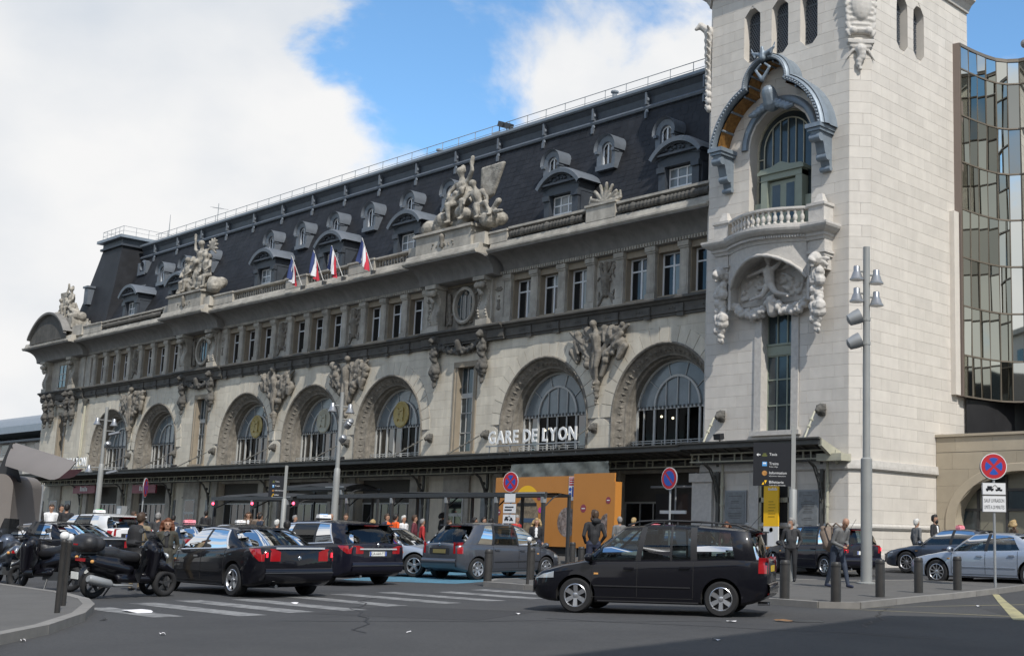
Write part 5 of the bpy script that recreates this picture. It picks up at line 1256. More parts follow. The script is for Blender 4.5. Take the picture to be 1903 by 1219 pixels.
# ------------------------------------------------------------------ balcony
bc = thing('stone_balcony', 'bowed pale stone balcony with bulbous balusters on the tower front', 'balcony', (TC, -1.8, 13), world=True)
def bow(off, n=18, xl=2.02, xr=7.42):
    "front line of the balcony, left to right: straight shoulders and a bowed middle"
    pts = [(xl-off, TY), (xl-off, TY-.58-off), (2.75, TY-.58-off)]
    for i in range(n+1):
        t = i/n; x = 2.85+t*(6.6-2.85); pts.append((x, TY-.58-off-.62*sin(pi*t)))
    return pts+[(6.69, TY-.58-off), (xr+off, TY-.58-off), (xr+off, TY)]
def bowsweep(prof, name, matn='stone_tower_carved'):
    part(name, MB().grid([[Vector((x, y, z)) for x, y in bow(o_)] for o_, z in prof]), matn, bc)
bowsweep([(-.35, 12.62), (.0, 12.62), (.04, 12.72), (.10, 12.76), (.10, 12.86), (.24, 12.92), (.36, 13.02), (.40, 13.10), (.40, 13.18), (.02, 13.24), (-.62, 13.24)], 'floor_slab')
bowsweep([(.0, 13.22), (.0, 13.36), (-.22, 13.36)], 'base_rail')
bowsweep([(-.24, 13.86), (.02, 13.86), (.06, 13.90), (.06, 13.98), (-.24, 14.0)], 'top_rail')
dt = MB(); pb = bow(.13, 40)
for i in range(3, len(pb)-3):
    x, y = pb[i]; dt.box(x-.032, x+.032, y-.05, y+.1, 12.77, 12.86)
part('dentils', dt, 'stone_tower_carved', bc)
bme = MB().lathe([(.075, 0), (.075, .05), (.045, .08), (.095, .20), (.085, .28), (.042, .38), (.07, .43), (.07, .50)], n=10).mesh('baluster', ['stone_tower_carved'], 60)
for i in range(15):
    t = (i+.5)/15; x = 2.9+t*(6.55-2.9); y = TY-.52-.62*sin(pi*t); o = link('baluster', bme, bc); o.location = (x, y, 13.36)
for x in (2.36, 7.08):
    m = MB(); m.box(x-.36, x+.36, TY-.60, TY, 13.24, 13.92); m.box(x-.42, x+.42, TY-.66, TY, 13.92, 14.02); m.add([(x-.24, TY-.5, 14.02), (x+.24, TY-.5, 14.02), (x+.24, TY-.1, 14.02), (x-.24, TY-.1, 14.02), (x-.1, TY-.36, 14.42), (x+.1, TY-.36, 14.42), (x+.1, TY-.22, 14.42), (x-.1, TY-.22, 14.42)], [(0, 1, 5, 4), (1, 2, 6, 5), (2, 3, 7, 6), (3, 0, 4, 7), (4, 5, 6, 7)])
    part('end_pedestal', m, 'stone_tower_carved', bc)
    m = MB(); m.box(x-.34, x+.34, TY-.52, TY, 12.2, 12.64); m.box(x-.42, x+.42, TY-.62, TY, 12.1, 12.2); m.box(x-.36, x+.36, TY-.55, TY, 11.98, 12.1); m.box(x-.28, x+.28, TY-.4, TY, 11.5, 11.98); part('corbel', m, 'stone_tower_carved', bc)
    o = link('lion_garland', remesh(drop_mesh(13, 3.0, 1.15), 'lion_garland', ['stone_tower_carved'], .028, 0), bc); o.location = (x-.02, TY-.28, 12.05)
# niche with mermaid relief
m = MB(); rows = []
for i in range(9):
    t = i/8; rr = 1.78; rows.append([Vector((4.72+rr*cos(a)*(1-.02*t), TY-.02-.85*(1-t)**.6*0-.0-.75*t*sin(a if a < pi else 0), 11.0+1.55*sin(a)*(1-.0*t))) for a in [pi*k/16 for k in range(17)]])
R = random.Random(6); m = MB()
J = dict(pelvis=(0, -.35, 11.2), chest=(0, -.45, 11.7), neck=(.02, -.5, 11.98), head=(.05, -.58, 12.15), shl=(.28, -.42, 11.85), shr=(-.28, -.42, 11.82), ell=(.55, -.4, 12.05), elr=(-.75, -.35, 11.75), hal=(.30, -.45, 12.3), har=(-1.15, -.3, 11.7), hil=(.1, -.4, 11.15), hir=(-.1, -.4, 11.15), knl=(.35, -.45, 10.85), knr=(-.3, -.45, 10.8), fol=(.9, -.3, 10.7), **{'for': (-.9, -.3, 10.75)})
figure(m, J, 1.2)
for i in range(46):
    a = R.uniform(0, pi); r = R.uniform(.7, 1.65); p = Vector((r*cos(a), -R.uniform(.0, .15), 10.75+r*.95*sin(a)*.85)); capsule(m, p, p+Vector((R.uniform(-.3, .3), -.02, R.uniform(-.15, .15))), R.uniform(.06, .14), .05, 6)
n = 26; garland_pts(m, [(-1.9+3.8*i/n, -.18, 10.62-.5*abs(sin(2*pi*i/n))) for i in range(n+1)], .24, 8, 6, .6)
m.box(-1.75, 1.75, -.05, .05, 10.5, 12.6); capsule(m, (0, -.15, 10.2), (0, -.3, 10.6), .25, .2, 8)
o = link('mermaid_relief', remesh(m, 'mermaid_relief', ['stone_tower_carved'], .03, 0), bc); o.location = (4.72, TY, 0)
bl_ = bow(-.03)[3:-3]; nb_ = len(bl_)-1
zlow = [11.25+.95*sin(pi*i/nb_)**.7 for i in range(nb_+1)]
part('bow_wall', MB().grid([[Vector((x, y, 12.64)) for x, y in bl_], [Vector((x, y+.03, 12.4)) for x, y in bl_], [Vector((x, y+.05, z)) for (x, y), z in zip(bl_, zlow)], [Vector((x, TY, z+.12)) for (x, y), z in zip(bl_, zlow)]]), 'stone_tower_carved', bc, smooth=50)
part('shell_rim', MB().tube([(x, y+.02, z) for (x, y), z in zip(bl_, zlow)], [.09 if i % 2 else .06 for i in range(nb_+1)], 7), 'stone_tower_carved', bc, smooth=60)
for xx in (2.78, 6.66): part('niche_side', MB().box(xx-.06, xx+.06, TY-.5, TY, 10.4, 12.64), 'stone_tower_carved', bc)
# corner cartouche and acanthus
R = random.Random(12); m = MB()
def shield(m, s=1.):
    rows = []
    for i in range(9):
        t = i/8; w = .42*sqrt(max(.02, 1-(2*t-.85)**2*.72)) if t < .9 else .25; capsule(m, (-w, 0, 2.1-t*1.7), (w, 0, 2.1-t*1.7), .16, .16, 6)
    m.sphere((0, -.1, 1.4), .42, 10, sy=.55, sz=1.55)
    for q in (-1, 1):
        for i in range(7): capsule(m, (q*.5, 0, 2.15-i*.3), (q*(.62-.03*i), -.05, 2.0-i*.3), .12, .09, 6)
        m.sphere((q*.45, -.1, 2.25), .17, 7); m.sphere((q*.3, -.1, .35), .15, 7)
    m.box(-.52, .52, -.15, .2, -.15, .02); m.box(-.42, .42, -.1, .2, -.3, -.15)
    for i in range(6): t = i/5; m.sphere((R.uniform(-.08, .08), -.08, -.4-.75*t), .22*(1-.6*t), 6)
    for q in (-1, 1): capsule(m, (q*.3, 0, -.4), (q*.55, .05, -.75), .08, .03, 6)
shield(m); me = remesh(m, 'cartouche', ['stone_tower_carved'], .035, 1); o = link('cartouche', me, TW); o.location = (TX1+CH/2+.03, TY+CH/2-.03, 20.35); o.rotation_euler = (0, 0, radians(45))
m = MB()
for i in range(12):
    t = i/11; m.sphere((-.12*sin(t*5), 0, 3.0-t*3.4), .24*(1-.6*t)+.05, 6)
    for q in (-1, 1): a = R.uniform(.2, .9); capsule(m, (0, 0, 3.0-t*3.4), (q*.42*(1-.7*t), -.15, 3.15-t*3.4), .10, .05, 6)
capsule(m, (0, 0, 3.0), (-.1, -.4, 3.35), .2, .16, 7); capsule(m, (-.1, -.4, 3.35), (-.12, -.6, 3.2), .15, .08, 7)
me = remesh(m, 'acanthus', ['stone_tower_carved'], .035, 1); o = link('acanthus', me, TW); o.location = (TX0-.22, TY+.10, 19.6); o.rotation_euler = (0, 0, radians(-45))
# ground storey of the tower: pilasters, notices, door
m = MB(); m.box(.7, 1.75, TY-.16, TY+.1, .5, 4.0); m.box(.6, 1.85, TY-.24, TY+.1, 3.7, 4.04); m.box(.62, 1.83, TY-.22, TY+.1, .5, .95); part('pilaster', m, 'stone_tower_carved', TW); part('door_jamb', MB().box(3.65, 4.1, TY-.14, TY, .6, 4.04), 'stone_tower_carved', TW); part('door_jamb', MB().box(5.58, 5.8, TY-.14, TY, .6, 4.04), 'stone_tower_carved', TW)
m = MB(); m.box(4.1, 5.58, TY-.03, TY+.1, .6, 3.9); part('door_panel', m, 'interior_dark', TW); m = MB(); m.box(4.1, 5.58, TY-.09, TY-.03, 2.9, 3.08); m.box(4.1, 4.2, TY-.09, TY-.032, .6, 3.9); m.box(5.48, 5.58, TY-.09, TY-.032, .6, 3.9); part('door_frame', m, 'iron_pale', TW)
def board(name, x0, x1, z0, z1, y, lab):
    b = thing(name, lab, 'board', ((x0+x1)/2, y, z0), world=True); part('frame', MB().box(x0-.06, x1+.06, y-.03, y+.05, z0-.06, z1+.06), 'steel_grey', b); part('sheet', MB().box(x0, x1, y-.045, y-.031, z0, z1), 'poster_grey', b)
    tl = MB(); R = random.Random(int(x0*10)); z = z1-.15
    while z > z0+.15: w = R.uniform(.4, .9)*(x1-x0)*.45; tl.box((x0+x1)/2-w, (x0+x1)/2+w, y-.05, y-.046, z-.015, z); z -= R.choice([.06, .06, .2])
    part('print', tl, 'wall_dark', b)
board('notice_board', 2.45, 3.4, 1.55, 3.3, TY-.06, 'grey glazed notice board on the tower left of the yellow banner'); board('notice_board', 6.0, 6.85, 1.55, 3.3, TY-.06, 'grey glazed notice board on the tower right of the yellow banner')
yb_ = thing('advert_banner', 'tall yellow advertising banner with a man in white shirt at the tower foot', 'banner', (4.95, -1.75, 1.1), world=True)
part('banner_sheet', MB().box(4.6, 5.3, -1.72, -1.66, 2.0, 3.55), 'yellow_board', yb_); part('photo_sheet', MB().box(4.6, 5.3, -1.718, -1.662, 1.25, 2.0), 'white_matte', yb_); part('orange_foot', MB().box(4.6, 5.3, -1.719, -1.661, 1.05, 1.25), 'orange_board', yb_)
mat('skin_print', (.38, .22, .14), .6); mat('text_yellow', (.35, .2, .0), .6)
m = MB(); m.add([(4.82, -1.73, 1.27), (5.14, -1.73, 1.27), (5.1, -1.73, 1.72), (5.02, -1.73, 1.78), (4.94, -1.73, 1.78), (4.84, -1.73, 1.7)], [(0, 1, 2, 3, 4, 5)]); part('printed_shirt', m, 'sign_white', yb_); part('printed_head', MB().lathe([(.085, 0), (.0001, 0)], (4.98, -1.735, 1.88), 12, axis='Y'), 'skin_print', yb_); part('printed_coat', MB().box(4.6, 4.78, -1.735, -1.72, 1.3, 1.75), 'sign_black', yb_)
m = MB()
for k in range(7): m.box(4.82+k*.062, 4.865+k*.062, -1.73, -1.722, 3.33, 3.40+(.035 if k in (0, 3, 5) else 0))
part('lettering', m, 'sign_white', yb_)
m = MB()
for i in range(6): m.box(4.83, 4.83+.34*[.9, 1, .8, 1, .95, .7][i], -1.728, -1.721, 2.35+i*.11, 2.375+i*.11)
part('small_print', m, 'text_yellow', yb_); part('stand', MB().tube([(4.95, -1.62, .55), (4.95, -1.64, 3.5)], .03, 6), 'steel_dark', yb_)

# ================================================================== stone arcade with glass block behind, right of the tower
AR = thing('stone_arcade', 'low beige stone building with wide arch beside the tower', 'building', (14, 4.5, .6), world=True)
AY = 3.75; ac, ar_, azs = 12.35, 2.75, 2.35
AM = lambda u, z, d: Vector((u, AY-d, z))
def ahole(z):
    if z < azs: return (ac-ar_, ac+ar_)
    h = z-azs; k = 1.86
    return (ac-ar_*sqrt(1-(h/k)**2), ac+ar_*sqrt(1-(h/k)**2)) if h < k-.02 else None
lay(AR, [(b, AM, 'A') for b in courses(8.77, 24, .5, 4.95, .62, 1.35, [ahole], 2)+courses(8.77, 24, 4.97, 5.55, .58, 1.6, [], 5)], 'stone_arcade', 70)
ap = [(ac-ar_, .3)]+[(ac-ar_*cos(pi*i/24), azs+1.86*sin(pi*i/24)) for i in range(25)]+[(ac+ar_, .3)]
part('wall', poly_wall(AM, 8.75, 24, .3, 5.56, [ap]), 'joint', AR, fix=False)
part('coping', MB().box(8.76, 24, AY-.08, AY+1.2, 5.56, 5.66), 'stone_arcade', AR)
part('arch_ring', MB().grid([[AM(ac+(u-ac)*k, azs+(z-azs)*k if z > azs else z, d) for u, z in ap] for k, d in ((1.16, .024), (1.15, .05), (1.0, .05), (1.0, -.7))]), 'stone_arcade', AR, smooth=30)
m = MB(); 
for x in (ac-2.1, ac-.9, ac+.3, ac+1.5): m.box(x-.05, x+.05, AY+.55, AY+.62, .5, 4.2)
for z in (2.75, 3.5): m.box(ac-2.7, ac+2.7, AY+.553, AY+.617, z, z+.09)
f = part('glazing_bars', m, 'frame_dark', AR)
xs_ = [ac-2.75, ac-2.1, ac-.9, ac+.3, ac+1.5, ac+2.75]
mat('glass_beige', (.23, .22, .17), .12, spec=.6, var=.15, vscale=1)
for i, (a, b) in enumerate(zip(xs_, xs_[1:])):
    for j, (z0, z1) in enumerate(((.5, 2.75), (2.75, 3.5), (3.5, 4.25))): part('pane', MB().quad((a, AY+.6, z0), (b, AY+.6, z0), (b, AY+.6, z1), (a, AY+.6, z1)), 'glass_beige' if (i+j) % 3 else 'glass_lead', f)
GB = thing('glass_office_block', 'curved bronze mirror glass office block behind the tower', 'building', (14, 12, .6), world=True)
plan = [(9.06, 5.5), (9.10, 6.1), (9.16, 6.7), (9.26, 7.3), (9.42, 7.9), (9.72, 8.35), (10.15, 8.6), (10.65, 8.65), (11.2, 8.45), (11.7, 8.1), (12.3, 7.7), (13.0, 7.4), (13.8, 7.3), (14.6, 7.5), (15.4, 7.9), (16.2, 8.2), (17.2, 8.2), (18.2, 7.9), (19.4, 7.6), (20.6, 7.5), (22, 7.6)]
zf = [7.33]+[9.0+2.02*i for i in range(7)]; zf = [z for z in zf if z < 22]+[22.14]
gm = [mat('glass_bronze_a', (.55, .56, .52), .02, metal=1.), mat('glass_bronze_b', (.70, .71, .67), .02, metal=1.), mat('glass_bronze_c', (.34, .34, .31), .03, metal=1.)]
R = random.Random(9)
for i, (a, b) in enumerate(zip(plan, plan[1:])):
    for z0, z1 in zip(zf, zf[1:]):
        d = Vector((b[0]-a[0], b[1]-a[1])); n = Vector((d.y, -d.x)).normalized(); t1, t2 = R.uniform(-.012, .012), R.uniform(-.012, .012); o = [(t1+t2), (t1-t2), (-t1-t2), (-t1+t2)]
        q = [Vector((a[0], a[1], z0)), Vector((b[0], b[1], z0)), Vector((b[0], b[1], z1)), Vector((a[0], a[1], z1))]; q = [p+Vector((n.x, n.y, 0))*w_ for p, w_ in zip(q, o)]
        part('pane', MB().quad(*q), gm[R.choice([0, 0, 1, 2])], GB)
m = MB()
for (x, y) in plan: m.tube([(x, y-.02, 7.3), (x, y-.02, 22.2)], .025, 4)
for z in zf: m.tube([(x, y-.03, z) for x, y in plan], .045, 4)
part('mullions', m, 'mullion_bronze', GB)
part('end_panel', MB().prof_z(7.33, 22.25, [(8.62, 5.35), (9.04, 5.42), (9.06, 5.62), (9.0, 9), (8.62, 9)]), 'panel_bronze', GB)
part('stone_strip', MB().box(8.76, 8.98, 4.95, 5.33, 7.36, 14.9), 'stone_tower', GB)
part('coping', MB().grid([[Vector((x, y-o_, z)) for x, y in plan] for o_, z in ((.06, 22.14), (.06, 22.26), (-.5, 22.26))]), 'mullion_bronze', GB)
bs = [(x, y+1.1) for x, y in plan]; bs[0] = (8.9, 5.9); part('granite_base', MB().grid([[Vector((x, y, z)) for x, y in bs] for z in (5.5, 7.34)]), 'granite_black', GB)
part('soffit', MB().strip([Vector((x, y, 7.33)) for x, y in plan], [Vector((x, y+2.5, 7.33)) for x, y in plan]), 'mullion_bronze', GB)
part('roof', MB().strip([Vector((x, y+.3, 22.2)) for x, y in plan], [Vector((x, 16, 22.2)) for x, y in plan]), 'zinc', GB)
bl = thing('roof_ball_mast', 'metal ball on a short mast on the edge of the glass block roof', 'mast', (10.45, 8.6, 22.2)); part('mast', MB().tube([(0, 0, -.05), (0, 0, .5)], .04, 6), 'steel_grey', bl); part('ball', MB().sphere((0, 0, .68), .2, 10), 'lamp_alu', bl, smooth=180)

# ================================================================== far building at the left, and the block behind the camera that shades the road
FB = thing('far_building', 'pale building with grey curved roof beyond the far left end of the station', 'building', (-100, 12, .6), world=True)
m = MB(); m.box(-150, -72.5, 8, 22, .4, 9.3); part('wall', m, 'stone_far', FB)
part('roof', MB().prof_x(-150, -72.0, [(7.2, 10.2), (7.3, 10.9), (8.0, 11.6), (10, 12.3), (20, 12.6), (20, 10.0)]), 'zinc_light', FB, smooth=30)
part('ledge', MB().box(-150, -72.3, 7.3, 8, 9.3, 9.5), 'zinc_dark', FB); part('lower_ledge', MB().box(-150, -72.4, 7.6, 8, 7.6, 7.9), 'stone_far', FB)
for i in range(9):
    x = -76-i*4.3
    for z0, z1 in ((8.2, 9.2), (5.2, 7.0), (1.8, 4.0)):
        w = part('window', MB().box(x-.95, x+.95, 7.9, 8.05, z0, z1), 'frame_grey', FB); part('pane', MB().quad((x-.85, 7.89, z0+.1), (x+.85, 7.89, z0+.1), (x+.85, 7.89, z1-.1), (x-.85, 7.89, z1-.1)), 'glass_dark', w)
SB = thing('corner_building', 'stone apartment block outside the frame on the right that shades the road', 'building', (42, -28, .2), world=True)
poly = [(36.4, -24.2), (50, -14.5), (62, -30), (46, -46), (39.0, -38)]
part('wall', MB().prof_z(0, 17.6, poly), 'stone_far', SB); part('cornice', MB().prof_z(17.6, 18.0, [(x+(.35 if x > 45 else -.35), y+.2*(1 if y > -25 else -1)) for x, y in poly]), 'stone_trim', SB)
for (a, b) in ((poly[0], poly[1]), (poly[4], poly[0])):
    d = Vector(b)-Vector(a); n = int(d.length/2.6); u = d.normalized(); nv = Vector((-u.y, u.x)); cpt = Vector((46, -30))
    if (cpt-Vector(a)).dot(nv) > 0: nv = -nv
    for i in range(n):
        p = Vector(a)+u*(i+.5)*d.length/n
        for fl_ in range(5):
            z = 1.2+fl_*3.3; q = [p-u*.55+nv*.03, p+u*.55+nv*.03]
            part('window', MB().quad((q[0].x, q[0].y, z), (q[1].x, q[1].y, z), (q[1].x, q[1].y, z+2.0), (q[0].x, q[0].y, z+2.0)), 'glass_dark', SB)

# buildings across the square, behind the viewer: mirrored in the car paint and the panes
for i, (x0, x1, y0, y1, h) in enumerate([(-62, -18, -78, -64, 19), (-14, 28, -92, -78, 21), (40, 78, -86, -62, 20)]):
    b = thing('opposite_building', ['stone house row across the square to the left, behind the viewer', 'stone house row across the square in the middle, behind the viewer', 'stone house row across the square to the right, behind the viewer'][i], 'building', ((x0+x1)/2, (y0+y1)/2, 0), world=True)
    part('wall', MB().box(x0, x1, y0, y1, 0, h-4), 'stone_far', b); part('roof', MB().prof_x(x0, x1, [(y0, h-4), (y1, h-4), (y1-2.5, h), (y0+2.5, h)]), 'slate', b)
    m = MB()
    for fl_ in range(int((h-5)/3.1)):
        for k in range(int((x1-x0)/2.8)): m.box(x0+1+k*2.8, x0+2.2+k*2.8, y1-.1, y1+.02, 1.2+fl_*3.1, 3.1+fl_*3.1)
    part('windows', m, 'glass_dark', b, kind='stuff')
# ================================================================== bollards
def bollard_thick():
    return {'post': MB().lathe([(.105, 0), (.105, .74), (.10, .78), (.085, .80), (.0001, .80)], n=20).mesh('post', ['bollard'], 40), 'collar': MB().lathe([(.109, .70), (.109, .725)], n=20).mesh('collar', ['rubber'])}
BTH = bollard_thick()
def bollard(x, y, label, h=1., dz=.12):
    b = thing('bollard', label, 'bollard', (x, y, gz(y)+dz), 0, 'dark cylindrical bollards'); b.scale = (1, 1, h)
    for k, me in BTH.items(): link(k, me, b)
bollard(17.48, -16.92, 'dark bollard directly behind the rear bumper of the black people carrier'); bollard(18.81, -16.93, 'dark bollard at the island corner, in front of the man with the backpack'); bollard(18.39, -14.68, 'dark bollard right of the tall lamp mast', 1.02); bollard(17.95, -12.39, 'dark bollard in front of the silver car wheel', 1.02); bollard(18.0, -10.68, 'dark bollard in front of the silver car front door, nearest the parking sign', 1.02)
bollard(8.1, -17.35, 'dark bollard at the rear wheel of the grey car with the slanting tailgate', 1.02); bollard(7.9, -15.75, 'dark bollard at the front wheel of the grey car with the slanting tailgate', 1.05); bollard(2.0, -8.9, 'dark bollard left of the man in the black hoodie, in front of the hoarding', 1.05); bollard(3.1, -9.5, 'short dark bollard under the bonnet of the grey taxi', .9)
btn = [MB().lathe([(.038, 0), (.038, .98), (.045, 1.0), (.045, 1.03), (.03, 1.05)], n=14).mesh('post', ['bollard'], 40), MB().sphere((0, 0, 1.10), .065, 10).mesh('ball', ['white_gloss'], 180)]
def bollard_thin(x, y, label, h=1., dz=.12):
    b = thing('ball_bollard', label, 'bollard', (x, y, gz(y)+dz), 0, 'slim bollards with white ball tops'); b.scale = (h, h, h)
    link('post', btn[0], b); link('ball', btn[1], b)
bollard_thin(9.92, -17.55, 'slim white topped bollard beside the grey car with the slanting tailgate'); bollard_thin(9.0, -13.6, 'slim white topped bollard beside the man in the black hoodie', .97)
bollard_thin(14.2, -30.15, 'slim white topped bollard on the left pavement corner, nearest the viewer', 1.02); bollard_thin(12.6, -29.45, 'slim white topped bollard on the left pavement, behind the nearest one', .98)

# ================================================================== lamp masts
def bell(m, c, s=1.):
    m.lathe([(.09*s, .30*s), (.11*s, .28*s), (.11*s, .12*s), (.13*s, .10*s), (.20*s, -.10*s), (.24*s, -.13*s), (.24*s, -.17*s), (.0001, -.16*s)], c, 16)
def spot(m, c, s=1., ax=None):
    Mx = ax or Matrix.Rotation(radians(60), 3, 'Y'); m.lathe([(.06*s, .26*s), (.15*s, .22*s), (.19*s, .02*s), (.20*s, -.12*s), (.0001, -.11*s)], c, 16, M=Mx)
lm_ = thing('lamp_mast', 'tall grey mast with four bell lamps and two spotlights beside the men on the island', 'street lamp', (14.81, -9.94, gz(-9.94)+.12))
part('lower_tube', MB().lathe([(.155, 0), (.155, 3.32), (.11, 3.36)], n=20), 'steel_pole', lm_, smooth=40); part('upper_tube', MB().lathe([(.105, 3.3), (.095, 9.22), (.0001, 9.23)], n=18), 'steel_pole', lm_, smooth=40); part('base_plate', MB().lathe([(.26, 0), (.26, .03), (.16, .05)], n=16), 'steel_pole', lm_)
u_ = Vector((.75, .66, 0))
for z in (8.34, 7.72):
    for s, dz in ((-1, .08), (1, -.02)):
        c = u_*s*.27+Vector((0, 0, z+dz)); m = MB(); bell(m, c, .85); part('bell_lamp', m, 'lamp_alu', lm_, smooth=50); part('arm', MB().tube([(0, 0, z+dz+.1), c+Vector((0, 0, .1))], .03, 6), 'steel_pole', lm_)
for z in (7.22, 6.55):
    c = u_*-.25+Vector((0, -.05, z)); m = MB(); spot(m, c, 1.05, Matrix.Rotation(radians(115), 3, Vector((.66, -.75, 0)).normalized())); part('spotlight', m, 'steel_grey', lm_, smooth=50); part('arm', MB().tube([(0, 0, z-.05), c], .035, 6), 'steel_pole', lm_); m = MB(); m.lathe([(.115, -.04), (.115, .04)], (0, 0, z-.05), 14); part('clamp', m, 'steel_pole', lm_)
def left_mast(x, y, ztop, zstep, label, heads):
    z0 = gz(y); b = thing('lamp_mast', label, 'street lamp', (x, y, z0))
    part('lower_tube', MB().lathe([(.145, 0), (.125, zstep-z0-.35), (.115, zstep-z0), (.085, zstep-z0+.05)], n=16), 'steel_pole', b, smooth=40); part('upper_tube', MB().lathe([(.085, zstep-z0), (.075, ztop-z0), (.0001, ztop-z0+.01)], n=12), 'steel_pole', b, smooth=40)
    for (dx, dz, k) in heads:
        c = Vector((dx*.75, dx*.66, dz-z0)); m = MB()
        if k == 'b': bell(m, c, .75); 
        elif k == 's': spot(m, c, .75)
        else: m.box(-.26, .26, -.09, .09, -.05, .05, 0, Matrix.Translation(c) @ Matrix.Rotation(radians(-18), 4, 'Y') @ Matrix.Rotation(radians(40), 4, 'Z'))
        part('lamp_head', m, 'lamp_alu', b, smooth=50); part('arm', MB().tube([(0, 0, dz-z0+.12), c+Vector((0, 0, .12))], .025, 5), 'steel_pole', b)
left_mast(-28.9, -12.2, 7.3, 4.45, 'grey lamp mast with bell lamps in front of the far left arch', [(-.42, 6.55, 'b'), (.42, 6.5, 'b'), (.5, 6.0, 'x'), (.2, 5.45, 's'), (-.6, 4.2, 'b'), (.55, 4.1, 'x')])
left_mast(-9.4, -11.15, 6.95, 3.9, 'grey lamp mast with round lamps in front of the gold medallion windows', [(-.35, 6.3, 'b'), (.35, 6.25, 'b'), (.35, 5.75, 's'), (.3, 5.65, 's'), (.12, 5.1, 's')])

# ================================================================== road signs
CAMD = lambda x, y: atan2(CAM.y-y, CAM.x-x)+pi/2   # rz that turns the -y face to the camera
def disc_sign(loc, zc, r, label, kind, rz, plates=(), post=.03, double=False):
    s = thing('traffic_sign', label, 'sign', loc, rz); H = zc-loc[2]
    part('post', MB().lathe([(post, 0), (post, H+r*.9)], (0, .03, 0), 10), 'steel_grey', s, smooth=60)
    for k in range(2 if double else 1):
        y = -.02 if k == 0 else .16
        part('disc_back', MB().lathe([(r, y+.02), (r, y-.0), (r-.004, y-.005)], (0, 0, H), 32, axis='Y'), 'sign_back', s)
    part('white_rim', MB().lathe([(r, -.026), (.0001, -.027)], (0, 0, H), 32, axis='Y'), 'sign_white', s)
    part('red_ring', MB().lathe([(r*.94, -.030), (.0001, -.031)], (0, 0, H), 32, axis='Y'), 'sign_red', s)
    if kind == 'stop':   # no stopping: blue quarters between the red cross
        for q in range(4):
            a0 = radians(90*q-45+13+0); a1 = radians(90*q+45-13); pts = [(r*.12*cos(radians(90*q)), r*.12*sin(radians(90*q)))]+[(r*.66*cos(a0+(a1-a0)*i/8), r*.66*sin(a0+(a1-a0)*i/8)) for i in range(9)]
            part('blue_quarter', MB().add([(x, -.034, H+z) for x, z in pts], [tuple(range(len(pts)))]), 'sign_blue', s)
    else:
        for sg in (1, -1):
            a = [radians(135-sg*0+sg*(-8)-sg*i*(164/12)) for i in range(13)]; pts = [(r*.68*cos(t), r*.68*sin(t)) for t in a]; part('blue_half', MB().add([(x, -.034, H+z) for x, z in pts], [tuple(range(len(pts)))]), 'sign_blue', s)
    for (dz, w, h, txt) in plates:
        z = H+dz; 
        for k in range(2 if double else 1): part('plate', MB().box(-w/2, w/2, -.03+.17*k, -.015+.17*k, z-h/2, z+h/2), 'sign_white', s)
        part('plate_edge', MB().box(-w/2-.012, w/2+.012, -.014, .0, z-h/2-.012, z+h/2+.012), 'sign_back', s)
        if txt == 'tow':
            m = MB()
            for (a, b, c, d) in ((-.36, -.02, -.02, .03), (-.30, -.10, .03, .09), (.06, .36, -.03, .01), (.14, .28, .01, .06)): m.box(a*w, b*w, -.034, -.031, z+c-.02, z+d-.02)
            m.tube([(-.1*w, -.034, z+.03), (.04*w, -.034, z+.10), (.14*w, -.034, z+.04)], .008, 4)
            for cx in (-.3, -.1, .12, .3): m.lathe([(.022, -.036), (.0001, -.036)], (cx*w, 0, z-.045), 10, axis='Y')
            part('tow_symbol', m, 'sign_black', s)
        elif txt == 'bars':
            m = MB(); m.box(-w*.36, w*.36, -.034, -.031, z+h*.08, z+h*.22); m.box(-w*.40, w*.22, -.034, -.031, z-h*.25, z-h*.08); part('print', m, 'steel_dark', s)
        elif txt:
            lines = txt.split('/')
            for i, t in enumerate(lines):
                tm = text_mb(t, h*.34 if len(lines) > 1 else h*.5); xs = [v[0] for v in tm.v]; k = min(1, w*.88/(max(xs)-min(xs))); tm.v = [(v[0]*k, v[1], v[2]) for v in tm.v]
                xf(tm, Matrix.Translation((0, -.033, z+h*(.2-.42*i if len(lines) > 1 else 0))) @ TXT_FRONT); part('lettering', tm, 'sign_black', s, fix=False)
    return s
disc_sign((18.08, -8.91, gz(-8.91)+.12), 3.55, .34, 'red and blue no stopping sign with two white plates beside the silver blue car', 'stop', CAMD(18.08, -8.91)+.15, [(-.58, .58, .29, 'tow'), (-.97, .58, .40, 'SAUF LIVRAISON/LIMITE A 20 MINUTES')], .035, True)
disc_sign((3.62, -13.05, gz(-13)), 3.15, .32, 'red and blue no stopping sign with three plates in front of the orange hoarding', 'stop', CAMD(3.62, -13.05)-.75, [(-.50, .42, .26, ''), (-.82, .50, .28, 'bars'), (-1.14, .50, .26, 'tow')])
disc_sign((9.43, -12.0, gz(-12)+.12), 3.22, .32, 'no parking sign with single diagonal bar, right of the orange hoarding', 'park', CAMD(9.43, -12.0)-.8, [], .03)
disc_sign((-12.1, -17.4, gz(-17.4)), 2.95, .36, 'round traffic sign seen edge on in front of the far left arches', 'stop', CAMD(-12.1, -17.4)+1.35, [])
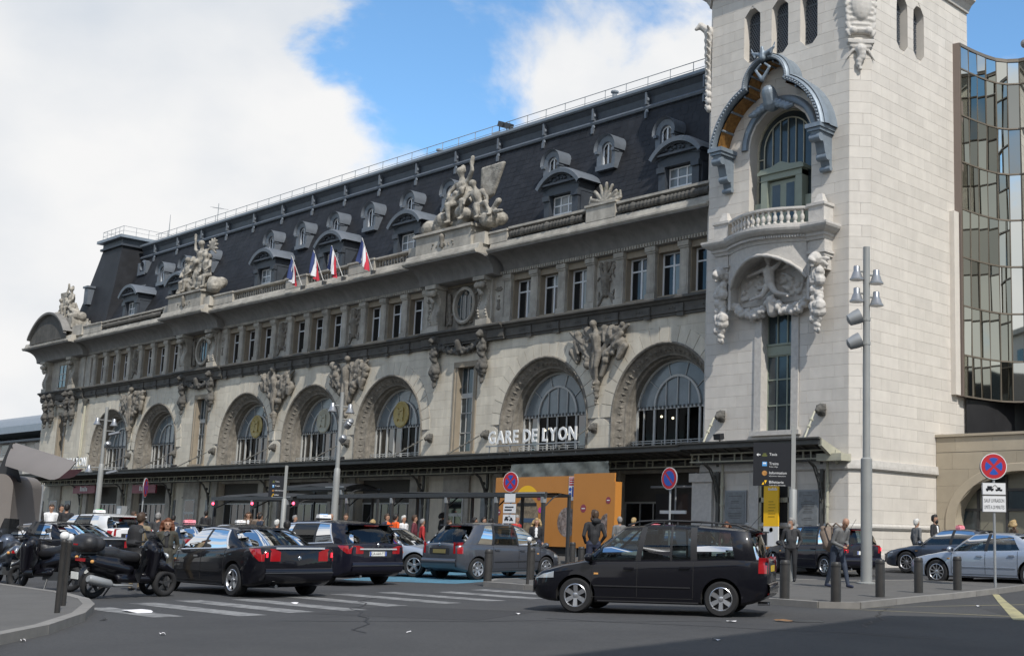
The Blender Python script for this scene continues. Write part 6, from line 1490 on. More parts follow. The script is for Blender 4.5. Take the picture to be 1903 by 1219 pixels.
# wayfinding signs
def way_sign(loc, z0, z1, w, ptop, label, rz, rows, arrow=True, thick=.07):
    s = thing('wayfinding_sign', label, 'sign', loc, rz); zb = loc[2]
    part('lower_post', MB().lathe([(.105, 0), (.105, z0-zb-.1), (.09, z0-zb-.08)], (0, 0, 0), 14), 'steel_pole', s, smooth=40); part('upper_post', MB().box(-.06, .06, -.06, .06, z0-zb-.1, ptop-zb), 'steel_pole', s)
    part('board', MB().box(-w-.07, -.065, -thick/2, thick/2, z0-zb, z1-zb), 'sign_black', s)
    H = z1-z0; n = len(rows)
    for i, (ic, t1, t2) in enumerate(rows):
        z = z1-zb-H*(.28+.64*i/max(1, n-1)); yy = -thick/2-.004; x0 = -w-.07+w*.17
        if i == 0 and arrow: 
            m = MB(); m.box(x0-.05*w, x0+.02*w, yy-.002, yy, z-.012, z+.012); m.add([(x0-.09*w, yy-.001, z), (x0-.04*w, yy-.001, z+.045), (x0-.04*w, yy-.001, z-.045)], [(0, 1, 2)]); part('arrow', m, 'sign_white', s)
        m = MB(); s_ = .07*w
        cx = x0+.13*w
        if ic == 'taxi': m.box(cx-s_, cx+s_, yy-.002, yy, z-.05, z+.0); m.box(cx-s_*.6, cx+s_*.6, yy-.002, yy, z, z+.045); mt = 'weeds'
        elif ic == 'train': m.box(cx-s_*.9, cx+s_*.9, yy-.002, yy, z-.06, z+.06); m.box(cx-s_*.6, cx+s_*.6, yy-.004, yy-.002, z+.0, z+.04, 1); mt = 'train_blue'
        elif ic == 'info': m.lathe([(s_, yy-.002), (s_*.75, yy-.002)], (cx, 0, z), 16, axis='Y'); m.box(cx-.008, cx+.008, yy-.002, yy, z-.03, z+.025); mt = 'info_orange'
        else: m.add([(cx-s_, yy, z-.06), (cx-s_*.1, yy, z-.06), (cx-s_*.4, yy, z+.02)], [(0, 1, 2)]); m.add([(cx+s_*.0, yy, z+.06), (cx+s_, yy, z+.06), (cx+s_*.3, yy, z-.04)], [(0, 1, 2)]); mt = 'yellow_board'
        part('pictogram', m, [mt, 'sign_white'], s)
        for t, sz, dz in ((t1, .105*H/1.2, .01), (t2, .045*H/1.2, -.075*H/1.2)):
            if not t: continue
            tm = text_mb(t, sz, 0, 'LEFT'); xf(tm, Matrix.Translation((cx+.12*w, yy-.002, z+dz)) @ TXT_FRONT); part('lettering', tm, 'sign_white', s, fix=False)
    return s
mat('train_blue', (.08, .30, .62), .5); mat('info_orange', (.65, .33, .10), .5)
way_sign((12.74, -10.5, gz(-10.5)+.12), 3.02, 4.22, 1.05, 4.72, 'black wayfinding board with taxi and train pictograms on a grey post', CAMD(12.74, -10.5)+.06, [('taxi', 'Taxis', ''), ('train', 'Trains', 'Trains / Züge'), ('info', 'Information', 'Information / Información'), ('tick', 'Billetterie', 'Ticket office / Fahrkarten')])
way_sign((-16.5, -9.3, gz(-9.3)), 2.92, 3.84, .62, 4.3, 'small dark wayfinding board on a grey post in front of the taxi shelters', CAMD(-16.5, -9.3)-.15, [('taxi', 'Taxis', ''), ('train', 'Trains', ''), ('info', 'Information', ''), ('tick', 'Billets', '')], False)

# ================================================================== taxi rank shelters
def shelter(x0, x1, y, z, depth, label, posts, lights=(), curve=.35):
    s = thing('taxi_shelter', label, 'shelter', ((x0+x1)/2, y, gz(y)), world=True)
    n = 12; rows = []
    for j in range(7):
        t = j/6; yy = y-.15+depth*t; rows.append([Vector((x0+(x1-x0)*i/n, yy, z+curve*sin(pi*t)*.6+.10*(1-abs(2*i/n-1)))) for i in range(n+1)])
    m = MB().grid(rows); m.grid([[p-Vector((0, 0, .06)) for p in r] for r in rows]); part('roof', m, 'steel_dark', s, smooth=60)
    m = MB(); m.box(x0-.1, x1+.1, y-.22, y-.10, z-.11, z+.06); part('front_beam', m, 'steel_dark', s)
    part('rear_beam', MB().box(x0, x1, y+depth-.1, y+depth, z-.1, z+.02), 'steel_dark', s)
    part('pale_strip', MB().box(x1-1.6, x1+.1, y-.235, y-.222, z-.0, z+.055), 'steel_grey', s)
    for px in posts:
        part('post', MB().box(px-.06, px+.06, y-.2, y-.08, gz(y)-.02, z-.1), 'steel_dark', s); part('post_cap', MB().box(px-.075, px+.075, y-.22, y-.06, z-.34, z-.08), 'steel_grey', s)
        part('rear_post', MB().box(px-.05, px+.05, y+depth-.1, y+depth, gz(y)-.02, z-.08), 'steel_dark', s)
        part('arm', MB().tube([(px, y-.1, z-.5), (px, y+depth*.3, z-.12), (px, y+depth*.6, z+.02)], .03, 5), 'steel_dark', s)
    for lx in lights:
        part('signal_box', MB().box(lx-.10, lx+.10, y-.42, y-.24, z-.42, z-.16), 'plastic_black', s); part('red_lamp', MB().sphere((lx, y-.44, z-.28), .07, 8), 'led_red', s, smooth=180)
    return s
shelter(-19.0, -1.6, -7.0, 3.05, 1.2, 'long dark steel taxi shelter in front of the station doors beside the orange hoarding', [-14.9, -11.45, -7.6, -4.4, -1.65], [-15.4], .08)
shelter(-26.9, -19.4, -7.2, 2.98, 2.2, 'dark curved taxi shelter with red lamps, leftmost of the shelters', [-26.7, -22.9, -19.6], [-26.3, -22.4, -18.6])
shelter(-26.6, -20.2, -3.9, 3.6, 2.0, 'raised curved taxi shelter standing nearest the station wall', [-26.4, -20.4])

# ================================================================== orange hoarding
HO = thing('orange_hoarding', 'orange painted site hoarding with round photo prints in front of the station door', 'hoarding', (-6.2, -2.65, .55), world=True)
hy = -2.72
xsb = [-10.05, -8.1, -6.2, -4.75]
for a, b in zip(xsb, xsb[1:]): part('panel', MB().box(a+.004, b-.004, hy, hy+.05, 1.02, 3.98), 'orange_board', HO)
part('panel', MB().box(-4.74, -2.3, hy-.12, hy-.05, 1.0, 4.06), 'orange_board', HO); part('end_panel', MB().box(-2.3, -2.24, hy-.12, hy+.25, 1.0, 3.7), 'orange_board', HO)
part('base', MB().box(-10.0, -2.35, hy+.1, hy+.3, .5, 1.02), 'interior_dark', HO)
for x in (-10.0, -7.2, -4.7, -2.4): part('leg', MB().box(x-.04, x+.04, hy+.06, hy+.14, .55, 1.05), 'white_matte', HO)
mat('photo_a', (.22, .17, .11), .5, var=.7, vscale=6); mat('photo_b', (.16, .12, .10), .5, var=.9, vscale=9, dark=(.45, .38, .36), darkamt=.8, darkscale=5); mat('maroon', (.26, .045, .07), .5); mat('magenta', (.60, .04, .28), .5); mat('photo_blue', (.05, .09, .16), .5)
def pdisc(name, x, z, r, mt, y=hy-.004, a0=0, a1=2*pi, sx=1.): 
    n = 28; pts = [(x+sx*r*cos(a0+(a1-a0)*i/n), y, z+r*sin(a0+(a1-a0)*i/n)) for i in range(n+1)]; part(name, MB().add(pts, [tuple(range(len(pts)))]), mt, HO)
pdisc('yellow_crown_print', -7.85, 2.75, .86, 'yellow_board', hy-.003, radians(40), radians(140)); pdisc('photo_print', -7.85, 2.35, .78, 'photo_a'); part('photo_bar', MB().box(-8.5, -7.2, hy-.012, hy-.005, 2.72, 2.86), 'interior_dark', HO); part('photo_bar', MB().box(-8.55, -7.12, hy-.012, hy-.005, 2.02, 2.2), 'photo_blue', HO); part('photo_post', MB().box(-8.25, -8.18, hy-.012, hy-.005, 2.2, 2.72), 'interior_dark', HO)
pdisc('photo_print', -5.2, 2.05, .62, 'photo_b', a0=radians(50), a1=radians(310)); pdisc('photo_print', -2.65, 2.0, .42, 'photo_b', hy-.125, radians(90), radians(270))
for (x, z, r, mt, y, t) in ((-7.05, 3.12, .15, 'maroon', hy-.013, 'PRET'), (-6.95, 2.55, .12, 'magenta', hy-.013, 'ICI'), (-4.1, 2.62, .17, 'maroon', hy-.125, 'VIVE'), (-2.62, 2.95, .14, 'maroon', hy-.13, ''), (-9.75, 2.45, .14, 'maroon', hy-.005, '')):
    pdisc('printed_badge', x, z, r, mt, y)
    if mt == 'maroon': part('badge_lines', MB().box(x-r*.6, x+r*.6, y-.003, y-.001, z-.02, z+.02), 'sign_white', HO)
pan = thing('site_safety_sign', 'red and blue site safety notice fixed to the orange hoarding', 'sign', (-4.95, hy-.03, 3.0), world=True)
part('sheet', MB().box(-5.15, -4.78, hy-.03, hy-.01, 2.95, 3.95), 'sign_white', pan); part('red_panel', MB().box(-5.12, -4.8, hy-.035, hy-.031, 3.58, 3.92), 'sign_red', pan)
for (x, z) in ((-5.05, 3.42), (-5.05, 3.2)): part('blue_symbol', MB().lathe([(.085, -.034), (.0001, -.035)], (x, hy, z), 16, axis='Y'), 'sign_blue', pan)
part('blue_panel', MB().box(-4.93, -4.8, hy-.035, hy-.031, 3.1, 3.52), 'sign_blue', pan); part('red_symbol', MB().lathe([(.06, -.034), (.0001, -.035)], (-5.05, hy, 3.03), 16, axis='Y'), 'sign_red', pan)
for z in (3.65, 3.75, 3.85): part('white_line', MB().box(-5.1, -4.82, hy-.038, hy-.036, z, z+.03), 'sign_white', pan)
# plastic sheeting above the hoarding
R = random.Random(3); rows = []
for j in range(8):
    t = j/7; rows.append([Vector((-9.3+6.3*i/40, -2.5-.03*sin(i*.7+j*.6)-.05*R.random(), 3.75+.82*t)) for i in range(41)])
single('plastic_sheet', MB().grid(rows), 'sheet_plastic', 'crumpled grey plastic sheeting between the hoarding and the canopy', 'sheeting', smooth=180)
# barrier pieces in the dark opening right of the hoarding
wr = thing('work_barrier', 'white rails of a work barrier in the dark doorway right of the hoarding', 'barrier', (-.6, -1.2, .6), world=True)
for (a, b, r) in (((-2.0, -1.0, 3.55), (1.0, -1.0, 3.55), .05), ((-.6, -1.0, 2.6), (-.6, -1.0, 4.1), .04), ((.5, -1.0, 3.1), (.5, -1.0, 4.1), .04)): part('rail', MB().tube([a, b], r, 6), 'steel_grey', wr)
part('plank', MB().box(-.9, .5, -1.6, -1.52, 2.45, 2.58), 'white_matte', wr); part('plank_foot', MB().tube([(-.2, -1.56, .6), (-.2, -1.56, 2.45)], .03, 6), 'steel_dark', wr)
part('screen_wall', MB().box(-2.1, .9, -.6, -.5, .6, 3.3), 'granite_black', wr)

# ================================================================== kiosk at the far left (box with a flared roof panel)
KI = thing('kiosk', 'taupe metal kiosk with flared curved roof panel at the left edge', 'kiosk', (-8.0, -24.3, .4), world=True)
# body: rounded box
def rbox(m, x0, x1, y0, y1, z0, z1, r, n=6):
    pts = []
    for (cx, cy, a) in ((x1-r, y1-r, 0), (x0+r, y1-r, 90), (x0+r, y0+r, 180), (x1-r, y0+r, 270)):
        for i in range(n+1): t = radians(a+90*i/n); pts.append((cx+r*cos(t), cy+r*sin(t)))
    m.prof_z(z0, z1, pts)
m = MB(); A = Vector((-5.3, -24.1)); ux = Vector((-.60, -.80)); 
# wall facing the camera with a rounded upper right corner
def kp(u, z, d=0): return Vector((A.x+ux.x*u+.80*d, A.y+ux.y*u-.60*d, z))
pr = [(0, .3), (0, 2.6)]+[(.35-.35*cos(t), 2.6+.38*sin(t)) for t in [pi/2*i/6 for i in range(1, 7)]]+[(3.2, 3.0), (3.2, .3)]
vs = [kp(u, z, .35) for u, z in pr]+[kp(u, z, -2.2) for u, z in pr]; n = len(pr); m.add(vs, [tuple(range(n)), tuple(range(2*n-1, n-1, -1))]+[(i, (i+1) % n, n+(i+1) % n, n+i) for i in range(n)])
part('body', m, 'brown_kiosk', KI, smooth=30)
# flared roof panel, rising to the left
q = [at_ for at_ in ()]
TLp, TRp, BRp, BLp = Vector((-5.78, -24.17, 3.9)), Vector((-2.87, -23.51, 3.3)), Vector((-2.64, -23.85, 2.7)), Vector((-5.3, -24.41, 3.21))
rows = []
for j in range(9):
    row = []
    for i in range(17):
        s_ = i/16; tm_ = 1 if s_ < .78 else .35+.65*sqrt(max(0, 1-((s_-.78)/.22)**2)); t = j/8*tm_; p = TLp.lerp(TRp, s_).lerp(BLp.lerp(BRp, s_), t); row.append(p+Vector((.16, -.14, 0))*sin(pi*min(1, t)*.6))
    rows.append(row)
m = MB().grid(rows); m.grid([[p+Vector((-.10, .09, .03)) for p in r] for r in rows]); m.strip(rows[-1], [p+Vector((-.1, .09, .03)) for p in rows[-1]]); m.strip([r[-1] for r in rows], [r[-1]+Vector((-.1, .09, .03)) for r in rows]); part('flared_roof', m, 'brown_kiosk', KI, smooth=50)
m = MB(); m.grid([[p for p in rows[-1]], [p+Vector((-1.3, .9, .10)) for p in rows[-1]]]); part('soffit', m, 'maroon', KI)
m = MB(); m.add([Vector((-5.6, -24.3, 3.95)), Vector((-5.95, -24.5, 2.9)), Vector((-5.3, -24.0, 2.75)), Vector((-5.3, -24.2, 3.3))], [(0, 1, 2, 3)]); part('end_bracket', m, 'steel_dark', KI)
bp_ = thing('round_advert', 'pink round advert on a pale panel beside the kiosk', 'sign', (-9.6, -22.4, .4), world=True)
kk = lambda u, z, d=0: Vector((-9.6+.62*u+.78*d, -22.4+.78*u-.62*d, z))
part('panel', MB().add([kk(-.55, .5), kk(.55, .5), kk(.55, 2.75), kk(-.55, 2.75)], [(0, 1, 2, 3)]), 'poster_grey', bp_); part('frame', MB().tube([kk(-.55, .4), kk(-.55, 2.8), kk(.55, 2.8), kk(.55, .4)], .05, 6), 'steel_grey', bp_)
part('pink_disc', MB().add([kk(.30*cos(2*pi*i/28), 2.3+.30*sin(2*pi*i/28), .03) for i in range(28)], [tuple(range(28))]), 'pink', bp_)
for dz in (-.09, .03): part('white_line', MB().add([kk(-.2, 2.30+dz, .04), kk(.2, 2.30+dz, .04), kk(.2, 2.35+dz, .04), kk(-.2, 2.35+dz, .04)], [(0, 1, 2, 3)]), 'sign_white', bp_)
# small street things by the station door
tb = thing('ticket_machine', 'small grey ticket machine on a stand near the far left door', 'machine', (-44.0, -4.6, gz(-4.6)+.1)); part('stand', MB().box(-.18, .18, -.1, .1, 0, 1.1), 'steel_dark', tb); part('head', MB().box(-.38, .38, -.16, .16, 1.1, 2.1), 'steel_grey', tb); part('screen', MB().quad((-.25, -.165, 1.5), (.25, -.165, 1.5), (.25, -.165, 1.95), (-.25, -.165, 1.95)), 'sign_white', tb)
# shop fascias under the canopy
for (x, w, mt, lb, z) in ((-50.4, 1.1, 'maroon', 'dark red shop fascia with white lettering over the second far left door', 3.95), (-60.2, 1.2, 'maroon', 'dark red shop fascia at the far left end under the canopy', 4.0)):
    f = thing('shop_fascia', lb, 'sign', (x, -.5, z)); part('board', MB().box(-w*1.6, w*1.6, -.06, .06, -.28, .28), mt, f); m = MB()
    for k in range(5): m.box(-.62+k*.26, -.44+k*.26, -.075, -.062, -.12, .12+(.08 if k in (0, 3) else 0))
    part('lettering', m, 'sign_white', f)
# ================================================================== vehicles
def lerp_tab(tab, x):
    if x <= tab[0][0]: return tab[0][1]
    for (a, b), (c, d) in zip(tab, tab[1:]):
        if x <= c:
            t = (x-a)/(c-a); t = t*t*(3-2*t)*.5+t*.5; return b+(d-b)*t
    return tab[-1][1]
def wheel_meshes(R, W, spokes, style=0):
    tyre = MB().lathe([(R*.66, W*.5), (R*.9, W*.52), (R*.985, W*.40), (R, W*.2), (R, -W*.2), (R*.985, -W*.40), (R*.9, -W*.52), (R*.66, -W*.5)], n=32, axis='Y', cap=False)
    rim = MB(); ro = R*.67
    rim.lathe([(ro, -W*.5), (ro*.95, -W*.53), (ro*.90, -W*.47), (ro*.88, -W*.30)], n=32, axis='Y', cap=False); rim.lathe([(ro*.89, -W*.12), (.0001, -W*.12)], n=24, axis='Y', mi=1)
    for k in range(spokes):
        a = 2*pi*k/spokes; M = Matrix.Rotation(a, 4, 'Y'); hw0, hw1 = (.15, .19) if spokes <= 7 else (.07, .06)
        z0, z1 = ro*.12, ro*.93
        vs = [M @ Vector(p) for p in ((-hw0*ro, -W*.38, z0), (hw0*ro, -W*.38, z0), (hw1*ro, -W*.47, z1), (-hw1*ro, -W*.47, z1), (-hw0*ro*1.15, -W*.2, z0), (hw0*ro*1.15, -W*.2, z0), (hw1*ro*1.15, -W*.3, z1), (-hw1*ro*1.15, -W*.3, z1))]
        rim.add(vs, [(0, 1, 2, 3), (0, 4, 5, 1), (1, 5, 6, 2), (2, 6, 7, 3), (3, 7, 4, 0)])
    rim.lathe([(ro*.22, -W*.30), (ro*.22, -W*.42), (ro*.15, -W*.45), (.0001, -W*.45)], n=16, axis='Y')
    return tyre.mesh('tyre', ['rubber'], 40), rim.mesh('rim', ['alloy', 'plastic_black'], 35)
NS = 13
def car(name, label, cat, loc, rz, S, paint, group=None, glass='glass_car', plate=None, wheel=(6, 0), brake=False, chrome=False, taxi=None, seats=True, rails=False, tail='block', detail=True, plate_mat='plate_white'):
    L, W, H = S['L'], S['W'], S['H']; xr, xf_ = -L/2, L/2; WR = S.get('R', .32); wxs = (S['fx'], S['rx'])
    c = thing(name, label, cat, loc, rz, group)
    # terrain pitch
    fwv = Vector((cos(rz), sin(rz))); za = gz(loc[1]+fwv.y*S['fx']); zb = gz(loc[1]+fwv.y*S['rx']); c.rotation_euler = (0, -atan2(za-zb, S['fx']-S['rx']), rz); c.location.z = zb+(za-zb)*(-S['rx'])/(S['fx']-S['rx'])
    # ---------- lower body
    xs = [xr, xr+.02, xr+.07, xr+.16, xr+.3]; nmid = 26; a, b = xr+.42, xf_-.5
    xs += [a+(b-a)*i/nmid for i in range(nmid+1)]+[xf_-.36, xf_-.22, xf_-.12, xf_-.05, xf_-.015, xf_]
    def plan(x):
        f = max(0, (x-(xf_-.85))/.85); r = max(0, ((xr+.55)-x)/.55); return 1-.30*f**2.6-.15*r**2.8
    def sec(x):
        w = W/2*plan(x); zb_ = .19+.11*max(0, (x-xf_+.5)/.5)**2+.16*max(0, (xr+.6-x)/.6)**2; zs = lerp_tab(S['sh'], x)
        # rounding of nose and tail
        ef = max(0, (x-(xf_-.12))/.12); er = max(0, ((xr+.07)-x)/.07); zs -= .10*ef**2+.05*er**2; zb_ += .10*ef**2+.08*er**2; w *= 1-.06*ef**2-.04*er**2
        cr = S.get('crown', .05); zc = zs+cr
        pts = [(0, zb_), (.55*w, zb_), (.90*w, zb_+.01), (.965*w, zb_+.06), (.985*w, zb_+.20), (1.0*w, .55 if zb_+.3 < .55 < zs-.2 else (zb_+zs)/2), (.995*w, zs-.20), (.982*w, zs-.08), (.955*w, zs-.015), (.90*w, zs+.01), (.7*w, zs+cr*.5), (.35*w, zs+cr*.9), (0, zc)]
        return pts
    rows = [[Vector((x, -y, z)) for y, z in sec(x)]+[Vector((x, y, z)) for y, z in reversed(sec(x)[1:-1])] for x in xs]
    mb = MB(); mb.grid(rows, closed=True); nsec = len(rows[0]); mb.f.append(tuple(range(nsec))); mb.m.append(0); o_ = (len(xs)-1)*nsec; mb.f.append(tuple(o_+k for k in range(nsec))); mb.m.append(0)
    cab0, cab1 = S['rwb']+.12, S['wsb']-.12
    # cabin deck (seen through the windows) is dark trim
    for fi, f in enumerate(mb.f):
        if len(f) == 4:
            ctr = sum((Vector(mb.v[i]) for i in f), Vector())/4
            if cab0 < ctr.x < cab1 and abs(ctr.y) < W*.5*.90 and ctr.z > .75: mb.m[fi] = 1
    body = mb.mesh('body', [paint, 'plastic_black', 'rubber'])
    ob = link('body', body, c)
    # wheel arches by boolean
    cm = MB()
    for wx in wxs:
        for s in (-1, 1): cm.lathe([(WR*1.17, -.32), (WR*1.17, .32)], (wx, s*(W/2-.06), WR*1.02), 28, 0, axis='Y')
    cut = bpy.data.objects.new('cut', cm.mesh('cut', ['rubber'])); COL.objects.link(cut)
    tmp = bpy.data.objects.new('tmp', body); COL.objects.link(tmp)
    bo = tmp.modifiers.new('b', 'BOOLEAN'); bo.object = cut; bo.operation = 'DIFFERENCE'; bo.solver = 'EXACT'; bo.material_mode = 'TRANSFER'
    dg = bpy.context.evaluated_depsgraph_get(); nb = bpy.data.meshes.new_from_object(tmp.evaluated_get(dg))
    bpy.data.objects.remove(tmp); bpy.data.objects.remove(cut)
    if len(nb.polygons) > 100: nb.shade_smooth(); nb.set_sharp_from_angle(angle=radians(38)); ob.data = nb
    # ---------- cabin: columns run round the greenhouse
    zb = lambda x: lerp_tab(S['sh'], x)
    def bot(x, fy):   # belt point, fy -1..1
        return Vector((x, fy*W/2*.93*min(1, plan(x)+.03), zb(x)+S.get('crown', .05)*(1-abs(fy))*.9-.012))
    def top(x, fy): 
        w = W/2*S.get('tum', .74); return Vector((x, fy*w, lerp_tab(S['roof'], x)+.045*(1-fy*fy)-.03))
    wb_, wt_ = S['wsb'], S['wst']; rb_, rt_ = S['rwb'], S['rwt']
    cols = []   # (bottom, top, kind of the span that follows)
    def curve_x(x, fy, amt): return x-amt*fy*fy
    fys = [0, .25, .5, .75, .93]
    for fy in fys: cols.append((bot(curve_x(wb_, fy, S.get('wcurve', .22)), -fy), top(curve_x(wt_, fy, .10), -fy), 'ws' if fy < .93 else 'pa'))
    for (xb, xt, kind) in S['side']: cols.append((bot(xb, -1), top(xt, -1), kind))
    rev = []
    for fy in reversed(fys): rev.append((bot(curve_x(rb_, fy, -S.get('rcurve', .12)), -fy), top(curve_x(rt_, fy, -.08), -fy), 'rw'))
    cols += rev
    kinds = [k for _, _, k in cols]
    # the last side span leads to the rear pillar
    half = cols
    def flip(v): return Vector((v.x, -v.y, v.z))
    full = half[:-1]+[(half[-1][0], half[-1][1], 'rw')]
    other = [(flip(b_), flip(t_), None) for b_, t_, _ in reversed(half[1:-1])]
    ks = [k for _, _, k in half[:-1]]; ks_other = list(reversed(ks))
    allc = [(b_, t_) for b_, t_, _ in half]+[(b_, t_) for b_, t_, _ in other]; spans = ks+ks_other
    T = [0, .05, .28, .52, .76, .93, 1]
    def pt(col, t):
        b_, t_ = col; p = b_.lerp(t_, t); out_ = Vector((0, (1 if p.y > 0 else -1)*min(1, abs(p.y)/.6), 0)); bulge = S.get('bulge', .045)
        if abs(b_.y) > W*.40: p += out_*bulge*sin(pi*t)
        else: p += Vector(((1 if b_.x > 0 else -1)*.03*sin(pi*t), 0, .02*sin(pi*t)))
        return p
    nC = len(allc); shell = MB(); groups = {}
    for i in range(nC):
        a_, b_ = allc[i], allc[(i+1) % nC]; k = spans[i]
        for j in range(len(T)-1):
            q = [pt(a_, T[j]), pt(b_, T[j]), pt(b_, T[j+1]), pt(a_, T[j+1])]
            isg = k in ('ws', 'rw', 'g', 'g2', 'g3', 'g4') and 1 <= j <= 4
            if isg:
                side = 'l' if (q[0].y+q[1].y) > 0 else 'r'
                key = k if k in ('ws', 'rw') else k+side; groups.setdefault(key, MB()).add(q, [(0, 1, 2, 3)])
            else: shell.add(q, [(0, 1, 2, 3)], 1 if k in ('pb',) else 0)
    # roof
    sidex = [t_ for _, t_, _ in half]
    rows = []; prof = [h[1] for h in half[len(fys)-1:len(half)-len(fys)+1]]
    for p in prof:
        rows.append([Vector((p.x+(.10-.10*(fy/.93 if abs(fy) < .93 else 1)**2 if p is prof[0] else (-.08+.08*(fy/.93 if abs(fy) < .93 else 1)**2 if p is prof[-1] else 0)), fy*abs(p.y), lerp_tab(S['roof'], p.x)+.045*(1-(fy*abs(p.y)/(W/2*S.get('tum', .74)))**2)-.03)) for fy in [-1+2*i/10 for i in range(11)]])
    shell.grid(rows, S.get('roofmi', 0))
    bm_ = shell.mesh('cabin', [paint, 'plastic_black'])
    bmm = bmesh.new(); bmm.from_mesh(bm_); bmesh.ops.remove_doubles(bmm, verts=bmm.verts, dist=.012); bmesh.ops.recalc_face_normals(bmm, faces=bmm.faces); bmm.to_mesh(bm_); bmm.free(); bm_.shade_smooth(); bm_.set_sharp_from_angle(angle=radians(40)); link('cabin', bm_, c)
    nm = {'ws': 'windscreen', 'rw': 'rear_window'}
    for k, g_ in groups.items():
        gme = g_.mesh('window', [glass]); bw = bmesh.new(); bw.from_mesh(gme); bmesh.ops.remove_doubles(bw, verts=bw.verts, dist=.002); bw.to_mesh(gme); bw.free(); gme.shade_smooth(); o = link(nm.get(k, 'side_window'), gme, c)
        if chrome and k not in nm and k[0] == 'g':
            pass
    # chrome surround
    if chrome:
        for s in (-1, 1):
            gi = [i for i, k in enumerate(ks) if k in ('g', 'g2', 'g3', 'pb')]; i0, i1 = gi[0], gi[-1]+1
            line = [pt(half[i][:2], .05) for i in range(i0, i1+1)]+[pt(half[i1][:2], t) for t in (.28, .52, .76)]+[pt(half[i][:2], .93) for i in range(i1, i0-1, -1)]
            line = [Vector((p.x, s*abs(p.y)+s*.008, p.z)) for p in line]; part('window_trim', MB().tube(line, .021, 5), 'trim_bright', c)
    # seats, wheel
    if seats:
        for (sx, sy) in ((.15, .38), (.15, -.38), (-.75, .40), (-.75, -.40)):
            m = MB(); zt = zb(0); m.box(sx-.16, sx-.02, sy-.22, sy+.22, zt-.2, zt+.26, 0, None); part('seat', m, 'leather_black', c); m = MB(); m.box(sx-.15, sx-.05, sy-.12, sy+.12, zt+.30, zt+.48); part('headrest', m, 'leather_black', c)
    # ---------- wheels
    ty, ri = wheel_meshes(WR, .22, wheel[0])
    for wx in wxs:
        for s in (-1, 1):
            w_ = link('wheel', ty, c); w_.location = (wx, s*(W/2-.125), WR); 
            if s > 0: w_.rotation_euler = (0, 0, pi)
            link('rim', ri, w_)
    # ---------- details
    def surf(x, z, s, off=.004):  # point on the side
        pts = sec(x); 
        for (y0, z0), (y1, z1) in zip(pts[2:], pts[3:]):
            if min(z0, z1) <= z <= max(z0, z1): return Vector((x, s*((y0+(y1-y0)*(z-z0)/(z1-z0 if abs(z1-z0) > 1e-6 else 1))+off), z))
        return Vector((x, s*W/2*plan(x), z))
    for s in (-1, 1):
        if detail:
            for dx in S['doors']: part('door_seam', MB().tube([surf(dx, z, s, .002) for z in (.32, .45, .6, .75, zb(dx)-.1, zb(dx)-.03)], .006, 4), 'rubber', c)
            dd = S['doors']
            part('sill_seam', MB().tube([surf(x, .30, s, .002) for x in [dd[-1]+(dd[0]-dd[-1])*i/10 for i in range(11)]], .006, 4), 'rubber', c)
            for hx in S['handles']: q = surf(hx, zb(hx)-.13, s, .02); part('door_handle', MB().box(q.x-.09, q.x+.09, q.y-.018, q.y+.018, q.z-.018, q.z+.018), 'chrome' if chrome else paint, c)
            part('side_moulding', MB().tube([surf(x, .50, s, .006) for x in [dd[-1]+.05+(dd[0]-dd[-1]-.1)*i/12 for i in range(13)]], .014, 4), 'plastic_black' if S.get('mould') else paint, c)
            part('sill_trim', MB().tube([surf(x, .235, s, .004) for x in [S['rx']+WR*1.3+(S['fx']-S['rx']-WR*2.6)*i/10 for i in range(11)]], .016, 4), 'steel_grey' if S.get('sillc') else 'plastic_black', c)
            part('side_repeater', MB().box(S['fx']-.42, S['fx']-.34, s*(W/2-.02)-.004, s*(W/2-.0)+.004, .70, .73), 'tail_red' if False else 'info_orange', c)
        mx_ = wb_-.30; q = Vector((mx_, s*(W/2*.97), zb(mx_)+.07)); m = MB(); m.sphere((q.x, q.y+s*.10, q.z), .105, 8, sx=.75, sy=1.05, sz=.75); m.box(q.x-.03, q.x+.03, q.y-.06, q.y+.06, q.z-.05, q.z-.02); part('mirror', m, paint, c, smooth=60)
        part('mirror_glass', MB().add([Vector((q.x-.083, q.y+s*(.10+.08*cos(t)), q.z+.058*sin(t))) for t in [2*pi*i/12 for i in range(12)]], [tuple(range(12))]), 'chrome', c)
        # head lights wrap the front corner
        hx0, hx1, hz0, hz1 = xf_-.46, xf_-.08, S['hz']-.075, S['hz']+.055
        rws = []
        for z in (hz0, (hz0+hz1)/2, hz1): rws.append([surf(hx0+(hx1-hx0)*i/6, min(z+.02*(6-i)/6, zb(hx0+(hx1-hx0)*i/6)-.06), s, .006) for i in range(7)])
        part('headlight', MB().grid(rws), 'head_lens', c, smooth=60)
        part('fog_lamp', MB().lathe([(.05, 0), (.0001, .004)], (xf_-.10, s*W*.30, .36), 10, axis='X'), 'head_lens', c)
        # tail lights
        tz0, tz1 = S['tz']; tl = MB()
        if tail == 'block':
            rws = [[surf(xr+.16-(.14)*i/4, z, s, .006) for i in range(5)]+[Vector((xr-.004, s*(W/2*plan(xr)*.96-.02-.035*i), z)) for i in range(1, 4)] for z in [tz0+(tz1-tz0)*j/4 for j in range(5)]]
        else:   # swept claw
            rws = []
            for j in range(5):
                z = tz0+(tz1-tz0)*j/4; ext = .10+.34*(j/4); rws.append([surf(xr+ext-(ext-.02)*i/4, z, s, .006) for i in range(5)]+[Vector((xr-.004, s*(W/2*plan(xr)*.96-.02-(.10 if j < 4 else .05)*i), z)) for i in range(1, 4)])
        tl.grid(rws); part('tail_light', tl, 'tail_red', c, smooth=60)
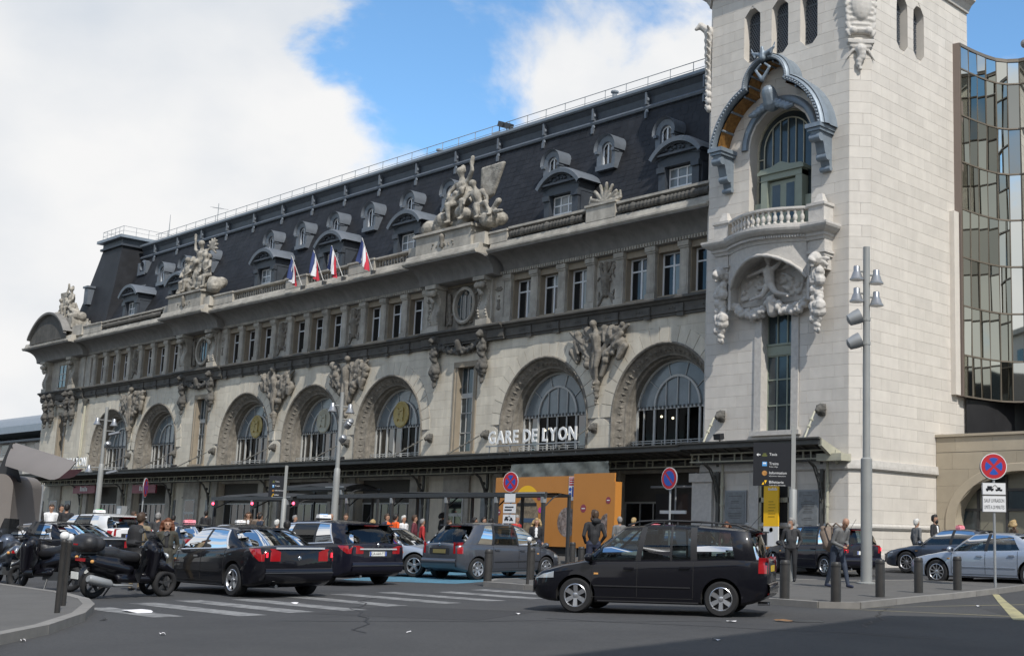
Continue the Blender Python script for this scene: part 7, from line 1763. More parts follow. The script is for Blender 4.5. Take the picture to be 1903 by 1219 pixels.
        if brake:
            zc_ = (tz0+tz1)/2; k = MB(); k.box(xr-.016, xr-.006, s*(W/2*.80)-.02, s*(W/2*.80)+.02, zc_-.05, zc_+.05); part('brake_lens', k, 'brake_on', c)
        part('rear_reflector', MB().box(xr-.004, xr+.01, s*W*.30-.08, s*W*.30+.08, .40, .43), 'tail_red', c)
    # front: grille, badge, plate ; rear: plate, bumper line, badge, wiper
    part('grille', MB().box(xf_-.06, xf_+.004, -W*.24, W*.24, .44, .58), 'plastic_black', c); part('front_plate', MB().box(xf_-.01, xf_+.012, -.26, .26, .46, .565), 'plate_white', c)
    pz = S['pz']; pl = part('rear_plate', MB().box(xr-.016, xr-.003, -.26, .26, pz-.055, pz+.055), plate_mat, c)
    part('plate_recess', MB().box(xr-.002, xr+.03, -.42, .42, pz-.09, pz+.09), 'plastic_black', c)
    if plate_mat == 'plate_white':
        for s in (-1, 1): part('plate_band', MB().box(xr-.018, xr-.0165, s*.235-.022, s*.235+.022, pz-.055, pz+.055), 'plate_blue', pl)
    if plate:
        tm = text_mb(plate, .095); xf(tm, Matrix.Translation((xr-.019, 0, pz)) @ Matrix.Rotation(-pi/2, 4, 'Z') @ TXT_FRONT); part('plate_number', tm, 'sign_black', pl, fix=False)
    part('rear_bumper', MB().grid([[Vector((xr+o_, fy*W/2*plan(xr)*.97, z)) for fy in [-1+2*i/8 for i in range(9)]] for o_, z in ((.0, .60), (-.035, .585), (-.045, .52), (-.04, .40), (.01, .34))]), paint, c, smooth=60)
    part('bumper_strip', MB().tube([(xr-.047, -W*.42, .50), (xr-.05, 0, .50), (xr-.047, W*.42, .50)], .014, 5), 'plastic_black', c)
    if S.get('bar'): part('tailgate_bar', MB().box(xr-.03, xr-.004, -W*.30, W*.30, S['bar'], S['bar']+.035), 'trim_bright', c)
    part('badge', MB().lathe([(.045, 0), (.035, -.012), (.0001, -.016)], (xr-.006, 0, S['tz'][1]-.03 if not S.get('bz') else S['bz']), 12, axis='X'), 'chrome', c, smooth=50)
    for s in (-1, 1): part('exhaust', MB().tube([(xr+.2, s*.5, .24), (xr-.02, s*.5, .24)], .035, 8), 'chrome', c) if s > 0 else None
    if S.get('hatch'): part('rear_wiper', MB().tube([bot(rb_, 0)+Vector((-.06, .05, .03)), bot(rb_, 0)+Vector((-.045, -.42, .10))], .012, 4), 'plastic_black', c); part('high_brake_light', MB().box(rt_-.10, rt_-.04, -.2, .2, lerp_tab(S['roof'], rt_)-.035, lerp_tab(S['roof'], rt_)-.0), 'tail_red', c); part('spoiler', MB().box(rt_-.13, rt_+.1, -W*.34, W*.34, lerp_tab(S['roof'], rt_)-.01, lerp_tab(S['roof'], rt_)+.02), paint, c)
    part('aerial', MB().tube([(rt_+.2, 0, lerp_tab(S['roof'], rt_+.2)), (rt_-.05, 0, lerp_tab(S['roof'], rt_+.2)+.28)], .006, 4), 'plastic_black', c)
    if rails:
        for s in (-1, 1):
            y = s*W/2*S.get('tum', .74)*.96; n = 10; line = [Vector((wt_-.15+(rt_+.1-wt_+.15)*i/n, y, lerp_tab(S['roof'], wt_-.15+(rt_+.1-wt_+.15)*i/n)+.075-(.06 if i in (0, n) else 0))) for i in range(n+1)]; part('roof_rail', MB().tube(line, .018, 6), 'plastic_black', c)
            for i in (3, 7): part('rail_foot', MB().tube([line[i], line[i]-Vector((0, 0, .09))], .018, 5), 'plastic_black', c)
    if taxi:
        zt = H+.005; part('taxi_sign_base', MB().box(-.08, .08, -.17, .17, zt-.03, zt+.015), 'plastic_black', c)
        m = MB(); m.prof_y(-.18, .18, [(-.09, zt+.015), (.09, zt+.015), (.055, zt+.11), (-.055, zt+.11)]); part('taxi_sign', m, 'pink' if taxi == 'red' else 'white_gloss', c)
        part('taxi_lamp', MB().box(-.035, .035, -.10, .10, zt+.111, zt+.128), {'white': 'lamp_glass', 'red': 'tail_red', 'green': 'green_lit', 'blue': 'train_blue'}[taxi], c)
        for sx in (-1, 1):
            tm = text_mb('TAXI', .075); xf(tm, Matrix.Translation((sx*.079, 0, zt+.058)) @ Matrix.Rotation(sx*pi/2, 4, 'Z') @ Matrix.Rotation(radians(18), 4, 'X') @ TXT_FRONT); part('taxi_lettering', tm, 'sign_red' if taxi != 'blue' else 'sign_blue', c, fix=False)
    return c
# ------------------------------------------------------------------ body styles
MPV = dict(L=4.39, W=1.79, H=1.63, fx=1.31, rx=-1.37, R=.315, sh=[(-2.195, 1.00), (-1.6, 1.02), (-.5, .975), (.6, .945), (1.1, .93), (1.5, .86), (1.9, .76), (2.195, .64)], roof=[(-2.0, 1.50), (-1.7, 1.555), (-.9, 1.605), (-.2, 1.615), (.4, 1.575), (.7, 1.49)],
    wsb=1.36, wst=.55, rwb=-2.08, rwt=-1.93, side=[(1.08, .42, 'g'), (.95, .28, 'g'), (.22, .12, 'pb'), (.12, .02, 'g2'), (-.42, -.42, 'pb'), (-.46, -.46, 'g2'), (-.80, -.78, 'pb'), (-.92, -.90, 'g3'), (-1.60, -1.50, 'pc'), (-1.9, -1.75, 'pc')], doors=[1.02, .17, -.86], handles=[.33, -.70], hz=.68, tz=(.78, 1.06), pz=.86, hatch=True, tum=.80, mould=True, crown=.05, bz=1.08, rcurve=.10)
SMAX = dict(MPV, L=4.77, W=1.88, H=1.66, fx=1.42, rx=-1.43, sh=[(-2.385, 1.02), (-1.8, 1.05), (-.6, 1.0), (.6, .95), (1.2, .93), (1.7, .84), (2.1, .74), (2.385, .64)], roof=[(-2.1, 1.50), (-1.8, 1.56), (-.9, 1.62), (-.2, 1.625), (.4, 1.58), (.8, 1.48)], wsb=1.55, wst=.6, rwb=-2.28, rwt=-1.98, side=[(1.25, .45, 'g'), (1.1, .30, 'g'), (.25, .12, 'pb'), (.15, .02, 'g2'), (-.85, -.85, 'pb'), (-.95, -.93, 'g3'), (-1.75, -1.35, 'pc'), (-2.0, -1.75, 'pc')], doors=[1.15, .2, -.95], handles=[.4, -.75], tz=(.80, 1.0), pz=.80, bar=.90, bz=1.02, tum=.76)
PIC = dict(MPV, L=4.28, W=1.75, H=1.64, fx=1.33, rx=-1.43, R=.31, sh=[(-2.14, .98), (-1.6, 1.0), (-.5, .96), (.6, .93), (1.1, .91), (1.5, .83), (1.85, .72), (2.14, .60)], roof=[(-1.75, 1.47), (-1.3, 1.575), (-.6, 1.62), (.0, 1.60), (.5, 1.50), (.9, 1.36)], wsb=1.50, wst=.60, rwb=-2.02, rwt=-1.50, side=[(1.15, .42, 'g'), (1.0, .28, 'g'), (.2, .08, 'pb'), (.12, .0, 'g2'), (-.80, -.72, 'pb'), (-.90, -.82, 'g3'), (-1.45, -1.05, 'pc'), (-1.75, -1.30, 'pc')], doors=[1.05, .16, -.86], handles=[.3, -.72], tz=(.74, 1.06), pz=.80, bz=1.0, hz=.66, tum=.76)
SED = dict(L=4.79, W=1.85, H=1.46, fx=1.42, rx=-1.40, R=.335, sh=[(-2.395, .98), (-2.2, 1.02), (-1.6, 1.0), (-.6, .95), (.6, .91), (1.2, .89), (1.7, .80), (2.1, .72), (2.395, .62)], roof=[(-1.5, 1.25), (-1.1, 1.36), (-.6, 1.425), (-.1, 1.44), (.4, 1.40), (.8, 1.30)], wsb=1.25, wst=.45, rwb=-1.78, rwt=-.98, side=[(.95, .30, 'g'), (.80, .18, 'g'), (-.02, -.10, 'pb'), (-.12, -.20, 'g2'), (-.72, -.62, 'g2'), (-1.08, -.80, 'pc'), (-1.45, -.90, 'pc')], doors=[.95, -.07, -1.02], handles=[.1, -.85], hz=.70, tz=(.74, .99), pz=.46, tum=.72, crown=.05, bar=.985, bz=.80, rcurve=.18)
SEDL = dict(SED, L=4.95, W=1.86, H=1.44, R=.345, fx=1.50, rx=-1.42)
HAT = dict(MPV, L=4.3, W=1.79, H=1.50, fx=1.30, rx=-1.30, sh=[(-2.15, .97), (-1.6, .99), (-.5, .94), (.6, .91), (1.1, .89), (1.5, .82), (1.85, .73), (2.15, .62)], roof=[(-1.9, 1.37), (-1.5, 1.43), (-.8, 1.475), (-.2, 1.48), (.3, 1.44), (.7, 1.35)], wsb=1.2, wst=.45, rwb=-2.02, rwt=-1.75, side=[(.95, .30, 'g'), (.82, .18, 'g'), (.1, .02, 'pb'), (.0, -.08, 'g2'), (-.85, -.8, 'pb'), (-.95, -.9, 'g3'), (-1.45, -1.25, 'pc'), (-1.75, -1.5, 'pc')], doors=[.95, .05, -.9], handles=[.2, -.75], tz=(.74, .98), pz=.74, tum=.77)
def place_wheel(px, py, rz, S, side, which):
    "car origin when the wheel on the given side touches (px, py)"
    wx = S['fx'] if which == 'f' else S['rx']; wy = side*(S['W']/2-.12); return (px-(wx*cos(rz)-wy*sin(rz)), py-(wx*sin(rz)+wy*cos(rz)), gz(py))
r_ = radians(212.5); car('people_carrier', 'black people carrier with roof rails driving across in the foreground', 'car', place_wheel(19.02, -20.73, r_, MPV, 1, 'r'), r_, MPV, 'car_black', 'cars in front of the station', plate_mat='plate_yellow', rails=True, wheel=(6, 0), tail='block')
r_ = radians(181.3); car('saloon_car', 'black saloon with red brake lights and chrome window line beside the crosswalk', 'car', place_wheel(9.34, -24.84, r_, SED, 1, 'r'), r_, SED, 'car_black', 'cars in front of the station', plate='CB-450-AA', chrome=True, wheel=(5, 0), brake=True, tail='claw')
r_ = radians(184); car('people_carrier', 'dark taxi people carrier seen from behind, between the black saloon and the silver car', 'car', place_wheel(5.61, -20.5, r_, SMAX, 1, 'r'), r_, SMAX, 'car_midnight', 'cars in front of the station', plate='CA-660-TT', chrome=True, wheel=(9, 0), tail='claw', taxi='blue', glass='glass_car_dark')
r_ = radians(94.7); car('hatchback_car', 'grey rounded family car with slanting tailgate parked on the blue lane', 'car', place_wheel(5.16, -15.46, r_, PIC, -1, 'r'), r_, PIC, 'car_grey', 'cars in front of the station', plate='', plate_mat='plate_dark_yellow', wheel=(7, 0))
r_ = radians(28); car('saloon_car', 'silver saloon half hidden between the dark taxi and the grey family car', 'car', (1.3, -15.9, 0), r_, dict(SED, H=1.46), 'car_silver', 'cars in front of the station', chrome=True, wheel=(5, 0))
r_ = radians(197); car('hatchback_car', 'silver blue car cut off by the right edge of the photo', 'car', place_wheel(15.36, -7.18, radians(183), SED, 1, 'f'), radians(183), SED, 'car_silver', 'cars in front of the station', wheel=(10, 0))
car('saloon_car', 'dark blue grey saloon behind the silver blue car, beside the arcade', 'car', place_wheel(11.61, -2.83, radians(184), SEDL, 1, 'f'), radians(184), SEDL, 'car_slate', 'cars in front of the station', wheel=(10, 0), glass='glass_car_dark', taxi='red')
car('people_carrier', 'black car with lit red tail light behind the man with the backpack', 'car', place_wheel(10.77, -6.2, radians(166), HAT, 1, 'r'), radians(166), dict(HAT, H=1.58, roof=[(x, z+.07) for x, z in HAT['roof']]), 'car_midnight', 'cars in front of the station', plate='', wheel=(10, 0), brake=True)
car('saloon_car', 'steel blue taxi with red roof sign behind the man in the black hoodie', 'car', (6.6, -9.6, 0), radians(188), HAT, 'car_steelblue', 'cars in front of the station', taxi='red', wheel=(7, 0))
car('saloon_car', 'black saloon with chrome window line behind the parked scooters on the left', 'car', (-3.9, -23.5, 0), radians(196), SED, 'car_black', 'cars in front of the station', chrome=True, brake=True, wheel=(5, 0), tail='claw')
wc = car('hatchback_car', 'white hatchback taxi with green sign behind the black saloon on the left', 'car', (-10.5, -19.6, 0), radians(188), HAT, 'car_white', 'cars in front of the station', taxi='green', wheel=(7, 0)); wc.location.z += .26
car('saloon_car', 'black taxi saloon with red lit sign behind the woman with curly hair', 'car', (-5.7, -18.7, 0), radians(176), SED, 'car_black', 'cars in front of the station', taxi='red', brake=True, wheel=(5, 0), tail='claw')
car('saloon_car', 'brown black taxi saloon with white sign farther back behind the black saloon', 'car', (-11.5, -13.9, 0), radians(178), SED, 'car_brown', 'cars in front of the station', chrome=True, taxi='white', brake=True, wheel=(5, 0))
# ================================================================== scooters
def torus_pts(m, R, r, n=24, k=8): 
    rows = [[Vector(((R+r*cos(2*pi*j/k))*cos(2*pi*i/n), r*sin(2*pi*j/k), (R+r*cos(2*pi*j/k))*sin(2*pi*i/n))) for j in range(k)] for i in range(n)]; rows.append(rows[0]); m.grid(rows, closed=True)
wty = MB(); torus_pts(wty, .215, .06); wty = wty.mesh('wheel', ['rubber'], 60)
wri = MB(); wri.lathe([(.17, -.03), (.17, .03)], n=20, axis='Y', cap=False)
for k in range(5): a = 2*pi*k/5; wri.box(-.025, .025, -.02, .02, 0, .17, 0, Matrix.Rotation(a, 4, 'Y'))
wri.lathe([(.05, -.06), (.05, .06)], n=10, axis='Y'); wri = wri.mesh('rim', ['steel_dark'], 40)
def scooter(loc, rz, label, three=False, case=True, apron=True, shield=.35, paint='car_black', lean=.06):
    s = thing('scooter', label, 'scooter', (loc[0], loc[1], gz(loc[1])), rz, 'scooters parked on the left'); s.rotation_euler = (lean, 0, rz)
    for (x, y) in [(-.72, 0)]+([(.72, .2), (.72, -.2)] if three else [(.74, 0)]):
        w = link('wheel', wty, s); w.location = (x, y, .275); link('rim', wri, w)
    m = MB()  # tail and seat base
    capsule(m, (-.95, 0, .78), (-.35, 0, .66), .13, .19, 10); capsule(m, (-.75, 0, .62), (-.2, 0, .52), .15, .18, 10); capsule(m, (-.2, 0, .45), (.35, 0, .40), .15, .13, 10)
    for q in (-1, 1): capsule(m, (-.85, q*.12, .70), (-.1, q*.16, .55), .08, .10, 8); capsule(m, (-.3, q*.17, .38), (.35, q*.17, .36), .08, .08, 8)
    me = remesh(m, 'rear_body', [paint], .03, 3); link('rear_body', me, s)
    m = MB()  # front apron shield and nose
    capsule(m, (.42, 0, .40), (.50, 0, .95), .16, .20, 10); capsule(m, (.50, 0, .95), (.66, 0, .78), .2, .14, 10)
    for q in (-1, 1): capsule(m, (.40, q*.2, .42), (.44, q*.2, .90), .08, .11, 8); capsule(m, (.55, q*.12, .9), (.72, q*.08, .72), .10, .07, 8)
    if three: capsule(m, (.62, -.2, .62), (.85, -.2, .52), .10, .07, 8); capsule(m, (.62, .2, .62), (.85, .2, .52), .10, .07, 8)
    else: capsule(m, (.6, 0, .60), (.92, 0, .50), .08, .06, 8)
    link('front_body', remesh(m, 'front_body', [paint], .03, 3), s)
    m = MB(); capsule(m, (-.72, 0, .86), (-.40, 0, .85), .13, .15, 10); capsule(m, (-.40, 0, .82), (.10, 0, .76), .15, .13, 10); link('seat', remesh(m, 'seat', ['leather_black'], .03, 3), s)
    m = MB(); m.tube([(.42, -.36, 1.05), (.48, -.18, 1.08), (.50, 0, 1.04), (.48, .18, 1.08), (.42, .36, 1.05)], .018, 6); m.tube([(.50, 0, 1.0), (.56, 0, .6), (.72, 0, .3)], .035, 6); part('handlebar', m, 'plastic_black', s)
    for q in (-1, 1):
        part('grip', MB().tube([(.42, q*.28, 1.055), (.40, q*.40, 1.045)], .024, 8), 'rubber', s); part('mirror_arm', MB().tube([(.46, q*.24, 1.07), (.50, q*.34, 1.24)], .010, 5), 'plastic_black', s)
        mm = MB(); mm.sphere((.50, q*.37, 1.28), .085, 8, sx=.35, sy=1.0, sz=.65); part('mirror', mm, 'plastic_black', s, smooth=60); part('mirror_glass', MB().add([Vector((.468, q*.37+.07*cos(t), 1.28+.045*sin(t))) for t in [2*pi*i/12 for i in range(12)]], [tuple(range(12))]), 'chrome', s)
        part('indicator', MB().sphere((-.93, q*.16, .72), .035, 6), 'info_orange', s)
    rows = [[Vector((.66-.22*t-.06*abs(u), u*.24*(1-.35*t), 1.0+shield*t)) for u in (-1, -.5, 0, .5, 1)] for t in (0, .35, .7, 1)]; part('windshield', MB().grid(rows), 'glass_car_dark', s, smooth=60)
    part('headlight', MB().sphere((.80, 0, .80), .10, 8, sx=.5, sy=1.3, sz=.7), 'head_lens', s, smooth=60)
    part('tail_light', MB().box(-1.09, -1.05, -.12, .12, .72, .78), 'tail_red', s); part('rear_mudguard', MB().grid([[Vector((-.72-.36*cos(t), y, .30+.36*sin(t))) for y in (-.07, .07)] for t in [radians(-5+i*15) for i in range(8)]]), 'plastic_black', s); part('plate', MB().box(-1.10, -1.085, -.10, .10, .50, .63, 0, Matrix.Rotation(-.1, 4, 'Y')), 'plate_white', s)
    m = MB(); m.tube([(.0, -.16, .25), (-.4, -.20, .26), (-.6, -.22, .30)], .03, 8); m.tube([(-.5, -.22, .29), (-.55, -.22, .295), (-.98, -.23, .40), (-1.02, -.23, .41)], [.05, .085, .085, .06], 12); part('exhaust', m, 'steel_grey', s, smooth=50)
    m = MB(); m.box(-.6, -.1, .02, .16, .22, .40); part('engine', m, 'steel_dark', s); part('stand', MB().tube([(-.2, .12, .3), (-.28, .26, .01)], .018, 6), 'steel_dark', s)
    if case:
        m = MB(); capsule(m, (-1.02, -.12, 1.06), (-1.02, .12, 1.06), .17, .17, 10); capsule(m, (-.85, -.14, 1.04), (-.85, .14, 1.04), .15, .15, 10); capsule(m, (-1.12, -.1, 1.0), (-1.12, .1, 1.0), .1, .1, 8); link('top_case', remesh(m, 'top_case', ['plastic_black'], .025, 2), s); part('case_rack', MB().box(-1.1, -.75, -.1, .1, .86, .90), 'steel_dark', s); part('case_badge', MB().box(-1.215, -1.20, -.06, .06, 1.02, 1.05), 'tail_red', s)
    if apron:
        rows = []
        for i in range(9):
            t = i/8; rows.append([Vector((.40-.42*abs(u)**1.2+.05*sin(u*7+i)-.05*t, u*.36+.02*sin(i*1.3), .98-.62*t-.05*abs(u))) for u in [-1+2*j/12 for j in range(13)]])
        part('leg_cover', MB().grid(rows), 'leather_black', s, smooth=80)
    return s
def rear_at(x, y, h): return (x+.72*cos(h), y+.72*sin(h))
h = radians(104); scooter(rear_at(8.85, -27.49, h), h, 'black three wheeled scooter with leg cover, nearest the woman with curly hair', True, True, True, .3)
h = radians(203); scooter(rear_at(6.3, -26.9, h), h, 'black maxi scooter with large top case and white number plate behind the slim bollards', False, True, True, .45)
h = radians(170); scooter(rear_at(2.9, -26.9, h), h, 'dark motor scooter cut off by the left edge of the photo', False, False, True, .5, 'car_slate')

# ================================================================== people
PM = {}
def pm(name, col, r=.8): 
    if name not in PM: PM[name] = mat('cloth_'+name, col, r, var=.18, vscale=9)
    return 'cloth_'+name
CL = dict(black=(.017, .017, .019), charcoal=(.035, .035, .037), navy=(.02, .025, .05), grey=(.14, .14, .14), white=(.66, .66, .66), olive=(.040, .038, .028), khaki=(.20, .16, .10), brown=(.09, .06, .04), maroon=(.12, .025, .035), red=(.40, .03, .03), orange=(.80, .10, .01), denim=(.028, .038, .06), blue=(.06, .16, .36), taupe=(.17, .13, .10))
HA = dict(black=(.012, .01, .009), brown=(.05, .028, .015), auburn=(.115, .035, .012), grey=(.22, .21, .20), white=(.50, .49, .46), blond=(.32, .22, .10), none=(.30, .18, .12))
for k, v in CL.items(): pm(k, v)
for k, v in HA.items(): mat('hair_'+k, v, .6, var=.3, vscale=25)
mat('skin', (.34, .19, .125), .55, var=.06, vscale=12); mat('skin_dark', (.10, .05, .03), .5, var=.06, vscale=12); mat('eye', (.01, .01, .01), .2)
def person(loc, face, H, top, bottom, hair, label, arms='down', legs='stand', hairlen=0, near=False, coat=0., lean=0., skin='skin', shoes='black', look=0., hood=False, vest=None, beard=False, scarf=None, cap=None, headdown=0., open_front=None):
    s = H/1.75; m = MB(); T = []; yaw = face+pi/2
    def V(x, y, z): return Vector((x, y, z))*s
    def seg(a, b, ra, rb, mi, n=8): capsule(m, a, b, ra*s, rb*s, n); T.append((Vector(a), Vector(b), ra*s, rb*s, mi))
    def ball(c, r, mi, sc=(1, 1, 1)): m.sphere(tuple(c), r*s, 8, 0, *sc); T.append((Vector(c), Vector(c)+Vector((0, 0, 1e-4)), r*s*min(sc), r*s*min(sc), mi))
    def L(v):  # lean the upper body forward about the hip
        d = v-V(0, 0, .95); return V(0, 0, .95)+Matrix.Rotation(lean, 3, 'X') @ d if v.z > .95*s else v
    sk, ha, tp, bt, sh, ex, ey = 0, 1, 2, 3, 4, 5, 6
    # legs
    st = legs == 'stride'
    for q in (-1, 1):
        f = (-.30 if q > 0 else .22) if st else (-.02 if q > 0 else .0)
        hip, kn, an = V(q*.095, 0, .92), V(q*.105, f*.45-.03, .50), V(q*.11, f+.03, .09)
        seg(hip, kn, .098, .068, bt); seg(kn, an, .068, .046, bt); seg(an+V(0, .02, -.035), an+V(0, -.15, -.05), .042, .038, sh, 7)
    seg(V(-.07, 0, .93), V(.07, 0, .93), .115, .115, bt if not coat else tp)
    if coat:   # skirt of a long coat
        for a in range(8): t = 2*pi*a/8; seg(V(.10*cos(t), .08*sin(t), 1.0), V(.16*cos(t), .13*sin(t), coat), .09, .07, tp, 6)
    # torso
    seg(L(V(0, .01, .98)), L(V(0, .01, 1.18)), .125, .135, tp, 10); seg(L(V(-.045, .0, 1.15)), L(V(-.075, .01, 1.38)), .12, .10, tp); seg(L(V(.045, .0, 1.15)), L(V(.075, .01, 1.38)), .12, .10, tp); seg(L(V(-.155, .01, 1.415)), L(V(.155, .01, 1.415)), .068, .068, tp)
    if vest is not None: seg(L(V(0, -.045, 1.05)), L(V(0, -.05, 1.36)), .115, .115, ex, 8)
    if open_front: seg(L(V(0, -.085, 1.12)), L(V(0, -.07, 1.38)), .055, .05, ex, 6)
    # neck and head
    hd_ = lambda x, y, z: L(V(0, .01, 1.50)) + Matrix.Rotation(lean*.6+headdown, 3, 'X') @ (Matrix.Rotation(look, 3, 'Z') @ (V(x, y, z)-V(0, .01, 1.50)))
    seg(L(V(0, .012, 1.42)), hd_(0, .0, 1.54), .062, .055, sk if not hood else tp)
    seg(hd_(0, -.018, 1.565), hd_(0, .0, 1.655), .066, .086, sk, 10); ball(hd_(0, .012, 1.665), .088, sk)
    seg(hd_(0, -.10, 1.605), hd_(0, -.088, 1.645), .016, .010, sk, 6)
    for q in (-1, 1): ball(hd_(q*.082, .015, 1.615), .020, sk, (.5, 1, 1.4)); ball(hd_(q*.032, -.083, 1.642), .010, ey)
    seg(hd_(-.018, -.078, 1.572), hd_(.018, -.078, 1.572), .008, .008, ex if False else sk, 5)
    if beard: seg(hd_(0, -.055, 1.545), hd_(0, -.05, 1.575), .062, .060, ha)
    if hair != 'none':
        seg(hd_(0, .03, 1.675), hd_(0, -.012, 1.725), .094, .072, ha, 10); seg(hd_(0, .058, 1.62), hd_(0, .045, 1.69), .076, .088, ha, 8); seg(hd_(-.075, .03, 1.64), hd_(-.06, .0, 1.71), .03, .04, ha, 6); seg(hd_(.075, .03, 1.64), hd_(.06, .0, 1.71), .03, .04, ha, 6)
    if cap: ball(hd_(0, .01, 1.70), .096, ex, (1, 1.05, .85))
    if hairlen:
        R = random.Random(int(loc[0]*31))
        for i in range(80):
            a = R.uniform(-.05*pi, 1.05*pi); z = R.uniform(1.68-hairlen, 1.70); r = .10+.05*(1.70-z)/max(.1, hairlen)*1.3; ball(hd_(r*cos(a), .02+r*.85*sin(a), z), R.uniform(.035, .055), ha)
    if hood: seg(hd_(-.06, .09, 1.50), hd_(.06, .09, 1.50), .07, .07, tp, 8)
    if scarf: seg(L(V(-.06, -.03, 1.45)), L(V(.06, -.03, 1.45)), .07, .07, ex, 8)
    # arms and hands
    for q in (-1, 1):
        S_ = L(V(q*.195, .01, 1.405)); 
        if arms == 'down' or (arms == 'one' and q < 0): E_, W_ = L(V(q*.245, .04, 1.13)), L(V(q*.25, -.04, .90))
        elif arms == 'pockets': E_, W_ = L(V(q*.275, .08, 1.14)), L(V(q*.19, -.07, .96))
        elif arms in ('phone',): E_, W_ = L(V(q*.24, -.02, 1.12)), L(V(q*.07, -.26, 1.10 if q < 0 else 1.14))
        elif arms == 'front': E_, W_ = L(V(q*.25, .0, 1.13)), L(V(q*.08, -.20, 1.02))
        else: E_, W_ = L(V(q*.26, -.08, 1.18)), L(V(q*.20, -.26, 1.28))
        seg(S_, E_, .062, .048, tp); seg(E_, W_, .048, .034, tp)
        d = (W_-E_).normalized(); hnd = W_+d*.05*s
        if arms != 'pockets':
            seg(W_, hnd+d*.03*s, .034, .036, sk, 7)
            side = Vector((1, 0, 0)) if abs(d.x) < .8 else Vector((0, 1, 0))
            if near:
                nrm = d.cross(side).normalized(); side = nrm.cross(d).normalized()
                for k, (o, ln) in enumerate(((-.026, .060), (-.009, .072), (.009, .068), (.025, .052))):
                    a0 = hnd+side*o*s+d*.035*s; a1 = a0+d*ln*.55*s+nrm*.012*s; a2 = a1+d*ln*.45*s+nrm*.022*s; seg(a0, a1, .010, .009, sk, 5); seg(a1, a2, .009, .008, sk, 5)
                seg(hnd-side*.03*s, hnd-side*.05*s+d*.045*s+nrm*.02*s, .012, .009, sk, 5)
            else: seg(hnd, hnd+d*.08*s, .034, .022, sk, 6)
    exm = vest or open_front or scarf or cap or top
    me = remesh(m, 'person', [skin, 'hair_'+hair, 'cloth_'+top, 'cloth_'+bottom, 'cloth_'+shoes, 'cloth_'+exm, 'eye'], .0125 if near else .021, 1, T)
    o = link('person', me); o.location = loc; o.rotation_euler = (0, 0, yaw); tag(o, label, 'person'); return o
W_ = lambda x, y, dz=0.: (x, y, gz(y)+dz)
def toward(x, y, tx, ty): return atan2(ty-y, tx-x)
cf = lambda x, y: atan2(CAM.y-y, CAM.x-x)
# near figures
person(W_(8.0, -25.75), cf(8, -25.75)+.12, 1.54, 'olive', 'charcoal', 'auburn', 'woman with long curly auburn hair in a dark olive coat among the scooters', 'pockets', 'stride', .34, True, .62, open_front='black')
person(W_(9.85, -15.3, .12), radians(150), 1.84, 'black', 'navy', 'brown', 'man in a black hoodie with back turned, looking toward the orange hoarding', 'pockets', 'stand', 0, True, 0, hood=True, beard=True, look=.5)
person(W_(12.78, -10.61, .12), cf(12.8, -10.6)-.1, 1.70, 'charcoal', 'black', 'grey', 'grey haired man in a dark jacket with hands in pockets under the wayfinding board', 'pockets', 'stand', 0, True, 0, beard=True, look=-.9)
person(W_(15.35, -12.05, .12), radians(-10), 1.80, 'grey', 'denim', 'none', 'balding man stooping over his phone, wearing a brown backpack, beside the lamp mast', 'phone', 'stride', 0, True, 0, lean=.42, shoes='navy', headdown=.35)
def backpack(loc, rz, tilt, label, col, s=1.):
    b = thing('backpack', label, 'backpack', loc, rz); b.rotation_euler = (tilt, 0, rz)
    m = MB(); capsule(m, (0, 0, 0), (0, .02, .34), .14, .14, 10); capsule(m, (-.07, .0, .02), (-.07, .02, .32), .11, .11, 8); capsule(m, (.07, .0, .02), (.07, .02, .32), .11, .11, 8); capsule(m, (-.06, .10, .04), (.06, .10, .04), .08, .08, 8); capsule(m, (-.1, -.02, .42), (.1, -.02, .42), .07, .07, 8); link('bag', remesh(m, 'bag', [col], .02, 2), b)
    for q in (-1, 1): part('strap', MB().tube([(q*.1, -.12, .42), (q*.13, -.24, .46), (q*.15, -.36, .30), (q*.12, -.2, .05)], .022, 5), col, b)
    b.scale = (s, s, s)
backpack((15.16, -12.06, gz(-12)+.12+1.02), radians(80), -.42, 'bulky brown backpack on the stooping man beside the lamp mast', 'cloth_taupe', 1.12)
ph = single('phone', MB().box(-.035, .035, -.008, .008, -.06, .06), 'sign_black', 'black phone held by the stooping man with the backpack', 'phone', loc=(15.82, -12.16, gz(-12)+.12+1.02), rz=radians(80))
person(W_(6.4, -25.6), radians(128), 1.66, 'khaki', 'khaki', 'brown', 'man in a khaki jacket with back turned, left of the curly haired woman', 'down', 'stand', 0, False)
backpack((6.45, -25.72, gz(-25)+.98), radians(218), 0, 'black rucksack on the man in the khaki jacket', 'cloth_black', .9)
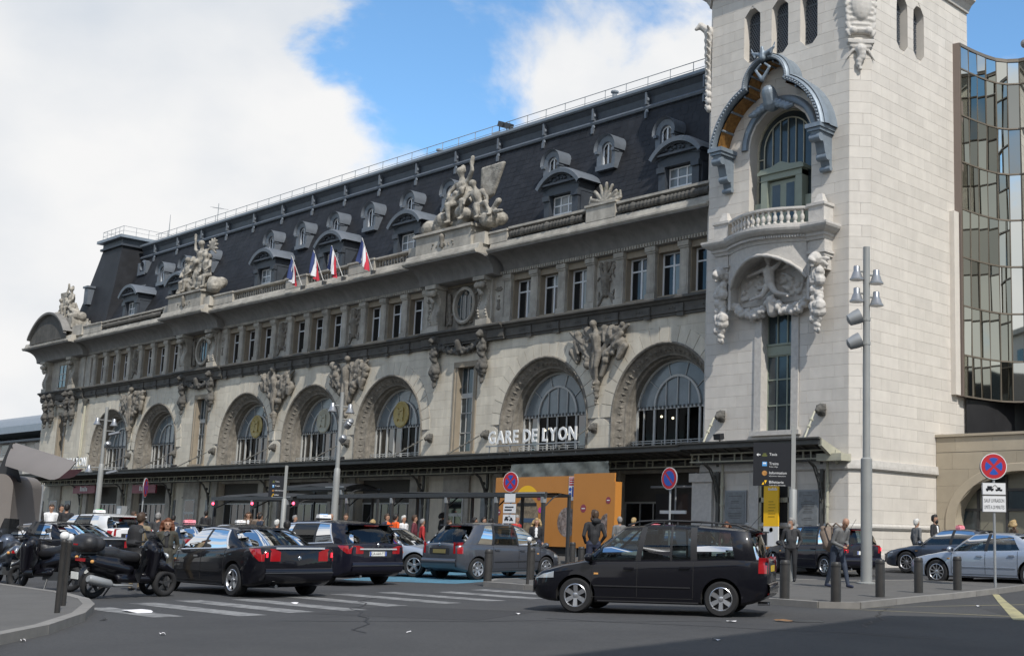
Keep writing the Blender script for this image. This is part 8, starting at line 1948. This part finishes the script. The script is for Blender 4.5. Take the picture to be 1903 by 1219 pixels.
# farther figures: x, y, dz, H, facing, top, bottom, hair, label, options
PP = [(-14.0, -20.4, .26, 1.88, None, 'black', 'black', 'black', 'uniformed guard with red chest band beside the kiosk', dict(vest='red', arms='front')),
 (-16.3, -19.0, .26, 1.80, None, 'white', 'denim', 'brown', 'man in a white shirt right of the uniformed guard', {}),
 (-18.0, -18.0, .26, 1.82, .5, 'black', 'black', 'black', 'man in black between the white shirt and the dark cap', {}),
 (-14.6, -19.1, .26, 1.80, 2.6, 'black', 'black', 'black', 'man in a dark cap with back turned behind the white taxi', dict(cap='charcoal')),
 (-19.5, -18.3, .26, 1.52, 1.8, 'blue', 'navy', 'black', 'short person in a blue top behind the men beside the kiosk', {}),
 (-12.8, -18.0, 0, 1.64, 2.0, 'maroon', 'black', 'grey', 'grey haired person in a dark red coat left of the khaki jacket', dict(coat=.6)),
 (-20.6, -14.0, 0, 1.86, 1.2, 'red', 'black', 'brown', 'person in red behind the khaki jacket man', {}),
 (-10.6, -18.0, 0, 1.78, 2.2, 'navy', 'charcoal', 'black', 'man in a white cap and dark jacket left of the grey haired man', dict(cap='white')),
 (-9.5, -18.0, 0, 1.78, 2.4, 'charcoal', 'charcoal', 'grey', 'grey haired man directly behind the curly haired woman', {}),
 (-17.0, -14.0, 0, 1.74, 2.4, 'navy', 'black', 'black', 'stooped figure in navy behind the red lit taxi', dict(lean=.25)),
 (-27.0, -7.6, .0, 1.95, 2.2, 'black', 'black', 'black', 'dark figure in front of the pale narrow door', {}),
 (-17.1, -10.6, .1, 1.80, None, 'brown', 'denim', 'brown', 'long haired woman in a brown jacket under the taxi shelter', dict(hairlen=.3, open_front='white')),
 (-16.1, -10.7, .1, 1.82, -.3, 'taupe', 'charcoal', 'brown', 'man in a taupe coat leaning forward at the taxi rank', dict(lean=.35, arms='front')),
 (-15.5, -10.9, .1, 1.72, 1.5, 'denim', 'denim', 'black', 'person in a denim jacket beside the leaning man at the taxi rank', {}),
 (-5.0, -16.0, 0, 1.60, 1.9, 'grey', 'grey', 'white', 'white haired person behind the roof of the black saloon', {}),
 (6.1, -21.95, 0, 1.56, 2.6, 'white', 'black', 'black', 'man in a white shirt between the black saloon and the dark taxi', dict(skin='skin_dark')),
 (-10.8, -12.0, .1, 1.68, .4, 'charcoal', 'black', 'grey', 'grey haired figure standing left of the middle lamp mast', {}),
 (-9.35, -11.3, .1, 1.76, 1.9, 'taupe', 'brown', 'none', 'bald man in brown at the foot of the middle lamp mast', {}),
 (-8.0, -11.5, .1, 1.76, -.6, 'black', 'black', 'brown', 'man in black just right of the middle lamp mast', {}),
 (2.2, -17.0, 0, 1.64, 2.2, 'grey', 'denim', 'blond', 'blond head seen over the roof of the dark taxi', {}),
 (-6.0, -11.0, .1, 1.76, .3, 'navy', 'black', 'brown', 'man with dark glasses left of the pair in orange vests', dict(vest='orange')),
 (-5.45, -11.0, .1, 1.76, 1.5, 'orange', 'navy', 'black', 'worker in a bright orange vest behind the silver saloon', {}),
 (-5.8, -10.4, .1, 1.70, .2, 'white', 'black', 'white', 'white haired person right of the orange vest', {}),
 (-5.1, -10.4, .1, 1.72, .8, 'maroon', 'black', 'brown', 'person in a dark red coat right of the white haired one', {}),
 (-5.3, -9.9, .1, 1.58, 1.2, 'red', 'black', 'grey', 'short person in a red jacket behind the silver saloon windscreen', {}),
 (-9.5, -5.9, .1, 1.80, 1.4, 'black', 'black', 'black', 'woman with a dark bun standing by the narrow station door', dict(hairlen=.12)),
 (-3.5, -10.0, 0, 1.64, .5, 'charcoal', 'black', 'brown', 'head just above the roof of the grey family car', {}),
 (-4.6, -8.0, 0, 1.74, 1.0, 'black', 'black', 'black', 'dark haired person left of the pair by the hoarding edge', {}),
 (-4.05, -8.0, 0, 1.76, .3, 'black', 'black', 'black', 'dark figure in the middle of three by the hoarding edge', {}),
 (-3.6, -8.0, 0, 1.72, 2.0, 'navy', 'black', 'black', 'dark figure nearest the hoarding edge', {}),
 (-1.5, -8.5, 0, 1.84, .2, 'red', 'charcoal', 'grey', 'person with grey beanie and red scarf in front of the orange hoarding', dict(cap='grey')),
 (-.4, -8.5, 0, 1.74, None, 'black', 'navy', 'blond', 'woman in a black coat in front of the large round print', dict(open_front='white', hairlen=.2)),
 (1.3, -6.0, 0, 1.78, 2.6, 'grey', 'grey', 'grey', 'grey haired person right of the hoarding', {}),
 (2.0, -6.0, 0, 1.76, 1.8, 'charcoal', 'black', 'blond', 'blond person right of the hoarding, beside the grey haired one', dict(headdown=.3)),
 (5.6, -5.0, 0, 1.62, None, 'maroon', 'black', 'auburn', 'red haired head over the roof rails of the black people carrier', dict(hairlen=.15)),
 (11.85, -1.5, 0, 1.88, .1, 'black', 'black', 'black', 'man in a black jacket and white shirt at the corner of the tower', dict(open_front='white', arms='front', beard=True)),
 (11.2, -1.6, 0, 1.74, 1.2, 'grey', 'charcoal', 'white', 'person in a pale hood behind the man in the black jacket', dict(cap='white')),
 (14.3, -.6, 0, 1.72, 1.0, 'brown', 'brown', 'blond', 'fair haired person behind the dark saloon by the arcade', dict(hairlen=.12))]
for (x, y, dz, H, fc, t_, b_, h_, lb, kw) in PP:
    person(W_(x, y, dz), cf(x, y) if fc is None else fc, H, t_, b_, h_, lb, **kw)
# driver and rear passenger of the people carrier are glimpsed through its windows
